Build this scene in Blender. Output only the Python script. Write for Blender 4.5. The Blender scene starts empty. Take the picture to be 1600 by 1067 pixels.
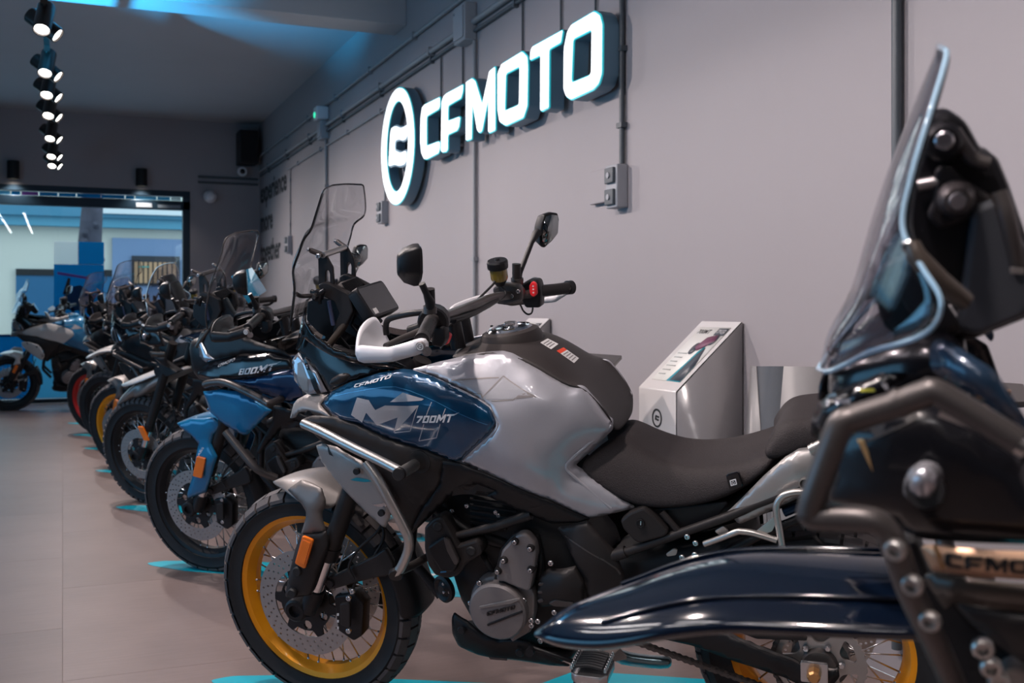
import bpy, bmesh, math, random
import numpy as np
from mathutils import Vector, Matrix
from mathutils.bvhtree import BVHTree
from mathutils.geometry import delaunay_2d_cdt
R = math.radians
C = bpy.context.scene.collection
sc = bpy.context.scene
random.seed(4)

# ------------------------------------------------------------------ camera
CAM_H = 1.1487
cam = bpy.data.cameras.new('camera')
cam_o = bpy.data.objects.new('camera', cam)
C.objects.link(cam_o)
cam_o.location = (0, 0, CAM_H)
cam_o.rotation_euler = (R(90), 0, -.3965)
cam.sensor_width = 36
cam.lens = 36 * 1677 / 1600
cam.shift_y = -49.3 / 1600
cam.clip_start = .02
cam.dof.use_dof = True
cam.dof.focus_distance = 2.75
cam.dof.aperture_fstop = 5.6
sc.camera = cam_o

# ------------------------------------------------------------------ world, light, exposure
w = bpy.data.worlds.new('sky')
sc.world = w
w.use_nodes = True
wn = w.node_tree
wn.nodes['Background'].inputs[0].default_value = (.64, .78, .87, 1)
wn.nodes['Background'].inputs[1].default_value = 2.35
sc.view_settings.view_transform = 'Standard'
sc.view_settings.look = 'None'
sc.view_settings.exposure = -.2
sc.view_settings.gamma = 1
sc.view_settings.use_curve_mapping = False


def area(name, loc, rot, size, size_y, power, color):
    l = bpy.data.lights.new(name, 'AREA')
    l.shape = 'RECTANGLE'
    l.size, l.size_y, l.energy, l.color = size, size_y, power, color
    o = bpy.data.objects.new(name, l)
    o.location, o.rotation_euler = loc, rot
    C.objects.link(o)
    return o


# daylight of the shop fronts: the street side at the far end, and the glazed front left of the camera
area('street_daylight', (-1.2, 14.2, 1.6), (R(-90), 0, 0), 5, 2.2, 14, (.3, .68, 1))
area('side_front_daylight', (-3.9, 4.5, 1.5), (R(100), 0, R(-90)), 7, 2.4, 120, (.22, .6, 1))


def spot(name, loc, target, power, ang, color=(1, .87, .82), blend=.6):
    l = bpy.data.lights.new(name, 'SPOT')
    l.energy, l.spot_size, l.spot_blend, l.color, l.shadow_soft_size = power, R(ang), blend, color, .05
    o = bpy.data.objects.new(name, l)
    o.location = loc
    o.rotation_euler = (Vector(target) - Vector(loc)).to_track_quat('-Z', 'Y').to_euler()
    C.objects.link(o)
    return o


# ------------------------------------------------------------------ materials
def mat(name, col, rough=.5, metal=0, coat=0, emit=None, es=1, spec=.5, noise=None, bump=None, trans=0):
    m = bpy.data.materials.new(name)
    m.use_nodes = True
    nt = m.node_tree
    b = nt.nodes['Principled BSDF']
    b.inputs['Base Color'].default_value = (*col, 1)
    b.inputs['Roughness'].default_value = rough
    b.inputs['Metallic'].default_value = metal
    b.inputs['Coat Weight'].default_value = coat
    b.inputs['Coat Roughness'].default_value = .04
    b.inputs['Specular IOR Level'].default_value = spec
    if emit:
        b.inputs['Emission Color'].default_value = (*emit, 1)
        b.inputs['Emission Strength'].default_value = es
    tc = nt.nodes.new('ShaderNodeTexCoord')
    if noise:
        sca, amt = noise
        n = nt.nodes.new('ShaderNodeTexNoise')
        n.inputs['Scale'].default_value = sca
        n.inputs['Detail'].default_value = 5
        mx = nt.nodes.new('ShaderNodeMix')
        mx.data_type = 'RGBA'
        mx.inputs[6].default_value = (*[c * (1 - amt) for c in col], 1)
        mx.inputs[7].default_value = (*[min(1, c * (1 + amt)) for c in col], 1)
        nt.links.new(tc.outputs['Object'], n.inputs['Vector'])
        nt.links.new(n.outputs['Fac'], mx.inputs[0])
        nt.links.new(mx.outputs[2], b.inputs['Base Color'])
    if bump:
        sca, st = bump
        n = nt.nodes.new('ShaderNodeTexNoise')
        n.inputs['Scale'].default_value = sca
        n.inputs['Detail'].default_value = 3
        bp = nt.nodes.new('ShaderNodeBump')
        bp.inputs['Strength'].default_value = st
        bp.inputs['Distance'].default_value = .002
        nt.links.new(tc.outputs['Object'], n.inputs['Vector'])
        nt.links.new(n.outputs['Fac'], bp.inputs['Height'])
        nt.links.new(bp.outputs['Normal'], b.inputs['Normal'])
    return m


def film(name, col):
    """printed translucent film"""
    m = bpy.data.materials.new(name)
    m.use_nodes = True
    nt = m.node_tree
    b = nt.nodes['Principled BSDF']
    b.inputs['Base Color'].default_value = (*col, 1)
    t = nt.nodes.new('ShaderNodeBsdfTranslucent')
    t.inputs[0].default_value = (*col, 1)
    mx = nt.nodes.new('ShaderNodeMixShader')
    mx.inputs[0].default_value = .7
    nt.links.new(b.outputs[0], mx.inputs[1])
    nt.links.new(t.outputs[0], mx.inputs[2])
    nt.links.new(mx.outputs[0], nt.nodes['Material Output'].inputs[0])
    return m


def clear(name, tint, ior=1.45, rough=.0, fac=None):
    """thin clear sheet: tinted transmission plus fresnel gloss"""
    m = bpy.data.materials.new(name)
    m.use_nodes = True
    nt = m.node_tree
    for n in list(nt.nodes):
        nt.nodes.remove(n)
    out = nt.nodes.new('ShaderNodeOutputMaterial')
    tr = nt.nodes.new('ShaderNodeBsdfTransparent')
    tr.inputs[0].default_value = (*tint, 1)
    gl = nt.nodes.new('ShaderNodeBsdfGlossy')
    gl.inputs['Roughness'].default_value = rough
    fr = nt.nodes.new('ShaderNodeFresnel')
    fr.inputs[0].default_value = ior
    mx = nt.nodes.new('ShaderNodeMixShader')
    # the sheet has two faces: on the inner one the index is inverted
    ge = nt.nodes.new('ShaderNodeNewGeometry')
    mr = nt.nodes.new('ShaderNodeMapRange')
    mr.inputs[3].default_value, mr.inputs[4].default_value = ior, 1 / ior
    nt.links.new(ge.outputs['Backfacing'], mr.inputs[0])
    nt.links.new(mr.outputs[0], fr.inputs[0])
    nt.links.new(fr.outputs[0], mx.inputs[0])
    nt.links.new(tr.outputs[0], mx.inputs[1])
    nt.links.new(gl.outputs[0], mx.inputs[2])
    nt.links.new(mx.outputs[0], out.inputs[0])
    return m


M = dict(
    silver=mat('pearl_silver_paint', (.40, .40, .44), .3, .25, 1, noise=(900, .06)),
    silver_mat=mat('satin_grey_paint', (.235, .215, .208), .42, .3, .2),
    fender_grey=mat('matt_grey_fender_paint', (.15, .135, .13), .45, .2, .1),
    shroud=mat('light_satin_grey_paint', (.36, .33, .315), .42, .25, .2),
    teal=mat('teal_vinyl', (.0, .30, .38), .35),  # flat teal for the patch on the shroud
    blue=mat('deep_blue_paint', (.002, .052, .125), .22, .35, 1),
    cyan_blue=mat('bright_blue_paint', (.001, .155, .34), .3, .2, .8),
    white=mat('white_plastic', (.72, .72, .76), .35, 0, .2),
    white_paint=mat('white_paint', (.62, .6, .58), .3, 0, .6),
    black=mat('black_plastic', (.009, .009, .011), .42, spec=.35, bump=(900, .15)),
    gloss=mat('gloss_black', (.006, .006, .008), .22, 0, .25),
    navy=mat('midnight_blue_paint', (.002, .005, .013), .10, 0, .6),
    dark=mat('dark_grey_plastic', (.022, .0195, .020), .45, spec=.3, bump=(1200, .12)),
    tanktop=mat('brown_black_plastic', (.030, .025, .025), .5, spec=.3, bump=(1500, .12)),
    seat=mat('grained_seat_vinyl', (.026, .021, .022), .62, spec=.3, noise=(420, .6), bump=(420, .9)),
    rubber=mat('tyre_rubber', (.014, .014, .016), .7, bump=(300, .2)),
    tread=mat('tread_rubber', (.085, .075, .077), .75, bump=(200, .3)),
    gold=mat('gold_anodised_rim', (.95, .36, .004), .32, .4, .3),
    bronze=mat('bronze_metal', (.55, .28, .11), .35, .7),
    red=mat('red_paint', (.7, .015, .012), .35, .1, .5),
    satin=mat('satin_silver_paint', (.38, .365, .36), .38, .55, .2),
    metal=mat('brushed_steel_tube', (.5, .48, .46), .33, .85),
    gunmetal=mat('gunmetal_tube', (.10, .09, .088), .38, .6),
    chrome=mat('chrome', (.75, .75, .77), .1, 1),
    steel=mat('disc_steel', (.42, .40, .39), .34, .8),
    engine=mat('engine_grey_paint', (.21, .19, .19), .42, .3),
    bolt=mat('bolt_zinc', (.6, .6, .62), .25, .95),
    teal_steel=mat('muffler_steel', (.16, .24, .27), .28, .8),
    orange=mat('orange_reflector', (.95, .2, .01), .18, 0, .6),
    red_switch=mat('red_switch', (.85, .03, .04), .35),
    amber=mat('amber_fluid', (.25, .17, .03), .1, 0, 1),
    screen_face=mat('display_glass', (.03, .03, .032), .12, 0, .6),
    mirror=mat('mirror_glass', (.30, .32, .32), .03, 1),
    graphic=mat('silver_vinyl_graphic', (.43, .40, .41), .4, .1),
    lettering=mat('pale_vinyl_lettering', (.75, .74, .76), .4),
    ink=mat('black_ink', (.012, .012, .014), .6),
    label=mat('white_label', (.7, .69, .69), .5),
    label_red=mat('red_label', (.75, .06, .02), .5),
    lens=mat('clear_lamp_lens', (.42, .42, .46), .08, .6, 1),
    gold_plate=mat('champagne_gold_panel', (.55, .34, .22), .38, .5),
    brown=mat('bronze_brown_paint', (.07, .055, .045), .4, .3, .3),
    glass=clear('clear_screen', (.88, .88, .89), 1.6),
    glass2=clear('thick_clear_screen', (.80, .79, .83), 2.0),
    smoke=clear('smoked_screen', (.40, .37, .36)),
    edge_lit=mat('acrylic_edge', (.33, .50, .64), .15, 0, 1),  # pale blue painted in for the bright gleam along the screen edge
    edge=clear('screen_edge_tint', (.10, .12, .13)),
    window=clear('window_glass', (.86, .95, .98)),
)


# ------------------------------------------------------------------ mesh helpers
def link(name, me, m, parent=None):
    if m is not None and not me.materials:
        me.materials.append(m)
    o = bpy.data.objects.new(name, me)
    C.objects.link(o)
    if parent:
        o.parent = parent
    return o


def finish(o, solid=0, bev=0, sub=0, seg=2, rim=None):
    if sub:
        s = o.modifiers.new('sub', 'SUBSURF')
        s.levels = s.render_levels = sub
    if solid:
        s = o.modifiers.new('thick', 'SOLIDIFY')
        s.thickness, s.offset = abs(solid), (-1 if solid > 0 else 0)
        if rim:
            o.data.materials.append(rim)
            s.material_offset_rim = 1
    if bev:
        b = o.modifiers.new('round', 'BEVEL')
        b.width, b.segments, b.limit_method, b.angle_limit = bev, seg, 'ANGLE', R(35)
    return o


def mesh(name, V, F, m, parent=None, ang=35, solid=0, bev=0, sub=0, rim=None, fix=True):
    me = bpy.data.meshes.new(name)
    me.from_pydata([tuple(v) for v in V], [], F)
    if fix:
        b = bmesh.new()
        b.from_mesh(me)
        bmesh.ops.recalc_face_normals(b, faces=b.faces)
        b.to_mesh(me)
        b.free()
    for p in me.polygons:
        p.use_smooth = True
    if ang and not sub:
        me.set_sharp_from_angle(angle=R(ang))
    return finish(link(name, me, m, parent), solid, bev, sub, rim=rim)


def box(name, lo, hi, m, parent=None, bev=0):
    x0, y0, z0 = lo
    x1, y1, z1 = hi
    V = [(x0, y0, z0), (x1, y0, z0), (x1, y1, z0), (x0, y1, z0), (x0, y0, z1), (x1, y0, z1), (x1, y1, z1), (x0, y1, z1)]
    F = [(0, 3, 2, 1), (4, 5, 6, 7), (0, 1, 5, 4), (1, 2, 6, 5), (2, 3, 7, 6), (3, 0, 4, 7)]
    return mesh(name, V, F, m, parent, bev=bev)


def spline(pts, n=6):
    """centripetal-ish Catmull-Rom through pts"""
    P = [Vector(p) for p in pts]
    if len(P) < 3:
        return P
    Q = [P[0] * 2 - P[1]] + P + [P[-1] * 2 - P[-2]]
    out = []
    for i in range(1, len(Q) - 2):
        a, b, c, d = Q[i - 1:i + 3]
        for k in range(n):
            t = k / n
            out.append(.5 * (2 * b + (c - a) * t + (2 * a - 5 * b + 4 * c - d) * t * t + (3 * b - a - 3 * c + d) * t ** 3))
    return out + [P[-1]]


def fillet(pts, r, n=5):
    P = [Vector(p) for p in pts]
    out = [P[0]]
    for i in range(1, len(P) - 1):
        a, b, c = P[i - 1:i + 2]
        u, v = (a - b), (c - b)
        d = min(r, u.length * .45, v.length * .45)
        s, e = b + u.normalized() * d, b + v.normalized() * d
        for k in range(n + 1):
            t = k / n
            out.append(s * (1 - t) ** 2 + b * 2 * t * (1 - t) + e * t * t)
    return out + [P[-1]]


def tube_data(pts, r, seg=10, squash=1):
    P = [Vector(p) for p in pts]
    n = len(P)
    rs = r if isinstance(r, (list, tuple)) else [r] * n
    V, F = [], []
    t0 = (P[1] - P[0]).normalized()
    up = Vector((0, 0, 1)) if abs(t0.z) < .9 else Vector((0, 1, 0))
    N = (up - t0 * up.dot(t0)).normalized()
    for i in range(n):
        t = (P[min(i + 1, n - 1)] - P[max(i - 1, 0)]).normalized()
        N = (N - t * N.dot(t)).normalized()
        B = t.cross(N)
        for k in range(seg):
            a = 2 * math.pi * k / seg
            V.append(P[i] + (N * math.cos(a) + B * math.sin(a) * squash) * rs[i])
    for i in range(n - 1):
        for k in range(seg):
            k2 = (k + 1) % seg
            F.append((i * seg + k, i * seg + k2, (i + 1) * seg + k2, (i + 1) * seg + k))
    F.append(tuple(range(seg))[::-1])
    F.append(tuple((n - 1) * seg + k for k in range(seg)))
    return V, F


def tube(name, pts, r, m, parent=None, smooth=0, seg=12, squash=1, rnd=.03):
    if smooth:
        pts = spline(pts, smooth)
    elif len(pts) > 2 and not isinstance(r, (list, tuple)) and rnd:
        pts = fillet(pts, rnd)
    V, F = tube_data(pts, r, seg, squash)
    return mesh(name, V, F, m, parent, ang=50)


def lathe_data(prof, seg=48, a0=0, a1=2 * math.pi, closed=False):
    """prof [(radius, y)] spun round the Y axis"""
    V, F = [], []
    full = abs(a1 - a0 - 2 * math.pi) < 1e-6
    ns = seg if full else seg + 1
    n = len(prof)
    for i in range(ns):
        a = a0 + (a1 - a0) * i / seg
        for r, y in prof:
            V.append((r * math.cos(a), y, r * math.sin(a)))
    for i in range(seg):
        j = (i + 1) % ns
        for k in range(n if closed else n - 1):
            k2 = (k + 1) % n
            F.append((i * n + k, j * n + k, j * n + k2, i * n + k2))
    return V, F


def move(V, loc, rot=None):
    rot = rot or Matrix.Identity(3)
    return [rot @ Vector(v) + Vector(loc) for v in V]


def lathe(name, prof, loc, m, parent=None, seg=48, rot=None, closed=False, ang=30):
    V, F = lathe_data(prof, seg, closed=closed)
    return mesh(name, move(V, loc, rot), F, m, parent, ang=ang)


def along(d):
    """rotation taking +Y to direction d"""
    return Vector((0, 1, 0)).rotation_difference(Vector(d).normalized()).to_matrix()


def disc(name, loc, d, r, h, m, parent=None, seg=24, bev=.15):
    b = min(r, h) * bev
    return lathe(name, [(0, 0), (r, 0), (r, h - b), (r - b, h), (0, h)], loc, m, parent, seg, along(d))


def plate_mesh(name, loops, depth, bev=0):
    cu = bpy.data.curves.new(name, 'CURVE')
    cu.dimensions = '2D'
    cu.fill_mode = 'BOTH'
    cu.extrude = depth / 2
    cu.bevel_depth = bev
    cu.bevel_resolution = 1
    for L in loops:
        s = cu.splines.new('POLY')
        s.points.add(len(L) - 1)
        for p, q in zip(s.points, L):
            p.co = (q[0], q[1], 0, 1)
        s.use_cyclic_u = True
    o = bpy.data.objects.new(name, cu)
    me = bpy.data.meshes.new_from_object(o)
    bpy.data.objects.remove(o)
    bpy.data.curves.remove(cu)
    me.name = name
    return me


def map_mesh(me, O, ux, uy, un):
    O, ux, uy, un = map(Vector, (O, ux, uy, un))
    for v in me.vertices:
        c = v.co
        v.co = O + ux * c.x + uy * c.y + un * c.z
    if ux.cross(uy).dot(un) < 0:
        me.flip_normals()
    for p in me.polygons:
        p.use_smooth = True
    me.set_sharp_from_angle(angle=R(32))
    return me


def circle2(cx, cy, r, n=24, ph=0):
    return [(cx + r * math.cos(2 * math.pi * k / n + ph), cy + r * math.sin(2 * math.pi * k / n + ph)) for k in range(n)]


def round2(L, r, n=3):
    """round the corners of a 2D loop"""
    out = []
    k = len(L)
    for i in range(k):
        a, b, c = (Vector(L[i - 1]), Vector(L[i]), Vector(L[(i + 1) % k]))
        u, v = a - b, c - b
        if u.length < 1e-6 or v.length < 1e-6:
            continue
        d = min(r, u.length * .45, v.length * .45)
        s, e = b + u.normalized() * d, b + v.normalized() * d
        for j in range(n + 1):
            t = j / n
            q = s * (1 - t) ** 2 + b * 2 * t * (1 - t) + e * t * t
            out.append((q.x, q.y))
    return out


def side_plate(name, pts, depth, m, parent=None, holes=(), bev=.0015, rnd=.004, y=None):
    """flat panel standing in a plane y = const; pts are (x, y, z)"""
    yy = y if y is not None else sum(p[1] for p in pts) / len(pts)
    loops = [round2([(p[0], p[2]) for p in pts], rnd)] + [round2([(p[0], p[2]) for p in h], rnd) for h in holes]
    me = plate_mesh(name, loops, max(depth - 2 * bev, .0002), bev)
    map_mesh(me, (0, yy - depth / 2, 0), (1, 0, 0), (0, 0, 1), (0, 1, 0))
    return link(name, me, m, parent)


def tps(ctrl):
    c = np.array(ctrl, float)
    xz, y = c[:, [0, 2]], c[:, 1]
    n = len(c)
    d = np.linalg.norm(xz[:, None] - xz[None], axis=2)
    K = np.where(d > 0, d * d * np.log(d + 1e-12), 0) + np.eye(n) * 7e-4
    Pm = np.c_[np.ones(n), xz]
    A = np.block([[K, Pm], [Pm.T, np.zeros((3, 3))]])
    s = np.linalg.solve(A, np.r_[y, 0, 0, 0])

    def f(q):
        q = np.atleast_2d(q)
        d = np.linalg.norm(q[:, None] - xz[None], axis=2)
        return np.where(d > 0, d * d * np.log(d + 1e-12), 0) @ s[:n] + s[n] + q @ s[n + 1:]
    return f


def fill(loop, step):
    """triangulated interior of a closed 2D loop, with inner points"""
    L = []
    n = len(loop)
    for i in range(n):
        a, b = Vector(loop[i]), Vector(loop[(i + 1) % n])
        k = max(1, round((b - a).length / step))
        L += [a + (b - a) * (j / k) for j in range(k)]
    A = np.array([tuple(v) for v in L])
    B = np.roll(A, -1, 0)
    lo, hi = A.min(0), A.max(0)
    pts = []
    row = 0
    z = lo[1]
    while z < hi[1]:
        x = lo[0] + (step / 2 if row % 2 else 0)
        while x < hi[0]:
            pts.append((x, z))
            x += step
        z += step * .866
        row += 1

    def bd(q):
        e = B - A
        t = np.clip(((q - A) * e).sum(1) / np.maximum((e * e).sum(1), 1e-12), 0, 1)
        return np.hypot(*(A + e * t[:, None] - q).T).min()

    def inside(q):
        c = (A[:, 1] > q[1]) != (B[:, 1] > q[1])
        xi = A[:, 0] + (q[1] - A[:, 1]) / np.where(B[:, 1] == A[:, 1], 1e-9, B[:, 1] - A[:, 1]) * (B[:, 0] - A[:, 0])
        return (c & (q[0] < xi)).sum() % 2 == 1
    inner = [q for q in pts if inside(np.array(q)) and bd(np.array(q)) > step * .45]
    V = L + [Vector(q) for q in inner]
    r = delaunay_2d_cdt(V, [], [list(range(len(L)))], 1, 1e-6)
    return r[0], r[2], (lambda q: bd(np.array(q)))


def skin(name, outline, inner, m, parent=None, step=.013, thick=.004, roll=.006, rnd=.006, keep=False):
    """curved fairing panel: outline and inner points are (x, y, z); y (the half-width) is a smooth
    surface through them; the rim rolls inwards"""
    f = tps(list(outline) + list(inner))
    loop = round2([(p[0], p[2]) for p in outline], rnd, 3)
    v2, F, bd = fill(loop, step)
    V = []
    for q in v2:
        y = float(f([tuple(q)])[0])
        if roll:
            d = bd(tuple(q))
            if d < roll:
                y -= roll * (1 - math.sqrt(max(0, 1 - (1 - d / roll) ** 2)))
        V.append((q[0], y, q[1]))
    me = bpy.data.meshes.new(name)
    me.from_pydata(V, [], F)
    for p in me.polygons:
        p.use_smooth = True
    if me.polygons and sum(p.normal.y for p in me.polygons) < 0:
        me.flip_normals()
    o = finish(link(name, me, m, parent), solid=thick)
    return o


def bvh(o):
    me = o.data
    return BVHTree.FromPolygons([v.co.copy() for v in me.vertices], [tuple(p.vertices) for p in me.polygons])


def lay(me, tree, off=.0009, d=(0, -1, 0)):
    """lay a thin mesh on a surface along direction d"""
    d = Vector(d)
    for v in me.vertices:
        h = tree.ray_cast(v.co - d * .5, d)
        if h[0] is None:
            h = tree.find_nearest(v.co)
        if h[0] is not None:
            v.co = v.co + d * ((h[0] - v.co).dot(d) - off)
    return me


def decal(name, pts, tree, m, parent, step=.015, d=(0, -1, 0), off=.0009):
    ax = (0, 2) if abs(d[1]) > .5 else (0, 1)
    v2, F, _ = fill([(p[ax[0]], p[ax[1]]) for p in pts], step)
    yy = sum(p[3 - sum(ax)] for p in pts) / len(pts)
    V = [(q[0], yy, q[1]) if ax == (0, 2) else (q[0], q[1], yy) for q in v2]
    me = bpy.data.meshes.new(name)
    me.from_pydata(V, [], F)
    nrm = sum((p.normal for p in me.polygons), Vector())
    if nrm.dot(Vector(d)) > 0:
        me.flip_normals()
    lay(me, tree, off, d)
    return link(name, me, m, parent)


def strip(name, pts, wd, tree, m, parent):
    """thin line decal"""
    V, F = [], []
    for a, b in zip(pts, pts[1:]):
        a, b = Vector(a), Vector(b)
        k = max(2, int((b - a).length / .02))
        d = (b - a).normalized()
        s = Vector((-d.z, 0, d.x)) * wd / 2
        o = len(V)
        for i in range(k + 1):
            c = a + (b - a) * i / k
            V += [c + s, c - s]
        F += [(o + 2 * i, o + 2 * i + 1, o + 2 * i + 3, o + 2 * i + 2) for i in range(k)]
    me = bpy.data.meshes.new(name)
    me.from_pydata([tuple(v) for v in V], [], F)
    lay(me, tree, .0009)
    return link(name, me, m, parent)


def loft(name, secs, m, parent=None, sub=2, mirror=True, caps=True, solid=0, bev=0):
    """sections of points from the centre (y = 0) outwards, mirrored to the other side"""
    rows = []
    for s in secs:
        s = [Vector(p) for p in s]
        if mirror:
            s = [Vector((p.x, -p.y, p.z)) for p in reversed(s) if abs(p.y) > 1e-6] + s
        rows.append(s)
    n = len(rows[0])
    V = [p for r_ in rows for p in r_]
    F = [(i * n + k, i * n + k + 1, (i + 1) * n + k + 1, (i + 1) * n + k) for i in range(len(rows) - 1) for k in range(n - 1)]
    if caps:
        F += [(i * n, (i + 1) * n, (i + 1) * n + n - 1, i * n + n - 1) for i in range(len(rows) - 1)]
        F += [tuple(range(n)), tuple((len(rows) - 1) * n + k for k in range(n))]
    return mesh(name, V, F, m, parent, sub=sub, solid=solid, ang=0 if sub else 35, bev=bev)


def mir(o, name=None):
    """mirrored twin of a left-hand part on the right side"""
    me = o.data.copy()
    for v in me.vertices:
        v.co.y = -v.co.y
    me.flip_normals()
    n = bpy.data.objects.new(name or o.name.split('.')[0], me)
    n.parent = o.parent
    C.objects.link(n)
    for md in o.modifiers:
        k = n.modifiers.new(md.name, md.type)
        for a in ('thickness', 'offset', 'levels', 'render_levels', 'width', 'segments', 'limit_method', 'angle_limit', 'material_offset_rim'):
            if hasattr(md, a):
                setattr(k, a, getattr(md, a))
    return n


def text_mesh(s, depth=.0, shear=0, bold=0):
    cu = bpy.data.curves.new('lettering', 'FONT')
    cu.body = s
    cu.size = 1
    cu.shear = shear
    cu.extrude = depth
    cu.offset = bold
    cu.resolution_u = 3
    o = bpy.data.objects.new('lettering', cu)
    me = bpy.data.meshes.new_from_object(o)
    bpy.data.objects.remove(o)
    return me


def fit_mesh(me, p0, p1, up, nrm=None, depth=0):
    """stretch a flat glyph mesh so that it runs from p0 to p1 and its height reaches up"""
    p0, p1, up = map(Vector, (p0, p1, up))
    xs = [v.co.x for v in me.vertices]
    ys = [v.co.y for v in me.vertices]
    x0, x1, y0, y1 = min(xs), max(xs), min(ys), max(ys)
    ux, uy = (p1 - p0) / (x1 - x0), (up - p0) / (y1 - y0)
    un = ux.cross(uy).normalized() * (depth or 1)
    if nrm and un.dot(Vector(nrm)) < 0:
        un = -un
    for v in me.vertices:
        v.co = p0 + ux * (v.co.x - x0) + uy * (v.co.y - y0) + un * v.co.z
    return me


def text_on(name, s, p0, p1, up, m, parent, tree=None, shear=0, bold=0, depth=0):
    me = fit_mesh(text_mesh(s, .5 if depth else 0, shear, bold), p0, p1, up, depth=depth)
    if tree:
        lay(me, tree, .0012)
    return link(name, me, m, parent)


# ------------------------------------------------------------------ things, labels
def tag(o, label, cat, group=None):
    o['label'], o['category'] = label, cat
    if group:
        o['group'] = group
    return o


def thing(name, label, cat, loc=(0, 0, 0), rot=(0, 0, 0), group=None):
    o = bpy.data.objects.new(name, None)
    o.empty_display_size = .1
    C.objects.link(o)
    o.location, o.rotation_euler = loc, rot
    return tag(o, label, cat, group)


def struct(o):
    o['kind'] = 'structure'
    return o


# the word mark and the ring emblem of the wall sign, traced once and reused at every size
SIGN_X = 2.28
GLYPHS = [
    [[(2.28,7.0555,2.5462),(2.28,7.0002,2.5572),(2.28,6.6812,2.5502),(2.28,6.6812,2.4851),(2.28,6.7073,2.4665),(2.28,6.9596,2.4616),(2.28,6.9596,2.2683),(2.28,6.7073,2.2621),(2.28,6.6812,2.2529),(2.28,6.6812,2.2079),(2.28,6.7125,2.1785),(2.28,6.9596,2.1691),(2.28,7.0143,2.1796),(2.28,7.0698,2.2265),(2.28,7.0971,2.3099),(2.28,7.0899,2.4726)]],
    [[(2.28,6.6554,2.1876),(2.28,6.6425,2.5076),(2.28,6.6054,2.5405),(2.28,6.5436,2.5493),(2.28,6.2364,2.5465),(2.28,6.2457,2.4976),(2.28,6.2816,2.4614),(2.28,6.5187,2.4567),(2.28,6.5236,2.3671),(2.28,6.305,2.3578),(2.28,6.2933,2.3455),(2.28,6.3156,2.2904),(2.28,6.351,2.2722),(2.28,6.5236,2.2704),(2.28,6.5261,2.1782),(2.28,6.5587,2.1661),(2.28,6.6309,2.1718)]],
    [[(2.28,6.1862,2.1825),(2.28,6.1862,2.5501),(2.28,6.0789,2.5538),(2.28,6.0264,2.5249),(2.28,5.9081,2.363),(2.28,5.7927,2.5375),(2.28,5.7037,2.5462),(2.28,5.7037,2.1749),(2.28,5.7927,2.1712),(2.28,5.812,2.1804),(2.28,5.8089,2.3808),(2.28,5.9154,2.2018),(2.28,5.9577,2.1962),(2.28,5.9919,2.2193),(2.28,6.0723,2.3979),(2.28,6.0899,2.1802)]],
    [[(2.28,5.6664,2.4944),(2.28,5.6046,2.5391),(2.28,5.3128,2.5455),(2.28,5.2445,2.501),(2.28,5.2359,2.4399),(2.28,5.2445,2.2347),(2.28,5.2988,2.1785),(2.28,5.5439,2.1735),(2.28,5.6354,2.2115),(2.28,5.6664,2.2857)], [(2.28,5.5439,2.4637),(2.28,5.347,2.4631),(2.28,5.3559,2.2653),(2.28,5.5589,2.2672)]],
    [[(2.28,5.2037,2.5145),(2.28,5.1768,2.5399),(2.28,4.8014,2.5386),(2.28,4.8251,2.4804),(2.28,4.837,2.473),(2.28,4.9652,2.4713),(2.28,4.9706,2.1766),(2.28,5.0603,2.1717),(2.28,5.0764,2.1844),(2.28,5.0724,2.4635),(2.28,5.2088,2.4661)]],
    [[(2.28,4.7524,2.5148),(2.28,4.7043,2.5407),(2.28,4.4621,2.5437),(2.28,4.4078,2.512),(2.28,4.3817,2.4613),(2.28,4.3862,2.2342),(2.28,4.4187,2.1908),(2.28,4.4733,2.1739),(2.28,4.71,2.1685),(2.28,4.7648,2.1944),(2.28,4.7955,2.2373),(2.28,4.7911,2.4388)], [(2.28,4.6858,2.4573),(2.28,4.4903,2.4551),(2.28,4.4956,2.2615),(2.28,4.5115,2.2545),(2.28,4.6922,2.2572),(2.28,4.7043,2.2674)]],
]
FLAG = [(2.28,7.8427,2.4876),(2.28,7.8084,2.5248),(2.28,7.6937,2.5211),(2.28,7.6113,2.4939),(2.28,7.532,2.4814),(2.28,7.384,2.4852),(2.28,7.3933,2.4146),(2.28,7.4542,2.3781),(2.28,7.532,2.3787),(2.28,7.6113,2.401),(2.28,7.7254,2.4101),(2.28,7.7355,2.3446),(2.28,7.5804,2.3045),(2.28,7.4385,2.3038),(2.28,7.4322,2.23),(2.28,7.4858,2.2002),(2.28,7.6113,2.205),(2.28,7.7422,2.2322),(2.28,7.8947,2.2351)]
RING = [(2.28,7.5707,2.7909),(2.28,8.0797,2.4119),(2.28,7.2366,2.3553),(2.28,7.6937,1.925)]
RC = ((RING[1][1] + RING[2][1]) / 2, (RING[0][2] + RING[3][2]) / 2)
RR = ((RING[1][1] - RING[2][1]) / 2, (RING[0][2] - RING[3][2]) / 2)
# 2D logo loops: x runs right as read, y up
LOGO = [[round2([(-p[1], p[2]) for p in L], .012, 3) for L in g] for g in GLYPHS]
LOGO_FLAT = [L for g in LOGO for L in g]
RING2 = [[(-RC[0] + RR[0] * math.cos(t * math.pi / 24), RC[1] + RR[1] * math.sin(t * math.pi / 24)) for t in range(48)],
         [(-RC[0] + RR[0] * .66 * math.cos(t * math.pi / 24), RC[1] + RR[1] * .76 * math.sin(t * math.pi / 24)) for t in range(48)]]
FLAG2 = [round2([(-p[1], p[2]) for p in FLAG], .03, 3)]


def logo_on(name, p0, p1, up, m, parent, tree=None, depth=0, loops=None):
    me = plate_mesh(name, loops or LOGO_FLAT, 1 if depth else 0)
    fit_mesh(me, p0, p1, up, depth=depth)
    if tree:
        lay(me, tree, .0012)
    return link(name, me, m, parent)




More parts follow.
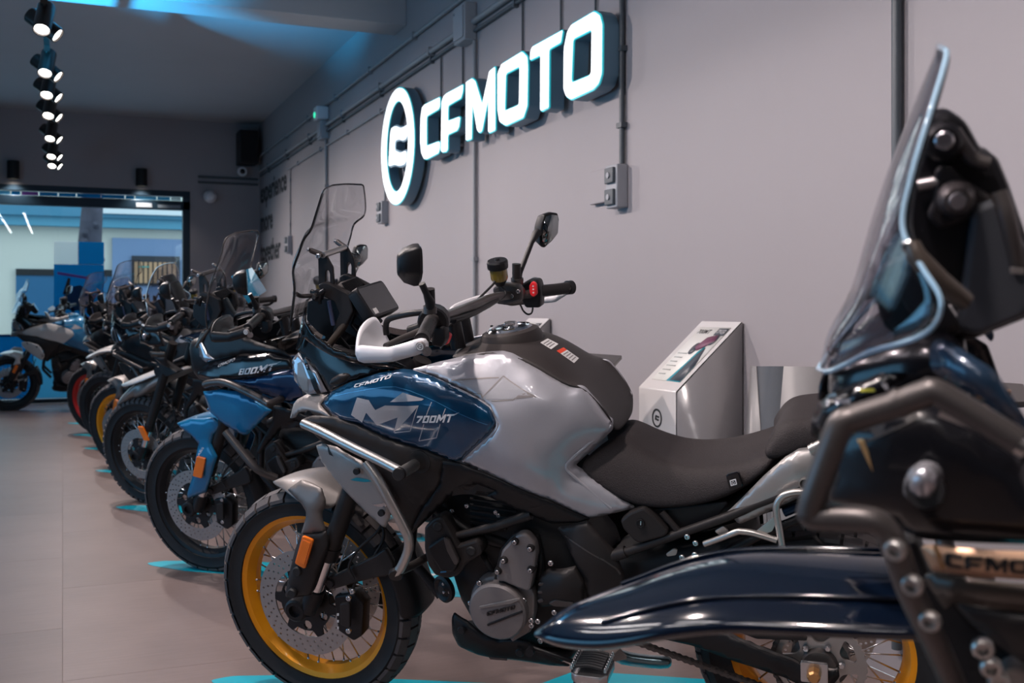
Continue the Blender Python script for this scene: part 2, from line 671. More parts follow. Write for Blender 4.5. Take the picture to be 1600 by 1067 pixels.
def squared(word):
    """squared slanted model lettering: list of 2D loops"""
    G = {'7': [[(0, 1), (.82, 1), (.82, .72), (.42, 0), (.12, 0), (.52, .74), (0, .74)]],
         '0': [[(0, .06), (.06, 0), (.76, 0), (.82, .06), (.82, .94), (.76, 1), (.06, 1), (0, .94)], [(.24, .22), (.58, .22), (.58, .78), (.24, .78)]],
         '8': [[(0, .06), (.06, 0), (.76, 0), (.82, .06), (.82, .94), (.76, 1), (.06, 1), (0, .94)], [(.24, .18), (.58, .18), (.58, .42), (.24, .42)], [(.24, .60), (.58, .60), (.58, .82), (.24, .82)]],
         'M': [[(0, 0), (0, 1.1), (.26, 1.1), (.56, .62), (.86, 1.1), (1.12, 1.1), (1.12, 0), (.88, 0), (.88, .62), (.60, .22), (.52, .22), (.24, .62), (.24, 0)]],
         'T': [[(-.02, 1.1), (-.02, .86), (.32, .86), (.32, 0), (.58, 0), (.58, .86), (.95, .90), (1.5, 1.3), (1.0, 1.1)]]}
    x, out = 0, []
    for ch in word:
        for L in G[ch]:
            out.append([(x + px + .28 * py, py) for px, py in L])
        x += {'M': 1.22, 'T': 1.0}.get(ch, .95)
    return out


# ------------------------------------------------------------------ the room
WX, FY, CZ = 2.4, 14.4, 3.6


def tile_mat():
    m = mat('floor_vinyl', (.20, .150, .140), .4, noise=(3, .22))
    nt = m.node_tree
    b = nt.nodes['Principled BSDF']
    tc = [n for n in nt.nodes if n.type == 'TEX_COORD'][0]
    mp = nt.nodes.new('ShaderNodeMapping')
    mp.inputs['Scale'].default_value = (2.2, 26, 1)
    n = nt.nodes.new('ShaderNodeTexNoise')
    n.inputs['Scale'].default_value = 2.5
    n.inputs['Detail'].default_value = 6
    oi = nt.nodes.new('ShaderNodeObjectInfo')
    mr = nt.nodes.new('ShaderNodeMapRange')
    mr.inputs[3].default_value, mr.inputs[4].default_value = .93, 1.05
    ml = nt.nodes.new('ShaderNodeMath')
    ml.operation = 'MULTIPLY'
    mr2 = nt.nodes.new('ShaderNodeMapRange')
    mr2.inputs[3].default_value, mr2.inputs[4].default_value = .84, 1.16
    hs = nt.nodes.new('ShaderNodeHueSaturation')
    old = b.inputs['Base Color'].links[0].from_socket
    L = nt.links.new
    L(tc.outputs['Object'], mp.inputs['Vector'])
    L(mp.outputs[0], n.inputs['Vector'])
    L(n.outputs['Fac'], mr2.inputs[0])
    L(oi.outputs['Random'], mr.inputs[0])
    L(mr.outputs[0], ml.inputs[0])
    L(mr2.outputs[0], ml.inputs[1])
    L(ml.outputs[0], hs.inputs['Value'])
    L(old, hs.inputs['Color'])
    L(hs.outputs[0], b.inputs['Base Color'])
    return m


FLOOR = tile_mat()
floor = struct(box('floor', (-4, -3, -.06), (WX, FY, -.006), mat('floor_screed', (.2, .17, .165), .6)))
tl = None
TW, TL = .8, 1.2
for i in range(8):
    for j in range(15):
        if tl is None:
            tl = box('floor_tile', (-TW / 2 + .0007, -TL / 2 + .0007, -.012), (TW / 2 - .0007, TL / 2 - .0007, 0), FLOOR, floor, bev=.0005)
            o = tl
        else:
            o = tl.copy()
            C.objects.link(o)
        o.location = (-3.6 + TW * i, -2.4 + TL * j - (TL / 2 if i % 2 else 0), 0)
        if o.location.y > FY - .58:
            o.scale.y = max(.05, (FY - o.location.y + TL / 2 - .002) / TL)
            o.location.y = FY - TL * o.scale.y / 2
WALL = mat('wall_grey_paint', (.315, .292, .308), .55, noise=(1.5, .03), bump=(350, .06))
CEIL = mat('ceiling_grey_paint', (.42, .43, .46), .7, noise=(2, .04))
wall_right = struct(box('wall_right', (WX, -3, 0), (WX + .2, FY, CZ), WALL))
DWALL = mat('charcoal_wall_paint', (.045, .055, .075), .6, noise=(1.5, .05))
struct(box('wall_left', (-4.2, -3, 0), (-4, FY, CZ), DWALL))
struct(box('wall_back', (-4.2, -3.2, 0), (WX + .2, -3, CZ), DWALL))
struct(box('ceiling', (-4.2, -3.2, CZ), (WX + .2, FY + .2, CZ + .15), CEIL))
beam = struct(box('trim_1', (-4, 7.8, 3.30), (WX - .001, 8.12, CZ), CEIL, bev=.004))
# far wall with the shop window opening
W0, W1, WT = -3.2, 1.52, 2.68
struct(box('wall_far', (W1, FY, 0), (WX + .2, FY + .2, CZ), WALL))
struct(box('wall_far', (-4.2, FY, WT), (W1, FY + .2, CZ), WALL))
struct(box('wall_far', (-4.2, FY, 0), (W0, FY + .2, WT), WALL))
FRM = mat('window_frame_dark_blue', (.012, .03, .05), .35, .3)
window = bpy.data.objects.new('window_1', None)
window.location = (0, FY, 0)
C.objects.link(window)
struct(window)
for nm, lo, hi in (('frame_rail', (W0, 0, WT - .07), (W1, .12, WT)), ('frame_rail', (W0, 0, 2.435), (W1, .12, 2.55)),
                   ('frame_rail', (W0, 0, 0), (W1, .12, .05)), ('frame_post', (W1 - .09, 0, .05), (W1, .12, WT - .07)),
                   ('frame_post', (W0, 0, .05), (W0 + .09, .12, WT - .07)), ('frame_post', (-1.4, 0, .05), (-1.33, .12, WT - .07))):
    box(nm, lo, hi, FRM, window, bev=.006)
box('pane', (W0 + .05, .06, .04), (-1.36, .066, WT - .05), M['window'], window)
box('pane', (-1.36, .06, .04), (W1 - .05, .066, WT - .05), M['window'], window)
VB = film('blue_window_film', (.0, .36, .62))
VB2 = film('pale_blue_window_film', (.25, .62, .8))
PINK = film('pink_film', (.40, .16, .5))
NAVYF = film('navy_film', (.01, .10, .26))
WHF = film('white_film', (.92, .95, .95))
# sticker band over the window head and notices on the dark rail
g = struct(bpy.data.objects.new('trim_2', None))
g.location = (0, FY, 0)
C.objects.link(g)
random.seed(2)
x = -1.2
while x < W1 - .12:
    w_ = random.uniform(.05, .3)
    x2 = min(x + w_, W1 - .1)
    box('head_sticker', (x, .054, 2.558), (x2 - .012, .0585, 2.602), random.choice([VB, VB, VB2, VB if x < 0 else WHF, VB if x > -.4 else PINK]), g)
    x = x2
box('notice', (.86, -.006, 2.455), (1.05, 0, 2.51), mat('grey_label', (.3, .34, .38), .5), g)
box('notice', (1.12, -.006, 2.455), (1.40, 0, 2.495), mat('grey_label_2', (.22, .27, .32), .5), g)
# blue vinyl film along the foot of the glazing
for k, (a, b_, z0, z1, mm) in enumerate(((W0 + .1, -1.42, .06, .80, VB), (-1.3, -.34, .06, .82, VB), (-.34, .12, .06, .74, VB2), (.12, W1 - .1, .06, .80, VB),
                                         (-1.3, W1 - .1, .82, .85, NAVYF))):
    box('film', (a, .048, z0), (b_, .0545, z1), mm, window)
# poster film: a blue motorcycle picture on the glass
poster = tag(box('window_poster', (-.10, FY + .03, .95), (.48, FY + .038, 1.715), VB), 'blue translucent poster film with a motorcycle picture stuck on the shop window', 'poster')
box('poster_band', (-.10, FY + .03, 1.72), (.178, FY + .036, 2.0), WHF, poster)
box('poster_band', (.182, FY + .03, 1.72), (.48, FY + .036, 2.0), VB, poster)
for cx_, cz_ in ((.02, 1.12), (.33, 1.12)):
    me = plate_mesh('pictured_wheel', [circle2(cx_, cz_, .12), circle2(cx_, cz_, .08)], .004)
    map_mesh(me, (0, FY + .027, 0), (1, 0, 0), (0, 0, 1), (0, -1, 0))
    link('pictured_wheel', me, NAVYF, poster)
for L, mm in (([(-.03, 1.2), (.05, 1.42), (.2, 1.46), (.36, 1.34), (.42, 1.38), (.36, 1.26), (.24, 1.14), (.1, 1.14)], NAVYF),
              ([(.0, 1.34), (.06, 1.55), (.09, 1.54), (.07, 1.36)], M['gloss']), ([(-.06, 1.62), (.3, 1.56), (.3, 1.53), (-.06, 1.59)], PINK),
              ([(.2, 1.08), (.46, 1.04), (.46, 1.0), (.2, 1.04)], PINK)):
    me = plate_mesh('picture', [L], .004)
    map_mesh(me, (0, FY + .027, 0), (1, 0, 0), (0, 0, 1), (0, -1, 0))
    link('picture', me, mm, poster)

# ------------------------------------------------------------------ the street beyond the glass
SY = 22
cream = mat('cream_render', (.78, .72, .62), .8, noise=(.8, .1), bump=(30, .2))
greyblue = mat('grey_blue_render', (.22, .30, .47), .8, noise=(1.2, .08))
house = tag(box('street_house', (-9, SY, 0), (9, SY + .6, 6), cream), 'cream rendered house front across the street, seen through the window', 'building')
pv = [(-1.0703,22,2.7159),(0.9329,22,2.7768),(2.2114,22,2.8158),(0.8751,22,2.529),(2.2356,22,2.5642),(-0.8011,22,1.9137),(-0.2542,22,1.9218),(1.2235,22,2.1913),(2.1146,22,2.2086),(2.1146,22,1.617),(0.7026,22,3.1377),(2.2114,22,2.9671)]
zb = pv[0][2]
box('cornice', (-9, SY - .35, zb + .18), (9, SY, zb + .36), mat('blue_grey_cornice', (.07, .25, .38), .6), house)
box('cornice', (-9, SY - .25, zb), (9, SY, zb + .18), mat('blue_grey_cornice_2', (.12, .36, .50), .6), house)
box('signband', (pv[10][0], SY - .42, pv[11][2]), (9, SY - .3, pv[10][2]), mat('white_fascia', (.85, .85, .85), .5), house)
box('shop_surround', (pv[3][0], SY - .12, 0), (pv[4][0] + 3, SY, pv[3][2]), greyblue, house)
wf = box('shutter_frame', (pv[7][0], SY - .16, pv[9][2]), (pv[8][0], SY - .11, pv[7][2]), mat('dark_frame', (.03, .03, .04), .5), house)
orm = mat('orange_slat', (.62, .34, .18), .6)
n = 9
for k in range(n):
    x0 = pv[7][0] + .05 + (pv[8][0] - pv[7][0] - .1) * k / n
    x1 = x0 + (pv[8][0] - pv[7][0] - .1) / n - .03
    box('slat', (x0, SY - .19, pv[9][2] + .05), (x1, SY - .16, pv[7][2] - .12), orm, wf)
box('green_notice', (pv[7][0] + .12, SY - .21, pv[9][2] + .35), (pv[7][0] + .32, SY - .2, pv[7][2] - .2), mat('green_notice', (.08, .35, .3), .5), wf)
sw = box('shop_window', (pv[5][0], SY - .08, 0), (pv[6][0] + 1.2, SY, pv[5][2]), mat('dark_blue_shopfront', (.05, .16, .30), .2), house)
box('shop_window_head', (pv[5][0], SY - .1, pv[5][2] - .12), (pv[6][0] + 1.2, SY - .08, pv[5][2]), M['ink'], sw)
struct(box('ground', (-14, FY + .2, -.12), (14, SY + .6, -.02), mat('street_asphalt', (.2, .22, .25), .9, noise=(3, .2))))
tp = [(0.2532,19,2.0546),(0.6266,19,2.062),(0.2337,19,2.7685),(0.5672,19,2.865)]
bark = mat('tree_bark', (.07, .065, .09), .9, noise=(6, .5), bump=(14, .9))
cx = (tp[0][0] + tp[1][0]) / 2
rr = (tp[1][0] - tp[0][0]) / 2
tree = thing('street_tree', 'dark tree trunk on the pavement outside, behind the blue window poster', 'tree', (cx, 19, -.02))
tube('trunk', [(.0, 0, 0), (0, 0, .3), (.0, 0, 1.2), (-.03, 0, 2.2), (.02, 0, 3.0), (.0, 0, 4.2)], [rr * 1.5, rr * 1.15, rr * 1.02, rr, rr * .86, rr * .9], bark, tree, seg=16)
tube('branch', [(0, 0, 3.8), (.5, .1, 4.6), (1.2, .2, 5.6)], [rr * .6, rr * .45, rr * .3], bark, tree)
tube('branch', [(0, 0, 3.9), (-.5, -.1, 4.8), (-1.0, .1, 5.8)], [rr * .6, rr * .45, rr * .3], bark, tree)
for k in range(5):
    a = k * 1.3
    tube('knot', [(rr * .7 * math.cos(a), -rr * .75, 2.0 + .14 * k), (rr * .8 * math.cos(a), -rr * 1.08, 2.03 + .14 * k)], [rr * .4, rr * .22], bark, tree)

# ------------------------------------------------------------------ right wall: conduits, boxes, lettering, sign
PIPE = mat('grey_pvc_conduit', (.27, .28, .30), .45)
PIPED = mat('dark_grey_conduit', (.07, .085, .10), .45)
BOXG = mat('grey_junction_box', (.34, .35, .38), .5)


def wall_run(name, y0, z0, y1, z1, r, m, label, grp=None, clips=0):
    o = tube(name, [(WX - r - .004, y0, z0), (WX - r - .004, y1, z1)], r, m, seg=10)
    tag(o, label, 'conduit', grp)
    for k in range(clips):
        t = (k + .5) / clips
        y, z = y0 + (y1 - y0) * t, z0 + (z1 - z0) * t
        s = .012
        if abs(y1 - y0) > abs(z1 - z0):
            box('clip', (WX - 2 * r - .008, y - s, z - r - .012), (WX - .002, y + s, z + r + .012), m, o)
        else:
            box('clip', (WX - 2 * r - .008, y - r - .012, z - s), (WX - .002, y + r + .012, z + s), m, o)
    return o


q = [(2.38,14.3777,3.1546),(2.38,6.4956,3.1441),(2.38,14.2428,2.9274),(2.38,6.4908,2.9373),(2.38,12.213,2.7951),(2.38,8.9394,2.803)]
wall_run('conduit', -2.9, 3.16, 14.3, 3.16, .016, PIPE, 'upper horizontal grey conduit along the right wall below the ceiling', clips=14)
vy = [(2.385,12.2387,2.4899),(2.385,10.4078,2.3044),(2.385,8.3447,1.8898),(2.385,6.2994,1.8881),(2.385,4.4226,2.1452),(2.385,2.6032,1.8108),(2.385,6.9672,2.7883),(2.385,6.5333,2.7818),(2.385,5.5565,2.7863),(2.385,5.0504,2.7264),(2.385,4.6574,2.6395)]
Y = [p[1] for p in vy]
jy, sy = Y[3] + .1, Y[1] + .02
for y0_, y1_, lab in ((-2.9, jy - .102, 'right of the box above the letter M'), (jy + .102, sy - .072, 'between the two junction boxes'), (sy + .102, 14.2, 'left of the box under the green light')):
    n_c = max(2, int((y1_ - y0_) / 1.2))
    wall_run('conduit', y0_, 2.955, y1_, 2.955, .020, PIPE, 'thick middle horizontal conduit, stretch %s' % lab, clips=n_c)
    wall_run('conduit', y0_, 2.898, y1_, 2.898, .012, PIPED, 'thin dark horizontal conduit, stretch %s' % lab, clips=n_c)
wall_run('conduit', 7.9, 2.76, 12.35, 2.76, .010, PIPE, 'lowest thin horizontal conduit left of the illuminated ring sign', clips=4)


def vrun(px_y, z_top, z_bot, r, m, label):
    return wall_run('conduit', px_y, z_bot, px_y, z_top, r, m, label, clips=3)


vrun(Y[0], 2.748, 1.995, .009, PIPE, 'thin vertical conduit right of the black wall words, down to a small socket')
vrun(Y[1], 2.818, .1, .016, PIPE, 'vertical conduit below the white box with the green light')
vrun(Y[2], 2.748, 2.025, .010, PIPE, 'vertical conduit under the illuminated ring, ending at a small grey box')
vrun(Y[3], 2.838, .1, .013, PIPE, 'long vertical conduit passing behind the letter M of the sign')
o = vrun(Y[4] - .045, 2.884, 1.825, .013, PIPED, 'vertical conduit right of the last sign letter, ending at a double box')
vrun(Y[5], 2.884, .1, .016, PIPED, 'dark vertical conduit nearest the camera, behind the tall clear windscreen')
for k, (n_, lab) in enumerate(((6, 'letter C'), (7, 'letter F'), (8, 'first letter O'), (9, 'letter T'), (10, 'last letter O'))):
    wall_run('sign_feed_cable', Y[n_], 2.5, Y[n_], 2.884, .006, PIPED, 'thin dark feed cable dropping to the %s of the wall sign' % lab)
jb = tag(box('junction_box', (WX - .085, jy - .1, 2.84), (WX, jy + .1, 3.08), BOXG, bev=.008), 'grey junction box where conduits meet, above the letter M of the sign', 'junction box')
box('box_lid', (WX - .095, jy - .085, 2.86), (WX - .084, jy + .085, 3.06), BOXG, jb, bev=.004)
tube('lid_screw', [(WX - .099, jy + .06, 3.03), (WX - .094, jy + .06, 3.03)], .008, M['bolt'], jb)
sb = tag(box('junction_box', (WX - .08, sy - .07, 2.82), (WX, sy + .1, 3.0), BOXG, bev=.008), 'grey junction box under the white alarm box with green light', 'junction box')
box('box_lid', (WX - .088, sy - .055, 2.84), (WX - .079, sy + .085, 2.98), BOXG, sb, bev=.004)
al = tag(box('alarm_box', (WX - .12, sy - .06, 3.01), (WX, sy + .10, 3.14), M['white'], bev=.012), 'small white alarm box with a green light on the right wall', 'alarm')
disc('indicator', (WX - .12, sy + .03, 3.06), (-1, 0, 0), .028, .006, mat('green_led', (.02, .5, .3), .4, emit=(.05, 1, .55), es=1.2), al)


def socket(y, z, w_, h_, label, lids=1):
    t = tag(box('wall_socket', (WX - .06, y - w_ / 2, z - h_ / 2), (WX, y + w_ / 2, z + h_ / 2), BOXG, bev=.006), label, 'socket')
    for k in range(lids):
        zz = z + (k - (lids - 1) / 2) * h_ / lids
        box('socket_lid', (WX - .075, y - w_ * .38, zz - h_ * .36 / lids), (WX - .059, y + w_ * .38, zz + h_ * .36 / lids), PIPED, t, bev=.004)
        disc('button', (WX - .075, y, zz), (-1, 0, 0), .014, .006, BOXG, t)
    return t


s4 = socket(Y[4] - .02, 1.72, .11, .2, 'double grey wall socket at the end of the conduit right of the sign', 2)
tag(box('wall_plate', (WX - .03, Y[4] + .08, 1.66), (WX, Y[4] + .26, 1.82), WALL, bev=.004), 'flat blank wall-coloured plate left of the double grey socket', 'plate')
socket(Y[2], 1.93, .12, .18, 'grey wall socket hanging below the illuminated ring', 2)
socket(Y[0] - .02, 1.89, .12, .2, 'small grey socket right of the word together', 2)

WORD = M['ink']
for word, y0, y1, z0, zt in (('experience', 14.28, 12.5, 2.55, 2.80), ('more', 14.28, 13.4, 2.17, 2.36), ('together', 14.28, 12.88, 1.78, 2.08)):
    me = text_mesh(word, .5, 0, .028)
    ys = [v.co.y for v in me.vertices]
    k = .37
    for v in me.vertices:
        v.co.y *= k
    ylo = min(v.co.y for v in me.vertices)
    xs = [v.co.x for v in me.vertices]
    s = (y0 - y1) / (max(xs) - min(xs))
    for v in me.vertices:
        c = v.co.copy()
        v.co = (WX - .0015 + c.z * .001, y0 - (c.x - min(xs)) * s, z0 + c.y)
    me.flip_normals()
    tag(link('wall_word', me, WORD), 'black raised lettering reading %s on the right wall' % word, 'lettering')

FACE = mat('sign_face_lit', (.9, .95, 1), .4, emit=(.93, 1, 1), es=1.6)
HALO = mat('sign_edge_cyan_acrylic', (.02, .45, .55), .3, emit=(.03, .55, .62), es=.55)
RETURN = mat('sign_return_blue_grey', (.12, .22, .30), .4, .2)
STAND = mat('sign_standoff', (.2, .2, .22), .5)


def grow(L, d):
    """offset a 2D loop outwards"""
    n = len(L)
    a = sum(L[i][0] * L[(i + 1) % n][1] - L[(i + 1) % n][0] * L[i][1] for i in range(n))
    sg = 1 if a > 0 else -1
    out = []
    for i in range(n):
        p, q_, r_ = Vector(L[i - 1]), Vector(L[i]), Vector(L[(i + 1) % n])
        t = (r_ - p)
        if t.length < 1e-9:
            continue
        t.normalize()
        out.append((q_.x + t.y * d * sg, q_.y - t.x * d * sg))
    return out


def sign_piece(name, loops, label, cat, group=None):
    loops = [grow(loops[0], -.007)] + [grow(L, .007) for L in loops[1:]]
    big = [grow(loops[0], .008)] + [grow(L, -.008) for L in loops[1:]]
    me = map_mesh(plate_mesh(name, big, .075), (SIGN_X + .052, 0, 0), (0, -1, 0), (0, 0, 1), (-1, 0, 0))
    o = tag(link(name, me, RETURN), label, cat, group)
    me = map_mesh(plate_mesh('edge', big, .008), (SIGN_X + .010, 0, 0), (0, -1, 0), (0, 0, 1), (-1, 0, 0))
    link('edge', me, HALO, o)
    me = map_mesh(plate_mesh('lit_face', loops, .006), (SIGN_X + .003, 0, 0), (0, -1, 0), (0, 0, 1), (-1, 0, 0))
    link('lit_face', me, FACE, o)
    xs = [p[0] for p in loops[0]]
    zs = [p[1] for p in loops[0]]
    for u, v_ in ((.25, .12), (.75, .85)):
        y, z = -(min(xs) + (max(xs) - min(xs)) * u), min(zs) + (max(zs) - min(zs)) * v_
        tube('standoff', [(SIGN_X + .08, y, z), (WX, y, z)], .012, STAND, o, seg=8)
    return o


for g_, nm in zip(LOGO, ('letter C', 'letter F', 'letter M', 'first letter O beside the M', 'letter T', 'last letter O, rightmost of the sign')):
    sign_piece('sign_letter', g_, 'glowing white wall sign %s with blue-grey sides' % nm, 'sign', None)
em = sign_piece('sign_emblem', RING2, 'glowing white oval ring emblem left of the sign letters', 'sign')
big = [grow(FLAG2[0], .008)]
fl = link('flag', map_mesh(plate_mesh('flag', big, .07), (SIGN_X + .05, 0, 0), (0, -1, 0), (0, 0, 1), (-1, 0, 0)), RETURN, em)
link('flag_face', map_mesh(plate_mesh('flag_face', [grow(FLAG2[0], -.006)], .006), (SIGN_X + .007, 0, 0), (0, -1, 0), (0, 0, 1), (-1, 0, 0)), FACE, fl)

# ------------------------------------------------------------------ far wall fittings
SPK = mat('speaker_black', (.006, .006, .008), .5)
def far(px, py, yy=14.25):
    return None


pf = [(2.097,14.2,3.4642),(2.3506,14.2,3.4805),(2.3506,14.2,3.0379),(2.1621,14.2,2.9533),(1.759,14.2,2.6127),(0.9184,14.2,2.8109),(-0.552,14.2,2.8329),(1.6161,14.2,2.8523),(2.2848,14.2,2.8511)]
spk = tag(box('loudspeaker', (pf[0][0], 14.05, pf[2][2]), (pf[1][0] - .02, 14.38, pf[0][2]), SPK, bev=.01), 'black loudspeaker box in the far corner under the ceiling', 'speaker')
box('grille', (pf[0][0] + .02, 14.035, pf[2][2] + .02), (pf[1][0] - .04, 14.05, pf[0][2] - .02), mat('speaker_cloth', (.01, .01, .012), .9), spk)
box('bracket', (pf[0][0] + .1, 14.38, pf[2][2] + .1), (pf[0][0] + .16, 14.4, pf[0][2] - .1), M['black'], spk)
cm = thing('dome_camera', 'small round white security camera under the black loudspeaker', 'camera', (pf[3][0], 14.2, pf[3][2]))
lathe('housing', [(0, 0), (.06, 0), (.065, .05), (.05, .1), (.02, .12), (0, .12)], (0, .06, 0), M['white'], cm, 20)
tube('bracket', [(0, .06, .02), (0, .2, .02)], .02, M['white'], cm)
lathe('eye', [(0, -.012), (.02, -.01), (.032, 0), (.034, .01), (0, .01)], (0, .055, 0), M['gloss'], cm, 20)
sn = thing('motion_sensor', 'white ball-shaped sensor on the far wall right of the window', 'sensor', (pf[4][0], FY, pf[4][2]))
lathe('ball', [(0, -.09), (.045, -.08), (.075, -.045), (.085, 0), (.075, .04), (.04, .07), (0, .075)], (0, -.09, 0), M['white'], sn, 20)
lathe('base', [(0, -.03), (.05, -.03), (.055, 0), (0, 0)], (0, 0, 0), M['white'], sn, 16)
for nm, zz in (('upper', pf[7][2] + .02), ('lower', pf[7][2] - .05)):
    o = tube('conduit', [(pf[7][0], FY - .02, zz), (WX - .02, FY - .02, zz)], .014, PIPED)
    tag(o, '%s of the two short conduits on the far wall right of the window' % nm, 'conduit')
for px, lab in ((pf[5], 'black cylinder downlight above the window, beside the wall corner'), (pf[6], 'black cylinder downlight above the window, at the left edge')):
    t = thing('wall_downlight', lab, 'lamp', (px[0], FY - .1, px[2]))
    lathe('cylinder', [(0, .12), (.065, .12), (.07, .11), (.07, -.1), (.058, -.1), (.055, -.06), (0, -.06)], (0, 0, 0), SPK, t, 20, rot=Matrix.Rotation(R(90), 3, 'X'))
    lathe('lamp_glass', [(0, -.075), (.054, -.075), (.054, -.065), (0, -.065)], (0, 0, 0), mat('warm_lamp', (1, .95, .8), .5, emit=(1, .93, .75), es=6), t, 16, rot=Matrix.Rotation(R(90), 3, 'X'))
    box('wall_bracket', (-.02, .06, -.03), (.02, .1, .05), SPK, t)
    spot('downlight_beam', (px[0], FY - .1, px[2] - .09), (px[0], FY - .08, 0), 35, 120, (1, .9, .82))

# ------------------------------------------------------------------ track spotlights and ceiling tubes
LAMP = mat('spot_lamp_face', (1, 1, 1), .5, emit=(1, .96, .9), es=14)
SPB = mat('spot_body_bronze_black', (.035, .028, .026), .35, .5)
TX, TZ = -.10, 2.97
track = thing('light_track', 'dark ceiling track carrying the row of spotlights, far to near', 'track', (TX, 0, TZ))
box('rail', (-.018, -1, 0), (.018, 13.7, .03), SPB, track)
for y in (0, 3, 6, 9, 12):
    tube('hanger', [(0, y + .4, .03), (0, y + .4, CZ - TZ)], .005, SPB, track, seg=6)


def make_spot(y, to, first=None):
    d = Vector(to).normalized()
    if first:
        t = first.copy()
        C.objects.link(t)
        for c in first.children:
            k = c.copy()
            k.parent = t
            C.objects.link(k)
    else:
        t = thing('track_spotlight', '', 'lamp')
        lathe('body', [(0, -.11), (.045, -.11), (.05, -.1), (.05, .1), (.043, .1), (.04, .085), (0, .085)], (0, 0, 0), SPB, t, 20)
        ri = along(d).inverted()
        tube('stem', [ri @ Vector((0, 0, .05)), ri @ Vector((0, 0, .118))], .012, SPB, t, seg=8)
        box('adapter', (-.02, -.03, -.02), (.02, .03, .02), SPB, t).data.transform((ri.to_4x4()) @ Matrix.Translation((0, 0, .1)))
        lathe('lamp_face', [(0, .088), (.039, .088), (.039, .084), (0, .084)], (0, 0, 0), LAMP, t, 20)
    t.location = (TX, y, TZ - .12)
    t.rotation_euler = along(d).to_euler()
    return t


YS = [5.9, 7.0, 8.24, 9.06, 10.0, 11.3, 12.6, 13.4]
NTH = ['nearest', 'second', 'third', 'fourth', 'fifth', 'sixth', 'seventh', 'farthest']
f1 = f2 = None
for k, y in enumerate(YS):
    o = make_spot(y, (.75, -.25, -.6), f1)
    f1 = f1 or o
    o['label'] = '%s track spotlight from the camera on the right-turned side, black cylinder' % NTH[k]
    o['group'] = 'track spotlights turned to the bikes'
    o = make_spot(y - .16, (-.12, -.55, -.8), f2)
    f2 = f2 or o
    o['label'] = '%s of the track spotlights whose bright face looks down towards the camera' % NTH[k]
    o['group'] = 'track spotlights facing the camera'
for k, y in enumerate([-1.2, .6, 2.2, 3.8] + YS[::2]):
    spot('track_beam', (TX + .1, y - .06, TZ - .2), (1.6, y - .75, .6), 190 if k < 4 else 290, 125, (1, .85, .80), 1)
TUBE = mat('led_tube', (1, 1, 1), .5, emit=(1, .93, .92), es=42)
k = 0
for x in (-1.25, -.75):
    for y in (-1.6, .1, 1.8, 3.5):
        k += 1
        t = thing('ceiling_tube_light', 'white linear tube light, %s from the back in the %s row under the ceiling' % (('first', 'second', 'third', 'fourth')[(k - 1) % 4], 'left' if x < -1 else 'right'), 'lamp', (x, y, 3.2))
        box('housing', (-.025, -.62, .0), (.025, .62, .04), M['white'], t)
        tube('glowing_tube', [(0, -.6, -.016), (0, .6, -.016)], .016, TUBE, t, seg=10)
        for yy in (-.5, .5):
            tube('hanger', [(0, yy, .04), (0, yy, CZ - 3.2)], .004, SPB, t, seg=6)

t = thing('blue_spotlight', 'hanging black spotlight with blue lamp, left of the track, turned up to the ceiling beam', 'lamp', (-1.35, 6.5, 2.2))  # invented lamp, out of view, there to turn the ceiling beam blue
bd = along((2.3, 1.4, 1.15))
lathe('body', [(0, -.11), (.055, -.11), (.06, -.1), (.06, .1), (.05, .1), (.047, .085), (0, .085)], (0, 0, 0), SPB, t, 20, rot=bd)
lathe('lamp_face', [(0, .088), (.046, .088), (.046, .084), (0, .084)], (0, 0, 0), mat('blue_lamp_face', (.1, .5, 1), .5, emit=(.05, .5, 1), es=10), t, 20, rot=bd)
tube('hanger', [(0, 0, .04), (0, 0, CZ - 2.2)], .010, SPB, t)
spot('blue_beam', (-1.24, 6.57, 2.26), (.25, 7.92, 3.33), 2200, 34, (.03, .50, 1), 1)  # invented lamp, hung out of view to turn the ceiling beam blue

# ------------------------------------------------------------------ plinths
KW = mat('plinth_white_lacquer', (.62, .60, .60), .3, 0, .4)
KG = mat('plinth_grey_gloss', (.25, .24, .25), .16, 0, .15)
SHEET = mat('info_sheet_paper', (.75, .76, .74), .45)
TEALS = mat('info_sheet_teal', (.0, .32, .42), .4)
DKS = mat('info_sheet_dark', (.05, .06, .08), .4)


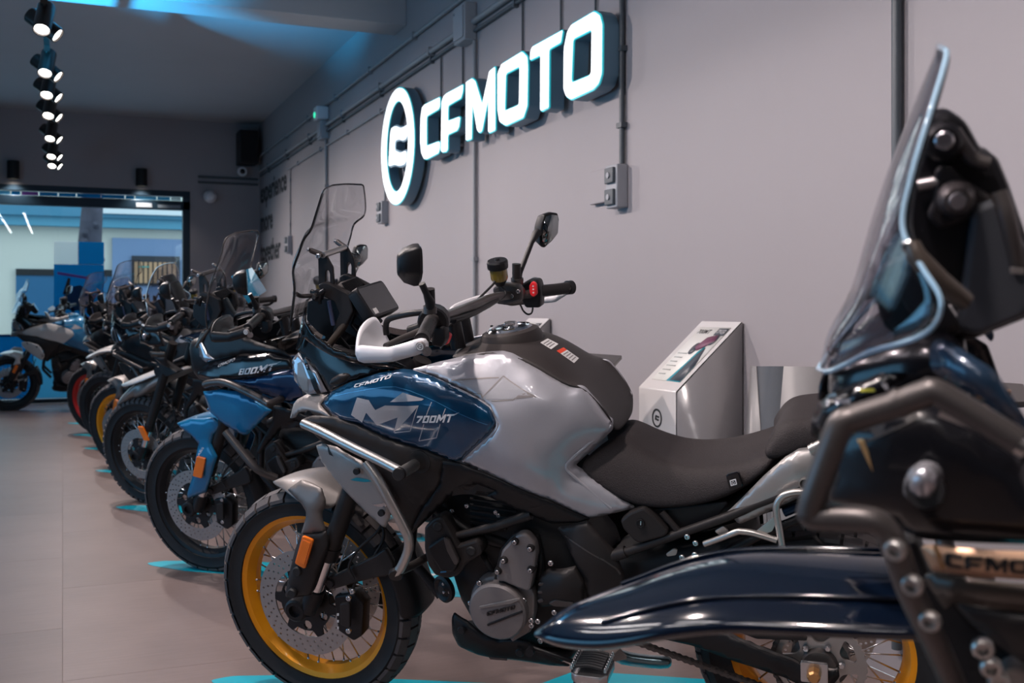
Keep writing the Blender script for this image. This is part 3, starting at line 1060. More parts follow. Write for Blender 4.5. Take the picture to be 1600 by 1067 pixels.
def kiosk(y0, label, detail=True):
    x0, x1, zf, zb, wd = 2.10, 2.392, .845, 1.105, .28
    y1 = y0 + wd
    V = [(x0, y0, 0), (x1, y0, 0), (x1, y1, 0), (x0, y1, 0), (x0, y0, zf), (x1, y0, zb), (x1, y1, zb), (x0, y1, zf)]
    F = [(0, 3, 2, 1), (4, 5, 6, 7), (1, 2, 6, 5), (0, 4, 7, 3), (2, 3, 7, 6)]
    o = tag(mesh('info_plinth', V, F, KW, bev=.004), label, 'plinth')
    mesh('side_panel', [(x0 + .004, y0 - .003, 0), (x1, y0 - .003, 0), (x1, y0 - .003, zb - .004), (x0 + .004, y0 - .003, zf - .004)], [(0, 1, 2, 3)], KG, o, solid=.006)
    sl = Vector((x1 - x0, 0, zb - zf))
    n = Vector((-sl.z, 0, sl.x)).normalized()

    def on(u, v, h=.0015):      # u across from left (far) to right, v up the slope
        return Vector((x0, y1 - u * wd, zf)) + sl * v + n * h
    def quad(name, uv, m, h, par):
        return mesh(name, [on(u, v, h) for u, v in uv], [tuple(range(len(uv)))], m, par, solid=-.0006)
    sh = quad('info_sheet', [(.15, .12), (.9, .12), (.9, .9), (.15, .9)], SHEET, .002, o)
    quad('teal_edge', [(.55, .12), (.9, .12), (.9, .35), (.72, .62), (.66, .55), (.62, .35)], TEALS, .003, sh)
    quad('dark_field', [(.62, .13), (.9, .13), (.9, .36), (.76, .6), (.7, .5)], DKS, .0038, sh)
    quad('dark_field', [(.66, .78), (.9, .78), (.9, .88), (.66, .88)], DKS, .0038, sh)
    for cu, cv in ((.5, .58), (.78, .72)):
        quad('pictured_wheel', [(cu + .075 * math.cos(a * .524), cv + .085 * math.sin(a * .524)) for a in range(12)], DKS, .0045, sh)
    quad('pictured_body', [(.5, .6), (.58, .74), (.66, .76), (.8, .78), (.84, .7), (.7, .6), (.6, .55)], mat('print_maroon', (.16, .05, .10), .5), .005, sh)
    for k in range(6):
        quad('text_line', [(.2, .2 + .06 * k), (.38 + .03 * (k % 3), .2 + .06 * k), (.38 + .03 * (k % 3), .215 + .06 * k), (.2, .215 + .06 * k)], mat('print_grey', (.4, .42, .42), .5), .003, sh)
    if detail:
        fit_mesh_o = text_on('heading', '700MT', on(.2, .8, .003), on(.52, .8, .003), on(.2, .86, .003), M['ink'], sh, shear=.2, bold=.01)
        text_on('small_heading', 'CFMOTO', on(.68, .81, .0048), on(.88, .81, .0048), on(.68, .86, .0048), M['label'], sh)
        zc = .735
        s = .033
        loops = RING2 + FLAG2
        cxm = -RC[0]
        for nm, LL, f_ in (('emblem_ring', [circle2(0, 0, .036, 32), circle2(0, 0, .029, 32)], None), ('emblem_flag', FLAG2, .8)):
            if f_:
                LL = [[((p[0] - cxm) * s * f_ / RR[0], (p[1] - RC[1]) * .036 * f_ / RR[1]) for p in L] for L in LL]
            me = plate_mesh(nm, LL, .0012)
            map_mesh(me, (x0 - .0012, (y0 + y1) / 2 - .003, zc), (0, -1, 0), (0, 0, 1), (-1, 0, 0))
            link(nm, me, M['ink'], o)
        logo_on('lettering', (x0 - .0015, y1 - .03, .652), (x0 - .0015, y0 + .065, .652), (x0 - .0015, y1 - .03, .684), M['ink'], o, depth=.001)
    return o


kiosk(3.44, 'white info plinth with sloping top sheet behind the seat of the silver and blue bike')
kiosk(5.19, 'white info plinth whose top shows behind the fuel cap of the silver and blue bike')
gp = [(2.3,3.3051,0.9426),(2.3,3.1879,0.9482),(2.3,3.0342,0.9557),(2.3,2.9112,0.9573),(2.3,3.3375,0.6619),(2.3,3.1577,0.6822),(2.3,3.0697,0.6922),(2.3,2.8882,0.7128)]
st = thing('folded_stand', 'low grey three-fold metal display stand by the wall, right of the white plinth', 'stand', (0, 0, 0))
GS = [mat('stand_light_grey', (.25, .245, .25), .35, spec=.3), mat('stand_dark_grey', (.085, .095, .11), .35, spec=.3)]
zt = gp[0][2]
fl_ = [(gp[k][1], gp[k][2]) for k in range(4)]
bt = [(gp[4 + k][1] + (gp[4 + k][1] - gp[k][1]) * (gp[4 + k][2]) / (gp[k][2] - gp[4 + k][2]), 0) for k in range(4)]
xd = [2.34, 2.28, 2.28, 2.34]
for k in range(3):
    mesh('fold', [(xd[k], bt[k][0], 0), (xd[k + 1], bt[k + 1][0], 0), (xd[k + 1], fl_[k + 1][0], fl_[k + 1][1]), (xd[k], fl_[k][0], fl_[k][1])], [(0, 1, 2, 3)], GS[k == 1], st, solid=.004)

# turquoise floor decals, one under each parked bike
CY = mat('turquoise_floor_vinyl', (.0, .42, .55), .4, noise=(8, .06))
DN = [(.42, 3.43), (.35, 5.13), (.28, 6.67), (.21, 8.24), (.16, 9.61), (.08, 10.69), (.04, 11.79), (.48, 1.85)]
DL = ['under the silver and blue bike in front', 'under the bike with the blue fender', 'under the grey bike with knobby tyre', 'under the bike with orange-gold front rim', 'under the bike with white high fender', 'under the bike with red rim', 'farthest in the row by the window', 'nearest the camera under the dark bike']
for (dx, dy), lab in zip(DN, DL):
    a = Vector((.83, -.56))
    L = [(0, 0), (.05, .05), (.25, .10), (1.0, .155), (1.1, .31), (1.75, .31), (1.66, -.28), (1.1, -.28), (1.0, -.155), (.25, -.10), (.05, -.04)]
    n_ = Vector((.56, .83))
    me = plate_mesh('floor_decal', [round2(L, .02)], .0008)
    map_mesh(me, (dx, dy, .0012), (a.x, a.y, 0), (n_.x, n_.y, 0), (0, 0, 1))
    d_ = tag(link('floor_decal', me, CY), 'turquoise floor decal %s' % lab, 'decal')
    me2 = plate_mesh('lettering', [[(.9 + .12 * i + px * .1, -.06 + py * .12) for px, py in ((0, 0), (.5, .0), (.9, 1), (.4, 1))] for i in range(4)], .0006)
    map_mesh(me2, (dx, dy, .0022), (a.x, a.y, 0), (n_.x, n_.y, 0), (0, 0, 1))
    link('chevrons', me2, SHEET, d_)


# ------------------------------------------------------------------ motorcycles
# bike space: x forwards, y to the rider's left, z up, origin on the ground under the rear axle
STEER = -.0826
RAKE = R(25.5)
FA, RA = Vector((1.425, 0, .322)), Vector((0, 0, .318))
SAX = Vector((-math.sin(RAKE), 0, math.cos(RAKE)))
SPV = FA - .045 * Vector((math.cos(RAKE), 0, math.sin(RAKE)))
HEAD, LEAN = 2.40943, .21


def bike_root(label, x, y, head=HEAD, lean=LEAN):
    o = thing('motorcycle', label, 'motorcycle', (x, y, 0))
    o.rotation_euler = (Matrix.Rotation(head, 3, 'Z') @ Matrix.Rotation(-lean, 3, 'X')).to_euler()
    return o


def blocks(Rt, wt, n, cols, h, tw, ph=.5):
    """tread blocks; cols = [(y0, y1)]"""
    V, F = [], []

    def rad(y):
        t = min(1, abs(y) / (wt / 2))
        return Rt - h - (wt * .42) * (1 - math.sqrt(max(0, 1 - t * t * .8)))
    for c, (y0, y1) in enumerate(cols):
        for k in range(n):
            a0 = 2 * math.pi * (k + (ph if c % 2 else 0)) / n
            a1 = a0 + 2 * math.pi / n * tw
            o = len(V)
            for y, ya in ((y0, -1), (y1, 1)):
                for a in (a0, a1):
                    for e in (0, 1):
                        r_ = rad(y) + (h if e else -h * .4)
                        V.append((r_ * math.cos(a), y * (1.0 if not e else .97), r_ * math.sin(a)))
            F += [tuple(o + q for q in f) for f in ((1, 3, 7, 5), (0, 1, 5, 4), (2, 6, 7, 3), (0, 2, 3, 1), (4, 5, 7, 6))]
    return V, F


SPOKE = {}


def wheel(root, name, c, Rt, wt, Rr, wr, rim, steer=0, nsp=18, knobby=False, spokes=True, tread=True):
    prof = [(Rr, wr / 2), (Rr, wr / 2 - .004), (Rr - .012, wr / 2 - .010), (Rr - .020, wr / 4), (Rr - .026, .012), (Rr - .026, -.012),
            (Rr - .020, -wr / 4), (Rr - .012, -wr / 2 + .010), (Rr, -wr / 2 + .004), (Rr, -wr / 2), (Rr - .004, -wr / 2 - .001),
            (Rr - .018, -wr / 2 + .004), (Rr - .030, -wr / 4), (Rr - .036, -.012), (Rr - .036, .012), (Rr - .030, wr / 4), (Rr - .018, wr / 2 - .004), (Rr - .004, wr / 2 + .001)]
    w_ = lathe(name, prof, (0, 0, 0), rim, root, 72, closed=True, ang=28)
    w_.location = c
    if steer:
        q = Matrix.Rotation(steer, 3, SAX)
        w_.location = SPV + q @ (c - SPV)
        w_.rotation_euler = q.to_euler()
    tp_ = []
    Ri = Rr - .004
    for k in range(17):
        a = math.pi * k / 16
        tp_.append((Ri + (Rt - .008 - Ri) * (math.sin(a) ** .62), wt / 2 * math.cos(a) * (1 if .1 < k / 16 < .9 else .8)))
    V, F = lathe_data(tp_, 72, closed=True)
    ty = mesh('tyre', V, F, M['rubber'], w_)
    if tread:
        if knobby:
            V, F = blocks(Rt, wt, 52, [(-.053, -.030), (-.022, -.003), (.003, .022), (.030, .053)], .011, .62)
        else:
            V, F = blocks(Rt, wt, 34, [(-.054, -.034), (-.032, -.002), (.002, .032), (.034, .054)], .007, .86)
        mesh('tread', V, F, M['tread'], w_, ang=30)
    # hub
    lathe('hub', [(0, -.07), (.02, -.07), (.022, -.045), (.05, -.042), (.052, -.030), (.03, -.025), (.026, 0), (.03, .025), (.052, .030), (.05, .042), (.022, .045), (.02, .07), (0, .07)], (0, 0, 0), M['black'], w_, 28)
    if spokes:
        key = (round(Rr, 3), nsp)
        if key not in SPOKE:
            L = []
            for sy in (1, -1):
                for d in (1, -1):
                    a = Vector((.045 * math.cos(.9 * d), .034 * sy, .045 * math.sin(.9 * d)))
                    b = Vector((Rr - .03, .010 * sy, 0))
                    V, F = tube_data([a, b], .0024, 6)
                    n0 = len(V)
                    V2, F2 = tube_data([b - (b - a) * .05, b + (b - a) * .015], .0036, 6)
                    me = bpy.data.meshes.new('spoke')
                    me.from_pydata([tuple(v) for v in V + V2], [], F + [tuple(q + n0 for q in f) for f in F2])
                    for p in me.polygons:
                        p.use_smooth = True
                    me.materials.append(M['bolt'])
                    L.append(me)
            SPOKE[key] = L
        for k in range(nsp):
            for j in range(2):
                me = SPOKE[key][(k % 2) * 2 + j]
                s = bpy.data.objects.new('spoke', me)
                C.objects.link(s)
                s.parent = w_
                s.rotation_euler = (0, 2 * math.pi * (k + (.22 if j else -.22)) / nsp, 0)
    return w_


def brake_disc(parent, y, r, name='brake_disc', rin=.66):
    loops = [circle2(0, 0, r, 48), circle2(0, 0, r * rin, 40)]
    n = 30
    for k in range(n):
        for q, rr_ in enumerate((.92, .83, .745)):
            a = 2 * math.pi * (k + q / 3) / n
            loops.append(circle2(r * rr_ * math.cos(a), r * rr_ * math.sin(a), .0036, 7))
    me = map_mesh(plate_mesh(name, loops, .005), (0, y, 0), (1, 0, 0), (0, 0, 1), (0, 1, 0))
    d = link(name, me, M['steel'], parent)
    L = []
    for k in range(60):
        a = 2 * math.pi * k / 60
        rr_ = r * (.66 if k % 10 in (0, 1, 2) else .53)
        L.append((rr_ * math.cos(a), rr_ * math.sin(a)))
    holes = [circle2(0, 0, .042, 20)] + [circle2(r * .42 * math.cos(k * math.pi / 3 + .5), r * .42 * math.sin(k * math.pi / 3 + .5), .014, 10) for k in range(6)]
    me = map_mesh(plate_mesh('disc_carrier', [L] + holes, .007), (0, y, 0), (1, 0, 0), (0, 0, 1), (0, 1, 0))
    link('disc_carrier', me, M['black'], parent)
    return d


def bolt(loc, d, r, parent, m=None):
    return lathe('bolt', [(0, 0), (r, 0), (r, r * .7), (r * .8, r * .9), (r * .5, r * .9), (r * .45, r * .35), (0, r * .35)], loc, m or M['bolt'], parent, 10, along(d))


MP = {}


def main_bike():
    root = bike_root('silver and deep blue adventure motorcycle with gold spoked wheels, sharpest and central in the row', 1.8031, 2.2352)
    A = lambda n, o: MP.setdefault(n, o)
    # ---- wheels
    fw = wheel(root, 'front_wheel', FA, .33, .112, .2555, .074, M['gold'], STEER, 18)
    A('front_wheel', fw)
    brake_disc(fw, .074, .158)
    brake_disc(fw, -.074, .158)
    rw = wheel(root, 'rear_wheel', RA, .322, .150, .2275, .105, M['gold'], 0, 18)
    A('rear_wheel', rw)
    brake_disc(rw, -.08, .13)
    # ---- fork
    ft = Vector([(1.1825,0.105,0.784)][0])
    fb = Vector([(1.3699,0.105,0.3884)][0])
    fx = (fb - ft).normalized()
    fbot = fb + fx * .075
    for s in (1, -1):
        S = lambda v: Vector((v.x, v.y * s, v.z))
        k = 0 if s > 0 else 0
        f = tube('fork_tube', [S(ft - fx * .25), S(ft + fx * .30)], .0265, M['dark'], root, seg=20)
        tube('dust_seal', [S(ft + fx * .285), S(ft + fx * .325)], .0295, M['black'], f, seg=20)
        tube('slider', [S(ft + fx * .3), S(fb + fx * .005)], .0205, M['chrome'], f, seg=20)
        tube('fork_foot', [S(fb), S(fb + fx * .04), S(fbot)], [.026, .028, .024], M['black'], f, seg=16)
        p = [(1.4336,0.115,0.3263)][0]
        lathe('axle_clamp', [(0, -.05), (.032, -.05), (.034, -.045), (.034, .01), (.028, .015), (.018, .015), (.016, .004), (0, .004)], (p[0], p[1] * s, p[2]), M['black'], f, 20, rot=(None if s > 0 else Matrix.Rotation(math.pi, 3, 'Z')))
        # caliper
        cp = [(1.3171,0.095,0.363),(1.2591,0.095,0.3763),(1.236,0.095,0.3494),(1.25,0.095,0.2561),(1.274,0.095,0.2397),(1.316,0.095,0.2648)]
        cpl = side_plate('brake_caliper', [(q[0], q[1] * s, q[2]) for q in cp], .05, M['black'], root, bev=.005)
        for q in [(1.2576,0.122,0.382),(1.2686,0.122,0.2821),(1.2442,0.122,0.4044)]:
            bolt((q[0], q[1] * s, q[2]), (0, s, 0), .008, cpl)
        side_plate('caliper_body', [(q[0], q[1] * s, q[2]) for q in [(1.2872,0.122,0.3579),(1.2605,0.122,0.3644),(1.2685,0.122,0.2919),(1.292,0.122,0.2972)]], .012, M['dark'], cpl, bev=.003)
        if s > 0:
            text_on('lettering', 'J.Juan'[:0] or 'III', *[[(1.2995,0.124,0.2838),(1.294,0.124,0.3331),(1.3057,0.124,0.2831)][i] for i in range(3)], M['label'], cpl)
    tube('brake_hose', [(1.2754,0.08,0.3713),(1.2394,0.09,0.4337),(1.1884,0.08,0.4946),(1.1629,0.06,0.5505),(1.1791,0.05,0.6302),(1.1498,0.05,0.7254)], .0045, M['ink'], root, smooth=6, seg=8)
    tube('brake_hose', [(1.2432,0.11,0.4332),(1.255,0.11,0.4704),(1.2251,0.1,0.5196),(1.1657,0.09,0.5725),(1.1463,0.06,0.6176)], .004, M['ink'], root, smooth=6, seg=8)
    tube('lower_yoke', [(ft.x - .0, -.13, ft.z + .06), (ft.x - .0, .13, ft.z + .06)], .03, M['black'], root, seg=12)
    # ---- front fender
    crown = loft('front_fender', [[(1.5398,0,0.6607),(1.5281,0.012,0.6619),(1.519,0.02,0.6615)], [(1.5012,0,0.6785),(1.4748,0.05,0.6851),(1.4369,0.095,0.6756)], [(1.4512,0,0.6891),(1.4155,0.06,0.6978),(1.3775,0.125,0.6532)],
                                  [(1.4002,0,0.6956),(1.3631,0.065,0.7026),(1.342,0.128,0.6511)], [(1.3525,0,0.6962),(1.3218,0.07,0.686),(1.3031,0.125,0.6411)], [(1.2903,0,0.6669),(1.2712,0.07,0.6739),(1.2712,0.11,0.6446)]], M['fender_grey'], root, sub=2, caps=False, solid=-.004)
    A('front_fender', crown)
    g1 = skin('fork_guard', [(1.4219,0.118,0.6873),(1.3714,0.118,0.7201),(1.3343,0.118,0.7129),(1.298,0.142,0.7063),(1.2882,0.142,0.673),(1.2925,0.142,0.6524),(1.3014,0.142,0.6435),(1.3039,0.142,0.6227),(1.2987,0.142,0.582),(1.3315,0.142,0.5732),(1.3804,0.142,0.5668),(1.3569,0.142,0.6191),(1.3543,0.142,0.6372),(1.3666,0.142,0.656)], [(1.3206,0.15,0.6612),(1.3289,0.152,0.6151)], M['fender_grey'], root, step=.012)
    g2 = skin('lower_fork_guard', [(1.3781,0.145,0.5711),(1.3292,0.145,0.5784),(1.2967,0.145,0.5855),(1.2901,0.145,0.557),(1.2923,0.145,0.538),(1.3301,0.145,0.4611),(1.3567,0.145,0.4032),(1.368,0.145,0.3876),(1.4478,0.145,0.3713),(1.4515,0.145,0.3797),(1.4162,0.145,0.4825)], [(1.3537,0.158,0.5126),(1.3841,0.155,0.442),(1.3396,0.152,0.4921)], M['dark'], root, step=.012)
    for s in (0, 1):
        if s:
            g1, g2 = mir(g1), mir(g2)
    for q in [(1.3929,0.156,0.4646),(1.4176,0.156,0.3971)]:
        lathe('guard_bolt_recess', [(0, .004), (.011, .004), (.014, .0), (.014, -.012), (0, -.012)], q, M['ink'], g2 if 0 else root, 16)
    rf = side_plate('reflector', [(1.3557,0.166,0.5743),(1.328,0.166,0.5651),(1.3629,0.166,0.4821),(1.3887,0.166,0.4944)], .010, M['orange'], root, bev=.003)
    side_plate('reflector_cell', [tuple(Vector(p) * .8 + Vector(c) * .2) for p, c in zip([(1.3544,0.168,0.5752),(1.3268,0.168,0.5661),(1.3616,0.168,0.4832),(1.3874,0.168,0.4954)], [[(1.358,0.168,0.5299)][0]] * 4)], .003, M['orange'], rf, bev=.001)
    arm = side_plate('fender_stay', [(1.3233,0.1,0.4271),(1.3101,0.1,0.4283),(1.2388,0.1,0.4662),(1.1721,0.1,0.5012),(1.156,0.1,0.5138),(1.1449,0.1,0.5203),(1.1288,0.1,0.4877),(1.1285,0.1,0.4614),(1.1562,0.1,0.4476),(1.1781,0.1,0.4438),(1.2435,0.1,0.4227),(1.3146,0.1,0.3969),(1.3333,0.1,0.3932),(1.3397,0.1,0.4082)], .02, M['dark'], root, bev=.005)
    lathe('stay_bolt', [(0, .006), (.011, .006), (.013, 0), (0, 0)], [(1.3248,0.101,0.41)][0], M['ink'], arm, 14)
    spl = []
    for a in range(6):
        t = a / 5
        top = Vector([(1.1916,0,0.4701)][0]) * (1 - t) + Vector([(1.1187,0,0.3134)][0]) * t
        d = (top - FA).normalized()
        top = FA + d * (.352 - .004 * t)
        spl.append([top, top + Vector((0, .045, 0)), FA + d * .335 + Vector((0, .075, 0)), FA + d * .30 + Vector((0, .086, 0))])
    loft('splash_guard', spl, M['black'], root, sub=2, caps=False, solid=-.005)
    # ---- crash bars
    pts = [(1.3226,0.15,0.8944),(1.236,0.2,0.889),(1.125,0.25,0.869),(1.0472,0.275,0.8509),(0.9776,0.3,0.8341)]
    cb = tube('crash_bar', pts, .0125, M['metal'], root, smooth=5, seg=16)
    pg = [(0.9691,0.315,0.8326),(0.9837,0.17,0.8097)]
    tube('bar_stub', pg, .0150, M['metal'], cb, seg=16)
    d_ = Vector(pg[0]) - Vector(pg[1])
    disc('end_cap', pg[0], d_, .0165, .012, M['dark'], cb, 18)
    lathe('recess_ring', [(.020, .0), (.030, .0), (.032, -.01), (.020, -.03)], [(0.9671,0.205,0.8231)][0], M['ink'], cb, 24)
    cb2 = tube('crash_bar', [(1.0878,0.262,0.8375),(1.0535,0.27,0.7968),(1.0221,0.275,0.7388),(0.9927,0.27,0.6673),(0.9857,0.268,0.6389),(0.9935,0.262,0.6044),(1.0218,0.252,0.5538),(1.0451,0.246,0.5295)], .0128, M['metal'], root, smooth=5, seg=16)
    disc('end_cap', [(1.04,0.248,0.5345)][0], (-.2, .9, -.35), .0185, .012, M['dark'], cb2, 18)
    tube('mount_bracket', [(1.0409,0.235,0.5319),(1.0291,0.19,0.5246),(1.008,0.12,0.5235)], .012, M['gunmetal'], cb2, seg=12, squash=.6)
    mir(cb)
    mir(cb2)
    # ---- shroud (lower radiator panel)
    sh = skin('radiator_shroud', [(1.2903,0.16,0.8361),(1.2594,0.175,0.848),(1.2059,0.2,0.85),(1.1216,0.225,0.8243),(1.085,0.23,0.7848),(1.0538,0.225,0.7047),(1.0586,0.22,0.6708),(1.0805,0.21,0.6377),(1.0921,0.205,0.6375),(1.1281,0.2,0.6632),(1.2115,0.18,0.726),(1.2833,0.155,0.792)], [(1.1744,0.215,0.7937),(1.1048,0.22,0.7293)], M['shroud'], root, step=.012, rnd=.004)
    for q in [(1.1329,0.235,0.7997),(1.0741,0.235,0.69)]:
        lathe('panel_bolt', [(0, .002), (.0085, .002), (.0095, -.006), (0, -.006)], q, M['ink'], sh, 14)
    tr = bvh(sh)
    decal('teal_flash', [(1.1646,0.225,0.7681),(1.1413,0.225,0.7781),(1.1064,0.225,0.7774),(1.0941,0.225,0.7729),(1.1166,0.225,0.7681),(1.1536,0.225,0.767)], tr, M['teal'], sh, .01)  # flat teal patch laid on the shroud
    decal('chrome_insert', [(1.1088,0.225,0.703),(1.0673,0.225,0.7144),(1.0626,0.225,0.7077),(1.0668,0.225,0.7022),(1.0962,0.225,0.7003)], tr, M['bolt'], sh, .01)
    decal('air_slot', [(1.2427,0.225,0.8534),(1.218,0.225,0.8231),(1.2348,0.225,0.8241)], tr, M['dark'], sh, .01)
    mir(sh)
    # ---- nose, head lamp
    nose = [[(1.4063,0.085,0.8853),(1.3974,0.075,0.9231),(1.3845,0.07,0.9367),(1.3404,0.09,0.9584),(1.2694,0.11,0.9679),(1.2626,0.112,0.9669),(1.2817,0.125,0.9417),(1.2347,0.16,0.9175),(1.2704,0.15,0.9212),(1.3219,0.13,0.924),(1.3645,0.11,0.911),(1.3811,0.1,0.8936)]][0]
    n1 = skin('nose_panel', nose, [(1.3196,0.122,0.9324),(1.3554,0.1,0.9355)], M['silver_mat'], root, step=.01, rnd=.003, roll=.004)
    mir(n1)
    hl = skin('head_lamp', [(1.3952,0.06,1.0434),(1.3842,0.06,1.0563),(1.3691,0.065,1.0687),(1.2942,0.105,1.0284),(1.2642,0.115,0.9731),(1.3277,0.105,0.9613),(1.3537,0.09,0.9635),(1.3884,0.07,0.9916)], [(1.3307,0.1,1.0084)], M['lens'], root, step=.01, rnd=.003, roll=.004)
    tr = bvh(hl)
    decal('lamp_reflector', [(1.368,0.09,1.0409),(1.3513,0.09,1.0484),(1.3249,0.09,1.0057),(1.3257,0.09,0.966),(1.3491,0.09,0.9691),(1.369,0.09,1.0012)], tr, M['silver_mat'], hl, .008)
    decal('lamp_bezel', [(1.3563,0.09,1.0716),(1.3434,0.09,1.0646),(1.2969,0.09,1.0099),(1.2823,0.09,0.9672),(1.298,0.09,0.9668),(1.3165,0.09,1.0095)], tr, M['gloss'], hl, .008)
    mir(hl)
    loft('nose_core', [[(1.4252,0,1.0348),(1.3955,0.05,1.039),(1.3964,0.055,0.9762),(1.3964,0.05,0.9007),(1.4235,0,0.8465)], [(1.3767,0,1.0632),(1.3164,0.09,1.0597),(1.2973,0.1,1.0091),(1.296,0.1,0.9373),(1.3431,0,0.8305)], [(1.295,0,1.0733),(1.2178,0.11,1.0663),(1.1991,0.12,1.0167),(1.1898,0.12,0.9287),(1.2458,0,0.7966)],
                       [(1.1418,0,1.0391),(1.0654,0.12,1.0455),(1.0464,0.13,1.0056),(1.0247,0.12,0.8991),(1.0932,0,0.7474)]], M['black'], root, sub=1)
    # ---- inner cowl and smoked lower screen
    cw = skin('inner_cowl', [(1.3696,0.07,1.0735),(1.3223,0.09,1.1571),(1.2951,0.1,1.1262),(1.2456,0.115,1.1005),(1.1615,0.125,1.078),(1.0748,0.135,1.063),(1.023,0.14,1.0482),(1.0885,0.15,1.0377),(1.1746,0.15,1.0117),(1.2487,0.125,0.9764),(1.2859,0.11,1.0263),(1.3269,0.09,1.0541)], [(1.204,0.14,1.0483)], M['gloss'], root, step=.014, roll=.003)
    mir(cw)
    sm = skin('lower_screen', [(1.3008,0.11,1.2087),(1.3033,0.12,1.1657),(1.2788,0.125,1.1374),(1.2336,0.135,1.1107),(1.1984,0.14,1.0977),(1.1549,0.145,1.0875),(1.0421,0.155,1.0773),(0.9995,0.158,1.0585),(1.0656,0.158,1.0454),(1.1414,0.15,1.0607),(1.2229,0.14,1.0809),(1.2692,0.125,1.0974),(1.3182,0.11,1.1213),(1.3476,0.095,1.0872),(1.359,0.09,1.0823),(1.3291,0.1,1.1506)], [], M['smoke'], root, step=.012, roll=0, thick=.003)
    mir(sm)
    tube('cowl_spar', [(1.2155,0.06,1.1508),(1.2646,0.09,1.087),(1.3151,0.08,1.0356)], .010, M['brown'], root)
    sg = skin('turn_signal', [(1.2148,0.19,1.0151),(1.2056,0.19,1.0308),(1.1788,0.195,1.0464),(1.1563,0.195,1.0503),(1.1451,0.19,1.0423),(1.1619,0.19,1.0232),(1.1928,0.19,1.0122)], [(1.1712,0.205,1.034)], M['dark'], root, step=.008, roll=.006)
    mir(sg)
    # ---- windscreen
    E_ = [(1.2141,0.118,1.5038),(1.2238,0.14,1.459),(1.2378,0.154,1.416),(1.2659,0.142,1.3942),(1.283,0.146,1.3584),(1.3017,0.154,1.3147),(1.2829,0.188,1.2921),(1.2881,0.182,1.2625),(1.3115,0.16,1.2158),(1.3536,0.12,1.1427)]
    rows = []
    for k, e in enumerate(E_):
        b = (.030, .036, .042, .044, .050, .058, .062, .064, .058, .045)[k]
        rows.append([Vector((e[0] + b * (1 - t * t), e[1] * t, e[2] + .012 * (1 - t * t))) for t in (0, .28, .55, .8, 1)])
    cols = [spline([r_[q] for r_ in rows], 3) for q in range(5)]
    rows = [list(z_) for z_ in zip(*cols)]
    A('windscreen', loft('windscreen', rows, M['glass'], root, sub=1, caps=False, solid=.004))
    for md in MP['windscreen'].modifiers:
        if md.type == 'SOLIDIFY':
            MP['windscreen'].data.materials.append(M['edge'])
            md.material_offset_rim = 1
    eg = spline([rows[0][0] + Vector((0, 0, 0))] + [rows[0][2]] + [r_[4] for r_ in rows], 1)
    em_ = tube('screen_edge', eg, .0022, M['gloss'], MP['windscreen'], seg=6)
    mir(em_)
    # ---- screen bracket
    for s in (1, -1):
        u = side_plate('screen_bracket', [(p[0], p[1] * s, p[2]) for p in [(1.2797,0.062,1.3363),(1.271,0.062,1.3447),(1.2561,0.062,1.341),(1.2531,0.062,1.3341),(1.2375,0.062,1.3028),(1.2394,0.062,1.2526),(1.2828,0.062,1.253),(1.2761,0.062,1.3258)]], .008, M['dark'], root,
                       holes=[[(p[0], p[1] * s, p[2]) for p in [(1.2598,0.062,1.2927),(1.2534,0.062,1.2979),(1.2479,0.062,1.2961),(1.2452,0.062,1.2856),(1.2488,0.062,1.2545),(1.2652,0.062,1.2546)]]], bev=.0015)
        tube('bracket_arm', [(p[0], p[1] * s, p[2]) for p in [(1.2898,0.075,1.3523),(1.2603,0.064,1.3371)]], .0075, M['gunmetal'], u, seg=12)
        bolt(tuple((p[0], (p[1] + .01) * s, p[2]) for p in [(1.2659,0.066,1.3367)])[0], (0, s, 0), .007, u)
        lathe('arm_bolt', [(0, 0), (.006, 0), (.006, .006), (0, .006)], tuple((p[0], p[1] * s, p[2]) for p in [(1.2916,0.075,1.354)])[0], M['bolt'], u, 10, rot=along((1, 0, .2)))
    tube('bracket_tube', [(p[0], p[1], p[2]) for p in [(1.259,0.068,1.3377),(1.3359,-0.068,1.3169)]][:1] + [([(1.2623,0.062,1.3368)][0][0], -.068, [(1.2623,0.062,1.3368)][0][2])], .0085, M['metal'], root, seg=14)
    # ---- instrument tower and display
    dsh = side_plate('dash_frame', [(1.2782,0.07,1.2545),(1.2629,0.07,1.2613),(1.2462,0.07,1.2568),(1.1947,0.07,1.2305),(1.1882,0.07,1.1863),(1.2329,0.07,1.1196),(1.2491,0.07,1.13),(1.2224,0.07,1.1793),(1.2357,0.07,1.2142),(1.2631,0.07,1.2265)], .022, M['dark'], root, bev=.004)
    mir(dsh)
    side_plate('dash_side', [(1.3301,0.045,1.2058),(1.2935,0.045,1.2163),(1.2477,0.045,1.2091),(1.2323,0.045,1.1739),(1.2597,0.045,1.1206),(1.2218,0.045,1.0763),(1.3048,0.045,1.1202),(1.3401,0.045,1.1559)], .01, M['black'], root, bev=.003)
    side_plate('dash_side', [(p[0], -.045, p[2]) for p in [(1.3301,0.045,1.2058),(1.2935,0.045,1.2163),(1.2477,0.045,1.2091),(1.2323,0.045,1.1739),(1.2597,0.045,1.1206),(1.2218,0.045,1.0763),(1.3048,0.045,1.1202),(1.3401,0.045,1.1559)]], .01, M['black'], root, bev=.003)
    tube('dash_rib', [(1.2518,0.072,1.2147),(1.246,0.072,1.1481)], .006, mat('rib_blue_grey', (.05, .06, .12), .4), root)
    kn = thing_part = lathe('adjuster_knob', [(0, .022), (.008, .022), (.010, .016), (.016, .014), (.018, 0), (0, 0)], [(1.2772,0.08,1.232)][0], M['black'], root, 8)
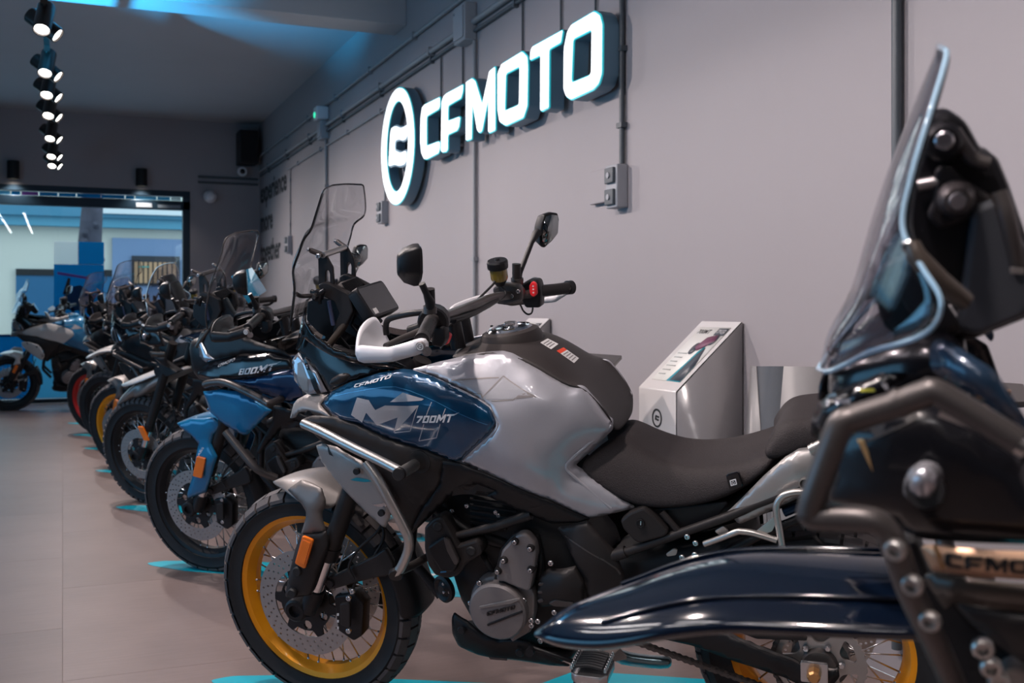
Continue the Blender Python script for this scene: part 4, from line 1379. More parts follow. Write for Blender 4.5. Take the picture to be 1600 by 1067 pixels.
    lathe('knob_cap', [(0, .026), (.006, .026), (.007, .02), (0, .02)], [(1.2772,0.08,1.232)][0], M['gunmetal'], kn, 12)
    for k in range(3):
        a = k * 2.09 + .5
        p = Vector([(1.2726,0.088,1.2336)][0])
        tube('knob_lobe', [p, p + Vector((.024 * math.cos(a), 0, .024 * math.sin(a)))], [.009, .006], M['black'], kn, seg=8)
    tube('knob_rod', [(1.2782,0.08,1.232),(1.3012,0.13,1.2387),(1.2987,0.155,1.2505)], .006, M['gunmetal'], root, seg=8)
    bolt([(1.2975,0.16,1.2515)][0], (.8, .6, 0), .008, root)
    bp = [(1.2247,0.05,1.2607),(1.2303,-0.05,1.2569),(1.2048,-0.05,1.2351),(1.2025,0.05,1.228)]
    rb = loft('ribbed_block', [[bp[0], bp[1]], [bp[3], bp[2]]], M['dark'], root, sub=0, mirror=False, caps=False, solid=.03)
    for k in range(12):
        t = (k + .5) / 12
        a, b = Vector(bp[0]).lerp(Vector(bp[1]), t), Vector(bp[3]).lerp(Vector(bp[2]), t)
        n = (Vector(bp[3]) - Vector(bp[0])).cross(Vector(bp[1]) - Vector(bp[0])).normalized()
        n = n if n.z > 0 else -n
        tube('rib', [a.lerp(b, .12) + n * .002, a.lerp(b, .92) + n * .002], .0028, M['black'], rb, seg=6)
    dp = [Vector(p) for p in [(1.1634,0.078,1.2466),(1.1626,-0.078,1.2388),(1.1247,-0.078,1.1691),(1.1171,0.078,1.1708)]]
    n = (dp[3] - dp[0]).cross(dp[1] - dp[0]).normalized()
    n = n if n.x < 0 else -n
    cdp = sum(dp, Vector()) / 4
    ux = (dp[1] - dp[0]).normalized()
    uy = n.cross(ux)
    hw, hh = (dp[1] - dp[0]).length / 2, (dp[3] - dp[0]).length / 2
    L = round2([(-hw, -hh), (hw, -hh), (hw, hh), (-hw, hh)], .012)
    td = link('display', map_mesh(plate_mesh('display', [L], .026, .003), cdp - n * .016, ux, uy, n), M['black'], root)
    L = round2([(-hw * .95, -hh * .92), (hw * .95, -hh * .92), (hw * .95, hh * .92), (-hw * .95, hh * .92)], .009)
    link('display_glass', map_mesh(plate_mesh('display_glass', [L], .002), cdp, ux, uy, n), M['screen_face'], td)
    zz = [(-hw * .80, -hh * .86), (-hw * .55, -hh * .86), (-hw * .55, -hh * .5), (-hw * .80, -hh * .5)]
    sgn = 1 if uy.z > 0 else -1
    link('display_label', map_mesh(plate_mesh('display_label', [[(a, b * sgn) for a, b in zz]], .001), cdp + n * .0016, ux, uy, n), M['label'], td)
    side_plate('display_mount', [(1.1988,0.05,1.21),(1.1793,0.05,1.2308),(1.1515,0.05,1.1716),(1.1255,0.05,1.1489),(1.1548,0.05,1.14),(1.1877,0.05,1.1715)], .03, M['black'], root, bev=.004)
    # ---- handlebar
    hb = tube('handlebar', [(0.8294,0.425,1.195),(0.8657,0.29,1.2072),(0.8611,0.23,1.2065),(0.8643,0.17,1.1998),(0.8685,0.07,1.1914),(0.8637,0,1.1885),(0.865,-0.14,1.1791),(0.8497,-0.255,1.1632),(0.8106,-0.31,1.1558),(0.7303,-0.43,1.1489)], .0125, M['gunmetal'], root, smooth=5, seg=14)
    tube('cross_brace', [(0.8655,0.15,1.1807),(0.861,0.02,1.1723),(0.8598,-0.15,1.1717)], .0095, M['black'], root, smooth=4)
    tube('clutch_cable', [(0.8575,0.24,1.2008),(0.8483,0.14,1.1867),(0.8702,-0.1,1.1642),(0.8489,-0.2,1.176),(0.8746,-0.2,1.2125),(0.8761,-0.15,1.204),(0.9107,0.08,1.1482),(1.0178,0.05,1.1061)], .0035, M['ink'], root, smooth=6, seg=8)
    tube('brake_hose', [(0.8485,-0.28,1.1638),(0.8721,-0.16,1.1805),(0.8719,-0.02,1.1809),(0.8945,0.03,1.1539),(0.9556,0.03,1.0759)], .0048, M['ink'], root, smooth=6, seg=8)
    tube('switch_wire', [(0.8493,-0.32,1.1219),(0.8409,-0.32,1.1029),(0.8312,-0.33,1.0912),(0.8224,-0.34,1.0948),(0.8203,-0.35,1.1156)], .0028, M['ink'], root, smooth=6, seg=8)
    for p in [(0.9088,0.05,1.1447),(0.9237,-0.05,1.1378)]:
        tube('bar_riser', [Vector(p) + Vector((-.01, 0, -.06)), Vector(p) + Vector((0, 0, .02))], .02, M['black'], root, seg=12)
    gl_ = [(0.827,0.43,1.1977),(0.8457,0.36,1.2034),(0.8684,0.28,1.2065)]
    gr = tube('grip', gl_, .0168, M['dark'], root, seg=18, rnd=0)
    for k in range(7):
        a, b = Vector(gl_[0]), Vector(gl_[2])
        c_ = a.lerp(b, .15 + .1 * k)
        tube('grip_ring', [c_, c_ + (b - a).normalized() * .006], .0175, M['rubber'], gr, seg=16)
    sw_ = Vector([(0.873,0.255,1.1993)][0])
    ax_ = (Vector(gl_[2]) - Vector(gl_[0])).normalized()
    lathe('switch_housing', [(0, 0), (.034, 0), (.038, .006), (.038, .040), (.030, .046), (0, .046)], sw_ - ax_ * .01, M['black'], root, 20, along(ax_))
    lathe('lever_clamp', [(0, 0), (.026, 0), (.028, .004), (.028, .020), (0, .022)], sw_ + ax_ * .045, M['gunmetal'], root, 16, along(ax_))
    side_plate('switch_button', [(0.8627,0.24,1.1421),(0.8505,0.24,1.166),(0.8426,0.24,1.1613),(0.8527,0.24,1.1406)], .02, M['red_switch'], root, bev=.003)
    side_plate('switch_block', [(0.873,0.27,1.1477),(0.8631,0.27,1.184),(0.8431,0.27,1.1857),(0.8436,0.27,1.1606),(0.8533,0.27,1.1448)], .03, M['black'], root, bev=.005)
    tube('clutch_lever', [(0.8804,0.26,1.1863),(0.9046,0.29,1.1805),(0.9287,0.33,1.1742),(0.932,0.4,1.1744)], [.011, .009, .008, .008], M['gunmetal'], root, rnd=0, seg=10)
    tube('lever_pivot', [(0.891,0.25,1.1903),(0.9399,0.25,1.1741)], .014, M['black'], root, seg=10)
    # left controls: mirror stem
    tube('mirror_stem', [(0.8468,0.36,1.3127),(0.8422,0.35,1.2884),(0.839,0.34,1.2654),(0.8454,0.33,1.2421)], [.008, .008, .012, .012], M['black'], root, rnd=0)
    tube('mirror_boot', [(0.8384,0.335,1.2959),(0.8422,0.33,1.2603)], .011, M['dark'], root, seg=12)
    tube('mirror_base', [(0.8443,0.33,1.2542),(0.8458,0.33,1.2376)], .016, M['gunmetal'], root, seg=14)
    # right mirror
    mr = [Vector(p) for p in [(0.7854,-0.4056,1.372),(0.772,-0.4266,1.3753),(0.7582,-0.4493,1.3694),(0.7563,-0.4542,1.3498),(0.7607,-0.451,1.3095),(0.775,-0.43,1.2892),(0.7916,-0.4049,1.2733),(0.7987,-0.3924,1.2859),(0.7983,-0.3905,1.3125),(0.7925,-0.3967,1.3453)]]
    c_ = sum(mr, Vector()) / len(mr)
    k = len(mr)
    fn = Vector((-math.cos(R(32)), math.sin(R(32)), -.05)).normalized()
    rings = [mr, [c_ + (p - c_) * 1.0 - fn * .012 for p in mr], [c_ + (p - c_) * .82 - fn * .035 for p in mr], [c_ + (p - c_) * .45 - fn * .05 for p in mr]]
    V = [p for r_ in rings for p in r_]
    F = [(q * k + i, q * k + (i + 1) % k, (q + 1) * k + (i + 1) % k, (q + 1) * k + i) for q in range(3) for i in range(k)] + [tuple(range(3 * k, 4 * k)), tuple(range(k))]
    ms = mesh('mirror_shell', V, F, M['black'], root, bev=.004)
    mg = mesh('mirror_glass', [c_ + (p - c_) * .86 + fn * .002 for p in mr], [tuple(range(k))], M['mirror'], ms, solid=.001)
    lc = Vector([(0.847,0.385,1.3628)][0])
    ms2 = mir(ms)
    mg2 = mir(mg)
    mg2.parent = ms2
    for o_ in (ms2, mg2):
        for v in o_.data.vertices:
            v.co += lc - Vector((c_.x, -c_.y, c_.z)) - Vector((.01, 0, 0))
    tube('mirror_stem', [(0.8415,-0.29,1.2009),(0.8355,-0.3,1.2232),(0.8149,-0.36,1.2987),(0.8066,-0.375,1.3187),(0.8016,-0.385,1.3247)], [.011, .008, .0075, .012, .013], M['black'], root, rnd=0)
    tube('mirror_boot', [(0.8385,-0.28,1.249),(0.8414,-0.28,1.2084)], .0125, M['dark'], root, seg=14)
    tube('mirror_base', [(0.8412,-0.285,1.2074),(0.8426,-0.285,1.1889)], .018, M['gunmetal'], root, seg=14)
    # right controls
    gr = tube('grip', [(0.7973,-0.33,1.1593),(0.764,-0.385,1.1531),(0.7337,-0.435,1.149)], .0175, M['dark'], root, seg=18, rnd=0)
    tube('grip_end', [(0.7381,-0.43,1.15),(0.7287,-0.445,1.148)], .021, M['black'], gr, seg=18)
    side_plate('switch_housing', [(0.8341,-0.31,1.1803),(0.812,-0.31,1.1914),(0.7928,-0.31,1.1893),(0.787,-0.31,1.1613),(0.7917,-0.31,1.1201),(0.8286,-0.31,1.1201),(0.8385,-0.31,1.1447)], .045, M['black'], root, bev=.006)
    side_plate('switch_button', [(0.8048,-0.286,1.1828),(0.7965,-0.286,1.1929),(0.7882,-0.286,1.1882),(0.7882,-0.286,1.1605),(0.7973,-0.286,1.1531),(0.8044,-0.286,1.1605)], .012, M['red_switch'], root, bev=.003)
    for q in [(0.7926,-0.278,1.1843),(0.7927,-0.278,1.175),(0.7929,-0.278,1.1658)]:
        lathe('switch_mark', [(0, 0), (.0025, 0), (.0025, .0012), (0, .0012)], q, M['label'], root, 8)
    bd_ = Vector([(0.8681,-0.21,1.2324)][0])
    up_ = Vector((0, .17, 1)).normalized()
    rs = lathe('brake_reservoir', [(0, -.018), (.022, -.018), (.0245, -.012), (.0245, .018), (0, .018)], bd_ + up_ * .0, M['amber'], root, 24, along(up_))
    lathe('reservoir_cap', [(0, .017), (.029, .017), (.030, .021), (.030, .036), (.027, .041), (.008, .041), (.006, .046), (0, .046)], bd_, M['black'], rs, 12, along(up_))
    lathe('reservoir_foot', [(0, -.034), (.012, -.034), (.022, -.018), (0, -.018)], bd_, M['black'], rs, 16, along(up_))
    side_plate('master_cylinder', [(0.8969,-0.24,1.1831),(0.873,-0.24,1.194),(0.8312,-0.24,1.19),(0.8189,-0.24,1.1752),(0.8224,-0.24,1.1532),(0.8653,-0.24,1.1423),(0.892,-0.24,1.146)], .035, M['gunmetal'], root, bev=.006)
    tube('brake_lever', [(0.8503,-0.26,1.1789),(0.9173,-0.33,1.1314),(0.896,-0.38,1.1133),(0.8422,-0.43,1.1107)], [.011, .009, .008, .008], M['gunmetal'], root, rnd=0, seg=10)
    for q in [(0.8673,-0.23,1.1977),(0.8409,-0.23,1.1663),(0.821,-0.23,1.179)]:
        bolt(q, (0, 1, 0), .006, root)
    # ---- hand guards
    blade = [(0.9955,0.435,1.1703),(0.9904,0.437,1.1806),(0.9794,0.44,1.1852),(0.9045,0.446,1.1831),(0.8867,0.446,1.1872),(0.8275,0.44,1.2035),(0.8158,0.438,1.2021),(0.8095,0.436,1.1906),(0.8125,0.436,1.1744),(0.8355,0.44,1.1648),(0.8992,0.446,1.1491),(0.9734,0.44,1.1432),(0.9904,0.436,1.1472)]
    hg = skin('hand_guard', blade, [], M['white'], root, step=.014, thick=.010, roll=.004, rnd=.004)
    hv = [[(0.9928,0.43,1.169),(1.0083,0.385,1.2066),(1.0302,0.3,1.212),(1.0589,0.19,1.2055)], [(0.9939,0.43,1.1584),(0.9904,0.385,1.1716),(1.0172,0.29,1.1543),(1.0394,0.19,1.1528)], [(0.9808,0.43,1.1435),(0.9761,0.36,1.1408),(0.9882,0.28,1.133),(1.0243,0.19,1.1265)]]
    loft('hand_shield', hv, M['white'], hg, sub=2, mirror=False, caps=False, solid=-.007)
    p = [(0.8236,0.447,1.1873)][0]
    lathe('emblem', [(0, .003), (.010, .003), (.011, .002), (.011, -.004), (0, -.004)], p, M['engine'], hg, 24)
    me = plate_mesh('emblem_ring', [circle2(0, 0, .0085, 24), circle2(0, 0, .006, 24)], .001)
    link('emblem_ring', map_mesh(me, Vector(p) + Vector((0, .0035, 0)), (-1, 0, 0), (0, 0, 1), (0, 1, 0)), M['label'], hg)
    me = plate_mesh('emblem_mark', [[(-.003, -.004), (.003, -.003), (.003, -.001), (-.001, -.001), (-.001, .001), (.003, .001), (.003, .004), (-.003, .003)]], .001)
    link('emblem_mark', map_mesh(me, Vector(p) + Vector((0, .0035, 0)), (-1, 0, 0), (0, 0, 1), (0, 1, 0)), M['label'], hg)
    tube('guard_rod', [(0.8835,0.26,1.2255),(0.9292,0.26,1.2208),(0.9756,0.25,1.2106),(1.0003,0.24,1.2003),(1.0121,0.23,1.1819),(1.0125,0.23,1.1608)], .0078, M['black'], root, smooth=4)
    tube('bar_end', [(0.8411,0.4,1.1695),(0.8101,0.445,1.1752)], .011, M['bolt'], root, seg=12)
    gd = skin('hand_guard', [(0.8244,-0.45,1.1144),(0.8365,-0.45,1.0967),(0.7826,-0.45,1.1025),(0.7309,-0.45,1.1335),(0.7361,-0.45,1.1471),(0.7774,-0.45,1.122)], [], M['white'], root, step=.014, thick=.008, roll=0)
    zb_ = min(p_[2] for r_ in hv for p_ in r_)
    hv2 = [[Vector((p_.x - .03, -p_.y, zb_ + (p_.z - zb_) * .45 - .02)) for p_ in map(Vector, r_)] for r_ in hv]
    loft('hand_shield', hv2, M['white'], gd, sub=2, mirror=False, caps=False, solid=-.007)
    # ---- tank top, fuel cap, labels
    secs = [[(0.9204,0,1.0741),(0.9067,0.067,1.0686),(0.9023,0.1,1.0686)], [(0.8653,0,1.1025),(0.8542,0.077,1.0973),(0.8384,0.138,1.0877)], [(0.7752,0,1.1127),(0.7609,0.087,1.1091),(0.7492,0.128,1.0963)], [(0.7001,0,1.109),(0.6883,0.087,1.1016),(0.6907,0.132,1.0736)], [(0.6382,0,1.0808),(0.6284,0.092,1.0707),(0.6329,0.138,1.0428)],
            [(0.5846,0,1.035),(0.578,0.092,1.0289),(0.5854,0.138,1.0171)], [(0.5411,0,0.9978),(0.5372,0.092,0.997),(0.5446,0.134,1.0129)], [(0.4985,0,0.9463),(0.5003,0.087,0.9505),(0.5114,0.128,0.9732)], [(0.4756,0,0.9045),(0.4746,0.082,0.9035),(0.4795,0.118,0.9247)], [(0.4734,0,0.8807),(0.4736,0.077,0.882),(0.4807,0.112,0.8981)]]
    tt = loft('tank_cover', secs, M['tanktop'], root, sub=2, caps=False, solid=.004)
    A('tank_cover', tt)
    fc = Vector([(0.7713,0,1.1178)][0])
    dn = Vector((.10, 0, 1)).normalized()
    cap = lathe('fuel_cap', [(.052, -.006), (.060, 0), (.060, .008), (.054, .013), (.046, .014), (.044, .011), (.020, .012), (.018, .016), (0, .017)], fc, M['chrome'], root, 40, along(dn))
    lathe('cap_surround', [(.058, .004), (.062, .007), (.074, .002), (.082, -.012), (.085, -.03)], fc, M['tanktop'], cap, 40, along(dn))
    for k in range(6):
        a = k * math.pi / 3
        bolt(fc + Vector((.050 * math.cos(a), .050 * math.sin(a), .012)), dn, .004, cap, M['ink'])
    text_on('lettering', 'CFMOTO', fc + Vector((.02, .025, .018)), fc + Vector((-.025, .025, .018)), fc + Vector((.02, .012, .019)), M['ink'], cap)
    side_plate('cap_hinge', [tuple(fc + Vector(v)) for v in ((-.018, 0, .012), (.018, 0, .012), (.012, 0, .022), (-.012, 0, .022))], .02, M['bolt'], cap)
    tre = None
    dg = bpy.context.evaluated_depsgraph_get()
    ev = tt.evaluated_get(dg)
    mev = ev.to_mesh()
    tre = BVHTree.FromPolygons([v.co.copy() for v in mev.vertices], [tuple(p.vertices) for p in mev.polygons])
    ev.to_mesh_clear()
    VD = Vector((.29, -.927, -.235)).normalized()

    def onto(name, pts, m, par, off=.001):
        v2, F, _ = fill([(a, b) for a, b in ((0, 0), (1, 0), (1, 1), (0, 1))], .25)
        P_ = [Vector(p) for p in pts]
        V = []
        for q in v2:
            s_ = P_[0].lerp(P_[1], q[0]).lerp(P_[3].lerp(P_[2], q[0]), q[1])
            h = tre.ray_cast(s_ - VD * .4, VD)
            h = h if h[0] else tre.find_nearest(s_)
            V.append(h[0] - VD * off)
        return mesh(name, V, [tuple(f) for f in F], m, par, solid=0)
    l1 = [(0.6671,0.075,1.1072),(0.6465,0.075,1.1189),(0.6185,0.075,1.1044),(0.639,0.075,1.0901)]
    s1 = onto('warning_label', l1, M['label'], tt)
    q = [Vector(p) for p in l1]
    for k in range(3):
        onto('label_print', [q[0].lerp(q[3], .2 + .25 * k).lerp(q[1].lerp(q[2], .2 + .25 * k), .1), q[0].lerp(q[3], .2 + .25 * k).lerp(q[1].lerp(q[2], .2 + .25 * k), .85),
                             q[0].lerp(q[3], .3 + .25 * k).lerp(q[1].lerp(q[2], .3 + .25 * k), .85), q[0].lerp(q[3], .3 + .25 * k).lerp(q[1].lerp(q[2], .3 + .25 * k), .1)], M['engine'], s1, .0016)
    l2 = [(0.625,0.075,1.0862),(0.6053,0.075,1.0955),(0.5657,0.075,1.0673),(0.5804,0.075,1.0548)]
    q = [Vector(p) for p in l2]
    s2 = onto('caution_label', l2, M['label'], tt)
    onto('label_red', [q[0], q[1], q[1].lerp(q[2], .22), q[0].lerp(q[3], .22)], M['label_red'], s2, .0016)
    for k in range(4):
        t0, t1 = .32 + .16 * k, .38 + .16 * k
        onto('label_print', [q[0].lerp(q[3], t0).lerp(q[1].lerp(q[2], t0), .12), q[0].lerp(q[3], t0).lerp(q[1].lerp(q[2], t0), .9), q[0].lerp(q[3], t1).lerp(q[1].lerp(q[2], t1), .9), q[0].lerp(q[3], t1).lerp(q[1].lerp(q[2], t1), .12)], M['silver_mat'], s2, .0016)
    # ---- silver tank side
    tank_out = [(0.9878,0.165,1.0539),(0.9204,0.15,1.0702),(0.8376,0.14,1.0882),(0.7843,0.13,1.0947),(0.7484,0.13,1.0968),(0.7229,0.132,1.0911),(0.69,0.134,1.0741),(0.6323,0.14,1.0426),(0.5881,0.14,1.0176),(0.5773,0.139,1.0127),(0.5505,0.136,1.0141),(0.54,0.134,1.009),(0.5109,0.13,0.973),(0.4861,0.12,0.931),(0.4792,0.119,0.925),(0.4803,0.12,0.8991),(0.5224,0.135,0.858),(0.5713,0.15,0.8146),(0.4989,0.152,0.7627),(0.4272,0.148,0.7091),(0.4783,0.152,0.694),(0.541,0.158,0.678),(0.6322,0.18,0.7289),(0.7688,0.2,0.7908),(0.8362,0.205,0.8211),(0.8563,0.205,0.8285),(0.7652,0.222,0.9083),(0.7448,0.222,0.9352),(0.7637,0.212,0.9738),(0.8146,0.2,1.003),(0.8731,0.19,1.025),(0.9316,0.175,1.0427)]
    tank_in = [(0.8042,0.175,1.0404),(0.7452,0.178,1.0262),(0.734,0.155,1.0609),(0.6644,0.172,1.0265),(0.616,0.178,0.9891),(0.7079,0.197,0.9921),(0.6314,0.192,0.9363),(0.5577,0.165,0.9465),(0.5161,0.148,0.9101),(0.6745,0.216,0.9099),(0.5899,0.182,0.8695),(0.7093,0.224,0.8458),(0.6363,0.205,0.8015),(0.566,0.178,0.7455),(0.5872,0.176,0.8099),(0.4912,0.16,0.7181),(0.7354,0.222,0.9502)]
    ts = skin('tank_side_panel', tank_out, tank_in, M['silver'], root, step=.011, roll=.008)
    A('tank_side_panel', ts)
    trs = bvh(ts)
    for nm, pts in (('panel_groove', [(0.8699,0.183,1.0346),(0.781,0.183,1.0399),(0.7474,0.183,1.0406)]), ('panel_groove', [(0.8261,0.183,1.006),(0.7871,0.183,1.0054),(0.7843,0.183,0.9972),(0.7371,0.183,1.0441),(0.71,0.183,1.0285),(0.6529,0.183,0.9992)]), ('panel_groove', [(0.7843,0.183,0.9972),(0.7765,0.183,0.9892),(0.7043,0.183,0.9929),(0.692,0.183,1.003),(0.672,0.183,1.0068),(0.6497,0.183,0.9977)])):
        strip(nm, pts, .0028, trs, M['silver_mat'], ts)
    decal('vent_slot', [(0.6992,0.183,0.9947),(0.6904,0.183,1.003),(0.6704,0.183,1.006),(0.6529,0.183,0.9984)], trs, M['engine'], ts, .01)
    decal('vent_face', [(0.7761,0.183,0.9942),(0.7357,0.183,1.0409),(0.6625,0.183,1.0022),(0.6937,0.183,1.003),(0.7026,0.183,0.9946)], trs, mat('pearl_grey_paint', (.36, .36, .39), .32, .25, .8), ts, .012)
    lip = [Vector(p) for p in [(0.9788,0.166,1.051),(0.9287,0.178,1.0402),(0.8708,0.192,1.0223),(0.812,0.203,1.0007),(0.7615,0.214,0.9712),(0.7428,0.223,0.9356),(0.7617,0.223,0.9055),(0.8485,0.207,0.8296)]]
    for v in lip:
        h = trs.ray_cast(Vector((v.x, 1, v.z)), Vector((0, -1, 0)))
        if h[0]:
            v.y = h[0].y - .001
    o_ = tube('panel_lip', spline(lip, 4), .0045, M['silver'], ts, seg=10)
    fl_ = [Vector(p) for p in [(0.4837,0.13,0.9104),(0.54,0.14,0.8672),(0.5947,0.165,0.8188),(0.5604,0.162,0.778),(0.4848,0.155,0.7098)]]
    for v in fl_:
        h = trs.ray_cast(Vector((v.x, 1, v.z)), Vector((0, -1, 0)))
        if h[0]:
            v.y = h[0].y - .002
    tube('panel_crease', fillet(fl_, .02), .0045, M['silver'], ts, seg=10)
    tsr = mir(ts)
    # ---- blue side panel
    bl_out = [(1.2876,0.115,0.9385),(1.243,0.135,0.9795),(1.1691,0.16,1.0146),(1.0756,0.175,1.0456),(1.0064,0.178,1.0587),(0.9817,0.178,1.0575),(0.927,0.185,1.0455),(0.8696,0.198,1.0273),(0.8114,0.208,1.0055),(0.7614,0.218,0.9757),(0.7445,0.224,0.9408),(0.7636,0.226,0.9097),(0.8523,0.214,0.8336),(0.8706,0.212,0.8303),(0.9417,0.208,0.8543),(0.9903,0.204,0.8643),(1.0614,0.198,0.8815),(1.1417,0.182,0.9077),(1.2346,0.15,0.9153)]
    bl_in = [(1.2048,0.162,0.9709),(1.1137,0.192,1.0011),(1.0544,0.203,1.0151),(0.9736,0.213,1.0142),(0.8974,0.221,0.9938),(0.8336,0.228,0.9699),(0.7786,0.231,0.9499),(1.135,0.186,0.9507),(1.0194,0.205,0.9264),(0.893,0.218,0.9018),(0.824,0.222,0.8894)]
    bs = skin('blue_side_panel', bl_out, bl_in, M['blue'], root, step=.010, roll=.006)
    A('blue_side_panel', bs)
    trb = bvh(bs)
    G = M['graphic']
    decal('letter_M_graphic', [(1.1354,0.212,0.9837),(1.0949,0.212,0.982),(1.0771,0.212,0.9572),(1.0455,0.212,0.9722),(0.976,0.212,0.9758),(0.9459,0.212,0.9789),(0.9789,0.212,0.9452),(1.0326,0.212,0.8979),(1.0131,0.212,0.9415),(1.0796,0.212,0.9154),(1.1086,0.212,0.9463),(1.1273,0.212,0.9169),(1.1617,0.212,0.9333)], trb, G, bs, .012)
    decal('wing_graphic', [(1.0291,0.212,0.9823),(0.9917,0.212,1.0084),(0.9322,0.212,0.9951),(0.9378,0.212,0.9911)], trb, G, bs, .012)
    strip('outline_graphic', [(0.9477,0.212,0.978),(0.9815,0.212,0.9067),(1.0297,0.212,0.8981)], .0022, trb, G, bs)
    strip('outline_graphic', [(0.9108,0.212,0.9884),(0.9317,0.212,0.9435)], .0022, trb, G, bs)
    strip('outline_graphic', [(0.9374,0.212,0.9299),(0.9603,0.212,0.8814),(0.9084,0.212,0.8942),(0.891,0.212,0.9333)], .0022, trb, G, bs)
    strip('outline_graphic', [(0.873,0.212,0.9742),(0.8823,0.212,0.9535)], .0022, trb, G, bs)
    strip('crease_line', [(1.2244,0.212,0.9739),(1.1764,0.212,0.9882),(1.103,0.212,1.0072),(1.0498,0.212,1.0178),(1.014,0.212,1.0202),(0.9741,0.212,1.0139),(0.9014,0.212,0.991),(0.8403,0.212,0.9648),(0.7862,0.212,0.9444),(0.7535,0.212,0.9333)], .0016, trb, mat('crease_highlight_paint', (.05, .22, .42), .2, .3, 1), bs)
    logo_on('lettering', *[(0.9591,0.22,0.9317),(0.8391,0.22,0.9418),(0.9549,0.22,0.9569)], M['lettering'], bs, trb, loops=squared('700MT'))
    logo_on('lettering', *[(1.1497,0.178,1.0056),(1.0334,0.178,1.0389),(1.145,0.178,1.0151)], M['lettering'], bs, trb)
    bsr = mir(bs)
    # ---- black fairing between blue panel, tank and engine
    fp = skin('side_fairing', [(1.3377,0.145,0.9012),(1.2949,0.155,0.9183),(1.2258,0.165,0.9221),(1.1437,0.178,0.9081),(1.0633,0.194,0.8818),(0.9925,0.199,0.8642),(0.9438,0.203,0.8541),(0.887,0.205,0.8338),(0.8993,0.203,0.8223),(0.9227,0.19,0.758),(0.9842,0.175,0.6839),(1.0306,0.165,0.607),(1.0551,0.18,0.6456),(1.0672,0.195,0.7482),(1.127,0.19,0.7993),(1.2098,0.175,0.8324),(1.2733,0.16,0.8494)], [(1.1422,0.19,0.8651),(1.0277,0.206,0.8376),(0.9789,0.205,0.7916)], M['dark'], root, step=.013, roll=.005)
    mir(fp)
    lf = skin('lower_fairing', [(0.9053,0.204,0.8291),(0.8838,0.205,0.8305),(0.8564,0.205,0.8268),(0.7681,0.202,0.7899),(0.632,0.181,0.7276),(0.5411,0.158,0.6771),(0.554,0.155,0.6665),(0.6434,0.158,0.6581),(0.7033,0.166,0.6847),(0.7543,0.172,0.7061),(0.8021,0.178,0.7295),(0.7777,0.18,0.7463),(0.8223,0.186,0.7639),(0.8813,0.18,0.7324),(0.9053,0.176,0.719),(1.0245,0.166,0.6079),(1.0343,0.166,0.6215),(0.9823,0.178,0.6905),(0.9252,0.192,0.7604)], [(0.8387,0.205,0.7905),(0.7307,0.186,0.7302),(0.6535,0.172,0.6956)], M['black'], root, step=.012, roll=.004, rnd=.002)
    trl = bvh(lf)
    decal('facet', [(0.8887,0.185,0.746),(0.8629,0.185,0.7612),(0.821,0.185,0.7636),(0.7774,0.185,0.7482),(0.8074,0.185,0.7388),(0.8759,0.185,0.7312),(0.8976,0.185,0.7247)], trl, M['dark'], lf, .012)
    decal('facet', [(0.6958,0.185,0.7032),(0.6311,0.185,0.7225),(0.669,0.185,0.7032),(0.6929,0.185,0.6966)], trl, M['dark'], lf, .012)
    mir(lf)
    # ---- frame and engine
    for s in (1, -1):
        S = lambda L: [(p[0], p[1] * s, p[2]) for p in L]
        tube('frame_tube', S([(1.0564,0.09,0.7088),(0.9556,0.12,0.6546),(0.8654,0.13,0.6024),(0.782,0.12,0.5776)]), .016, M['black'], root)
        tube('frame_tube', S([(0.9012,0.165,0.6103),(0.7872,0.165,0.6458),(0.6919,0.16,0.6813)]), [.010, .0125, .0125], M['dark'], root, rnd=0)
        tube('frame_tube', S([(1.0375,0.09,0.7099),(1.076,0.09,0.5045),(0.986,0.1,0.4046)]), .015, M['black'], root)
        st_ = tube('subframe_tube', S([(0.481,0.15,0.5867),(0.4514,0.15,0.5958),(0.2903,0.152,0.6672),(0.2026,0.15,0.7051),(0.0865,0.145,0.7617),(-0.0776,0.14,0.8313)]), .0115, M['dark'], root, rnd=.01)
        tube('tube_collar', S([(0.4927,0.15,0.5806),(0.4546,0.15,0.5956)]), .0155, M['dark'], st_)
        tube('subframe_strut', S([(0.3615,0.146,0.7043),(0.3219,0.15,0.6592)]), .0085, M['dark'], root)
        tube('subframe_tube', S([(0.4273,0.13,0.5153),(0.2662,0.13,0.5716),(0.1119,0.13,0.6659),(-0.0344,0.13,0.7396)]), .011, M['black'], root)
    loft('engine_block', [[(1.0458,0,0.6751),(1.0007,0.1,0.6978),(0.9898,0.1,0.5712),(0.9634,0.09,0.4951),(0.9976,0,0.4126)], [(0.9433,0,0.7142),(0.8961,0.115,0.7364),(0.9083,0.12,0.5679),(0.9106,0.12,0.3194),(0.9457,0,0.223)], [(0.7971,0,0.6894),(0.7546,0.12,0.7115),(0.7618,0.13,0.5658),(0.763,0.13,0.3037),(0.814,0,0.1987)],
                          [(0.6577,0,0.6254),(0.6246,0.11,0.6463),(0.6199,0.12,0.5375),(0.6254,0.12,0.3046),(0.6659,0,0.1965)], [(0.5206,0,0.581),(0.4956,0.1,0.5994),(0.4922,0.1,0.5041),(0.5097,0.1,0.3248),(0.5385,0,0.2304)]], M['ink'], root, sub=1)
    for k in range(6):
        p = [(0.8658,0.128,0.7167),(0.8671,0.128,0.7007),(0.8684,0.128,0.6848),(0.8697,0.128,0.6688),(0.871,0.128,0.6527),(0.8723,0.128,0.6367)][k]
        q = [(0.7263,0.128,0.7059),(0.7326,0.128,0.6899),(0.7407,0.128,0.6737),(0.7506,0.128,0.6573),(0.7605,0.128,0.6409),(0.7722,0.128,0.6242)][k]
        tube('cylinder_fin', [p, q], .004, M['black'], root, seg=6)
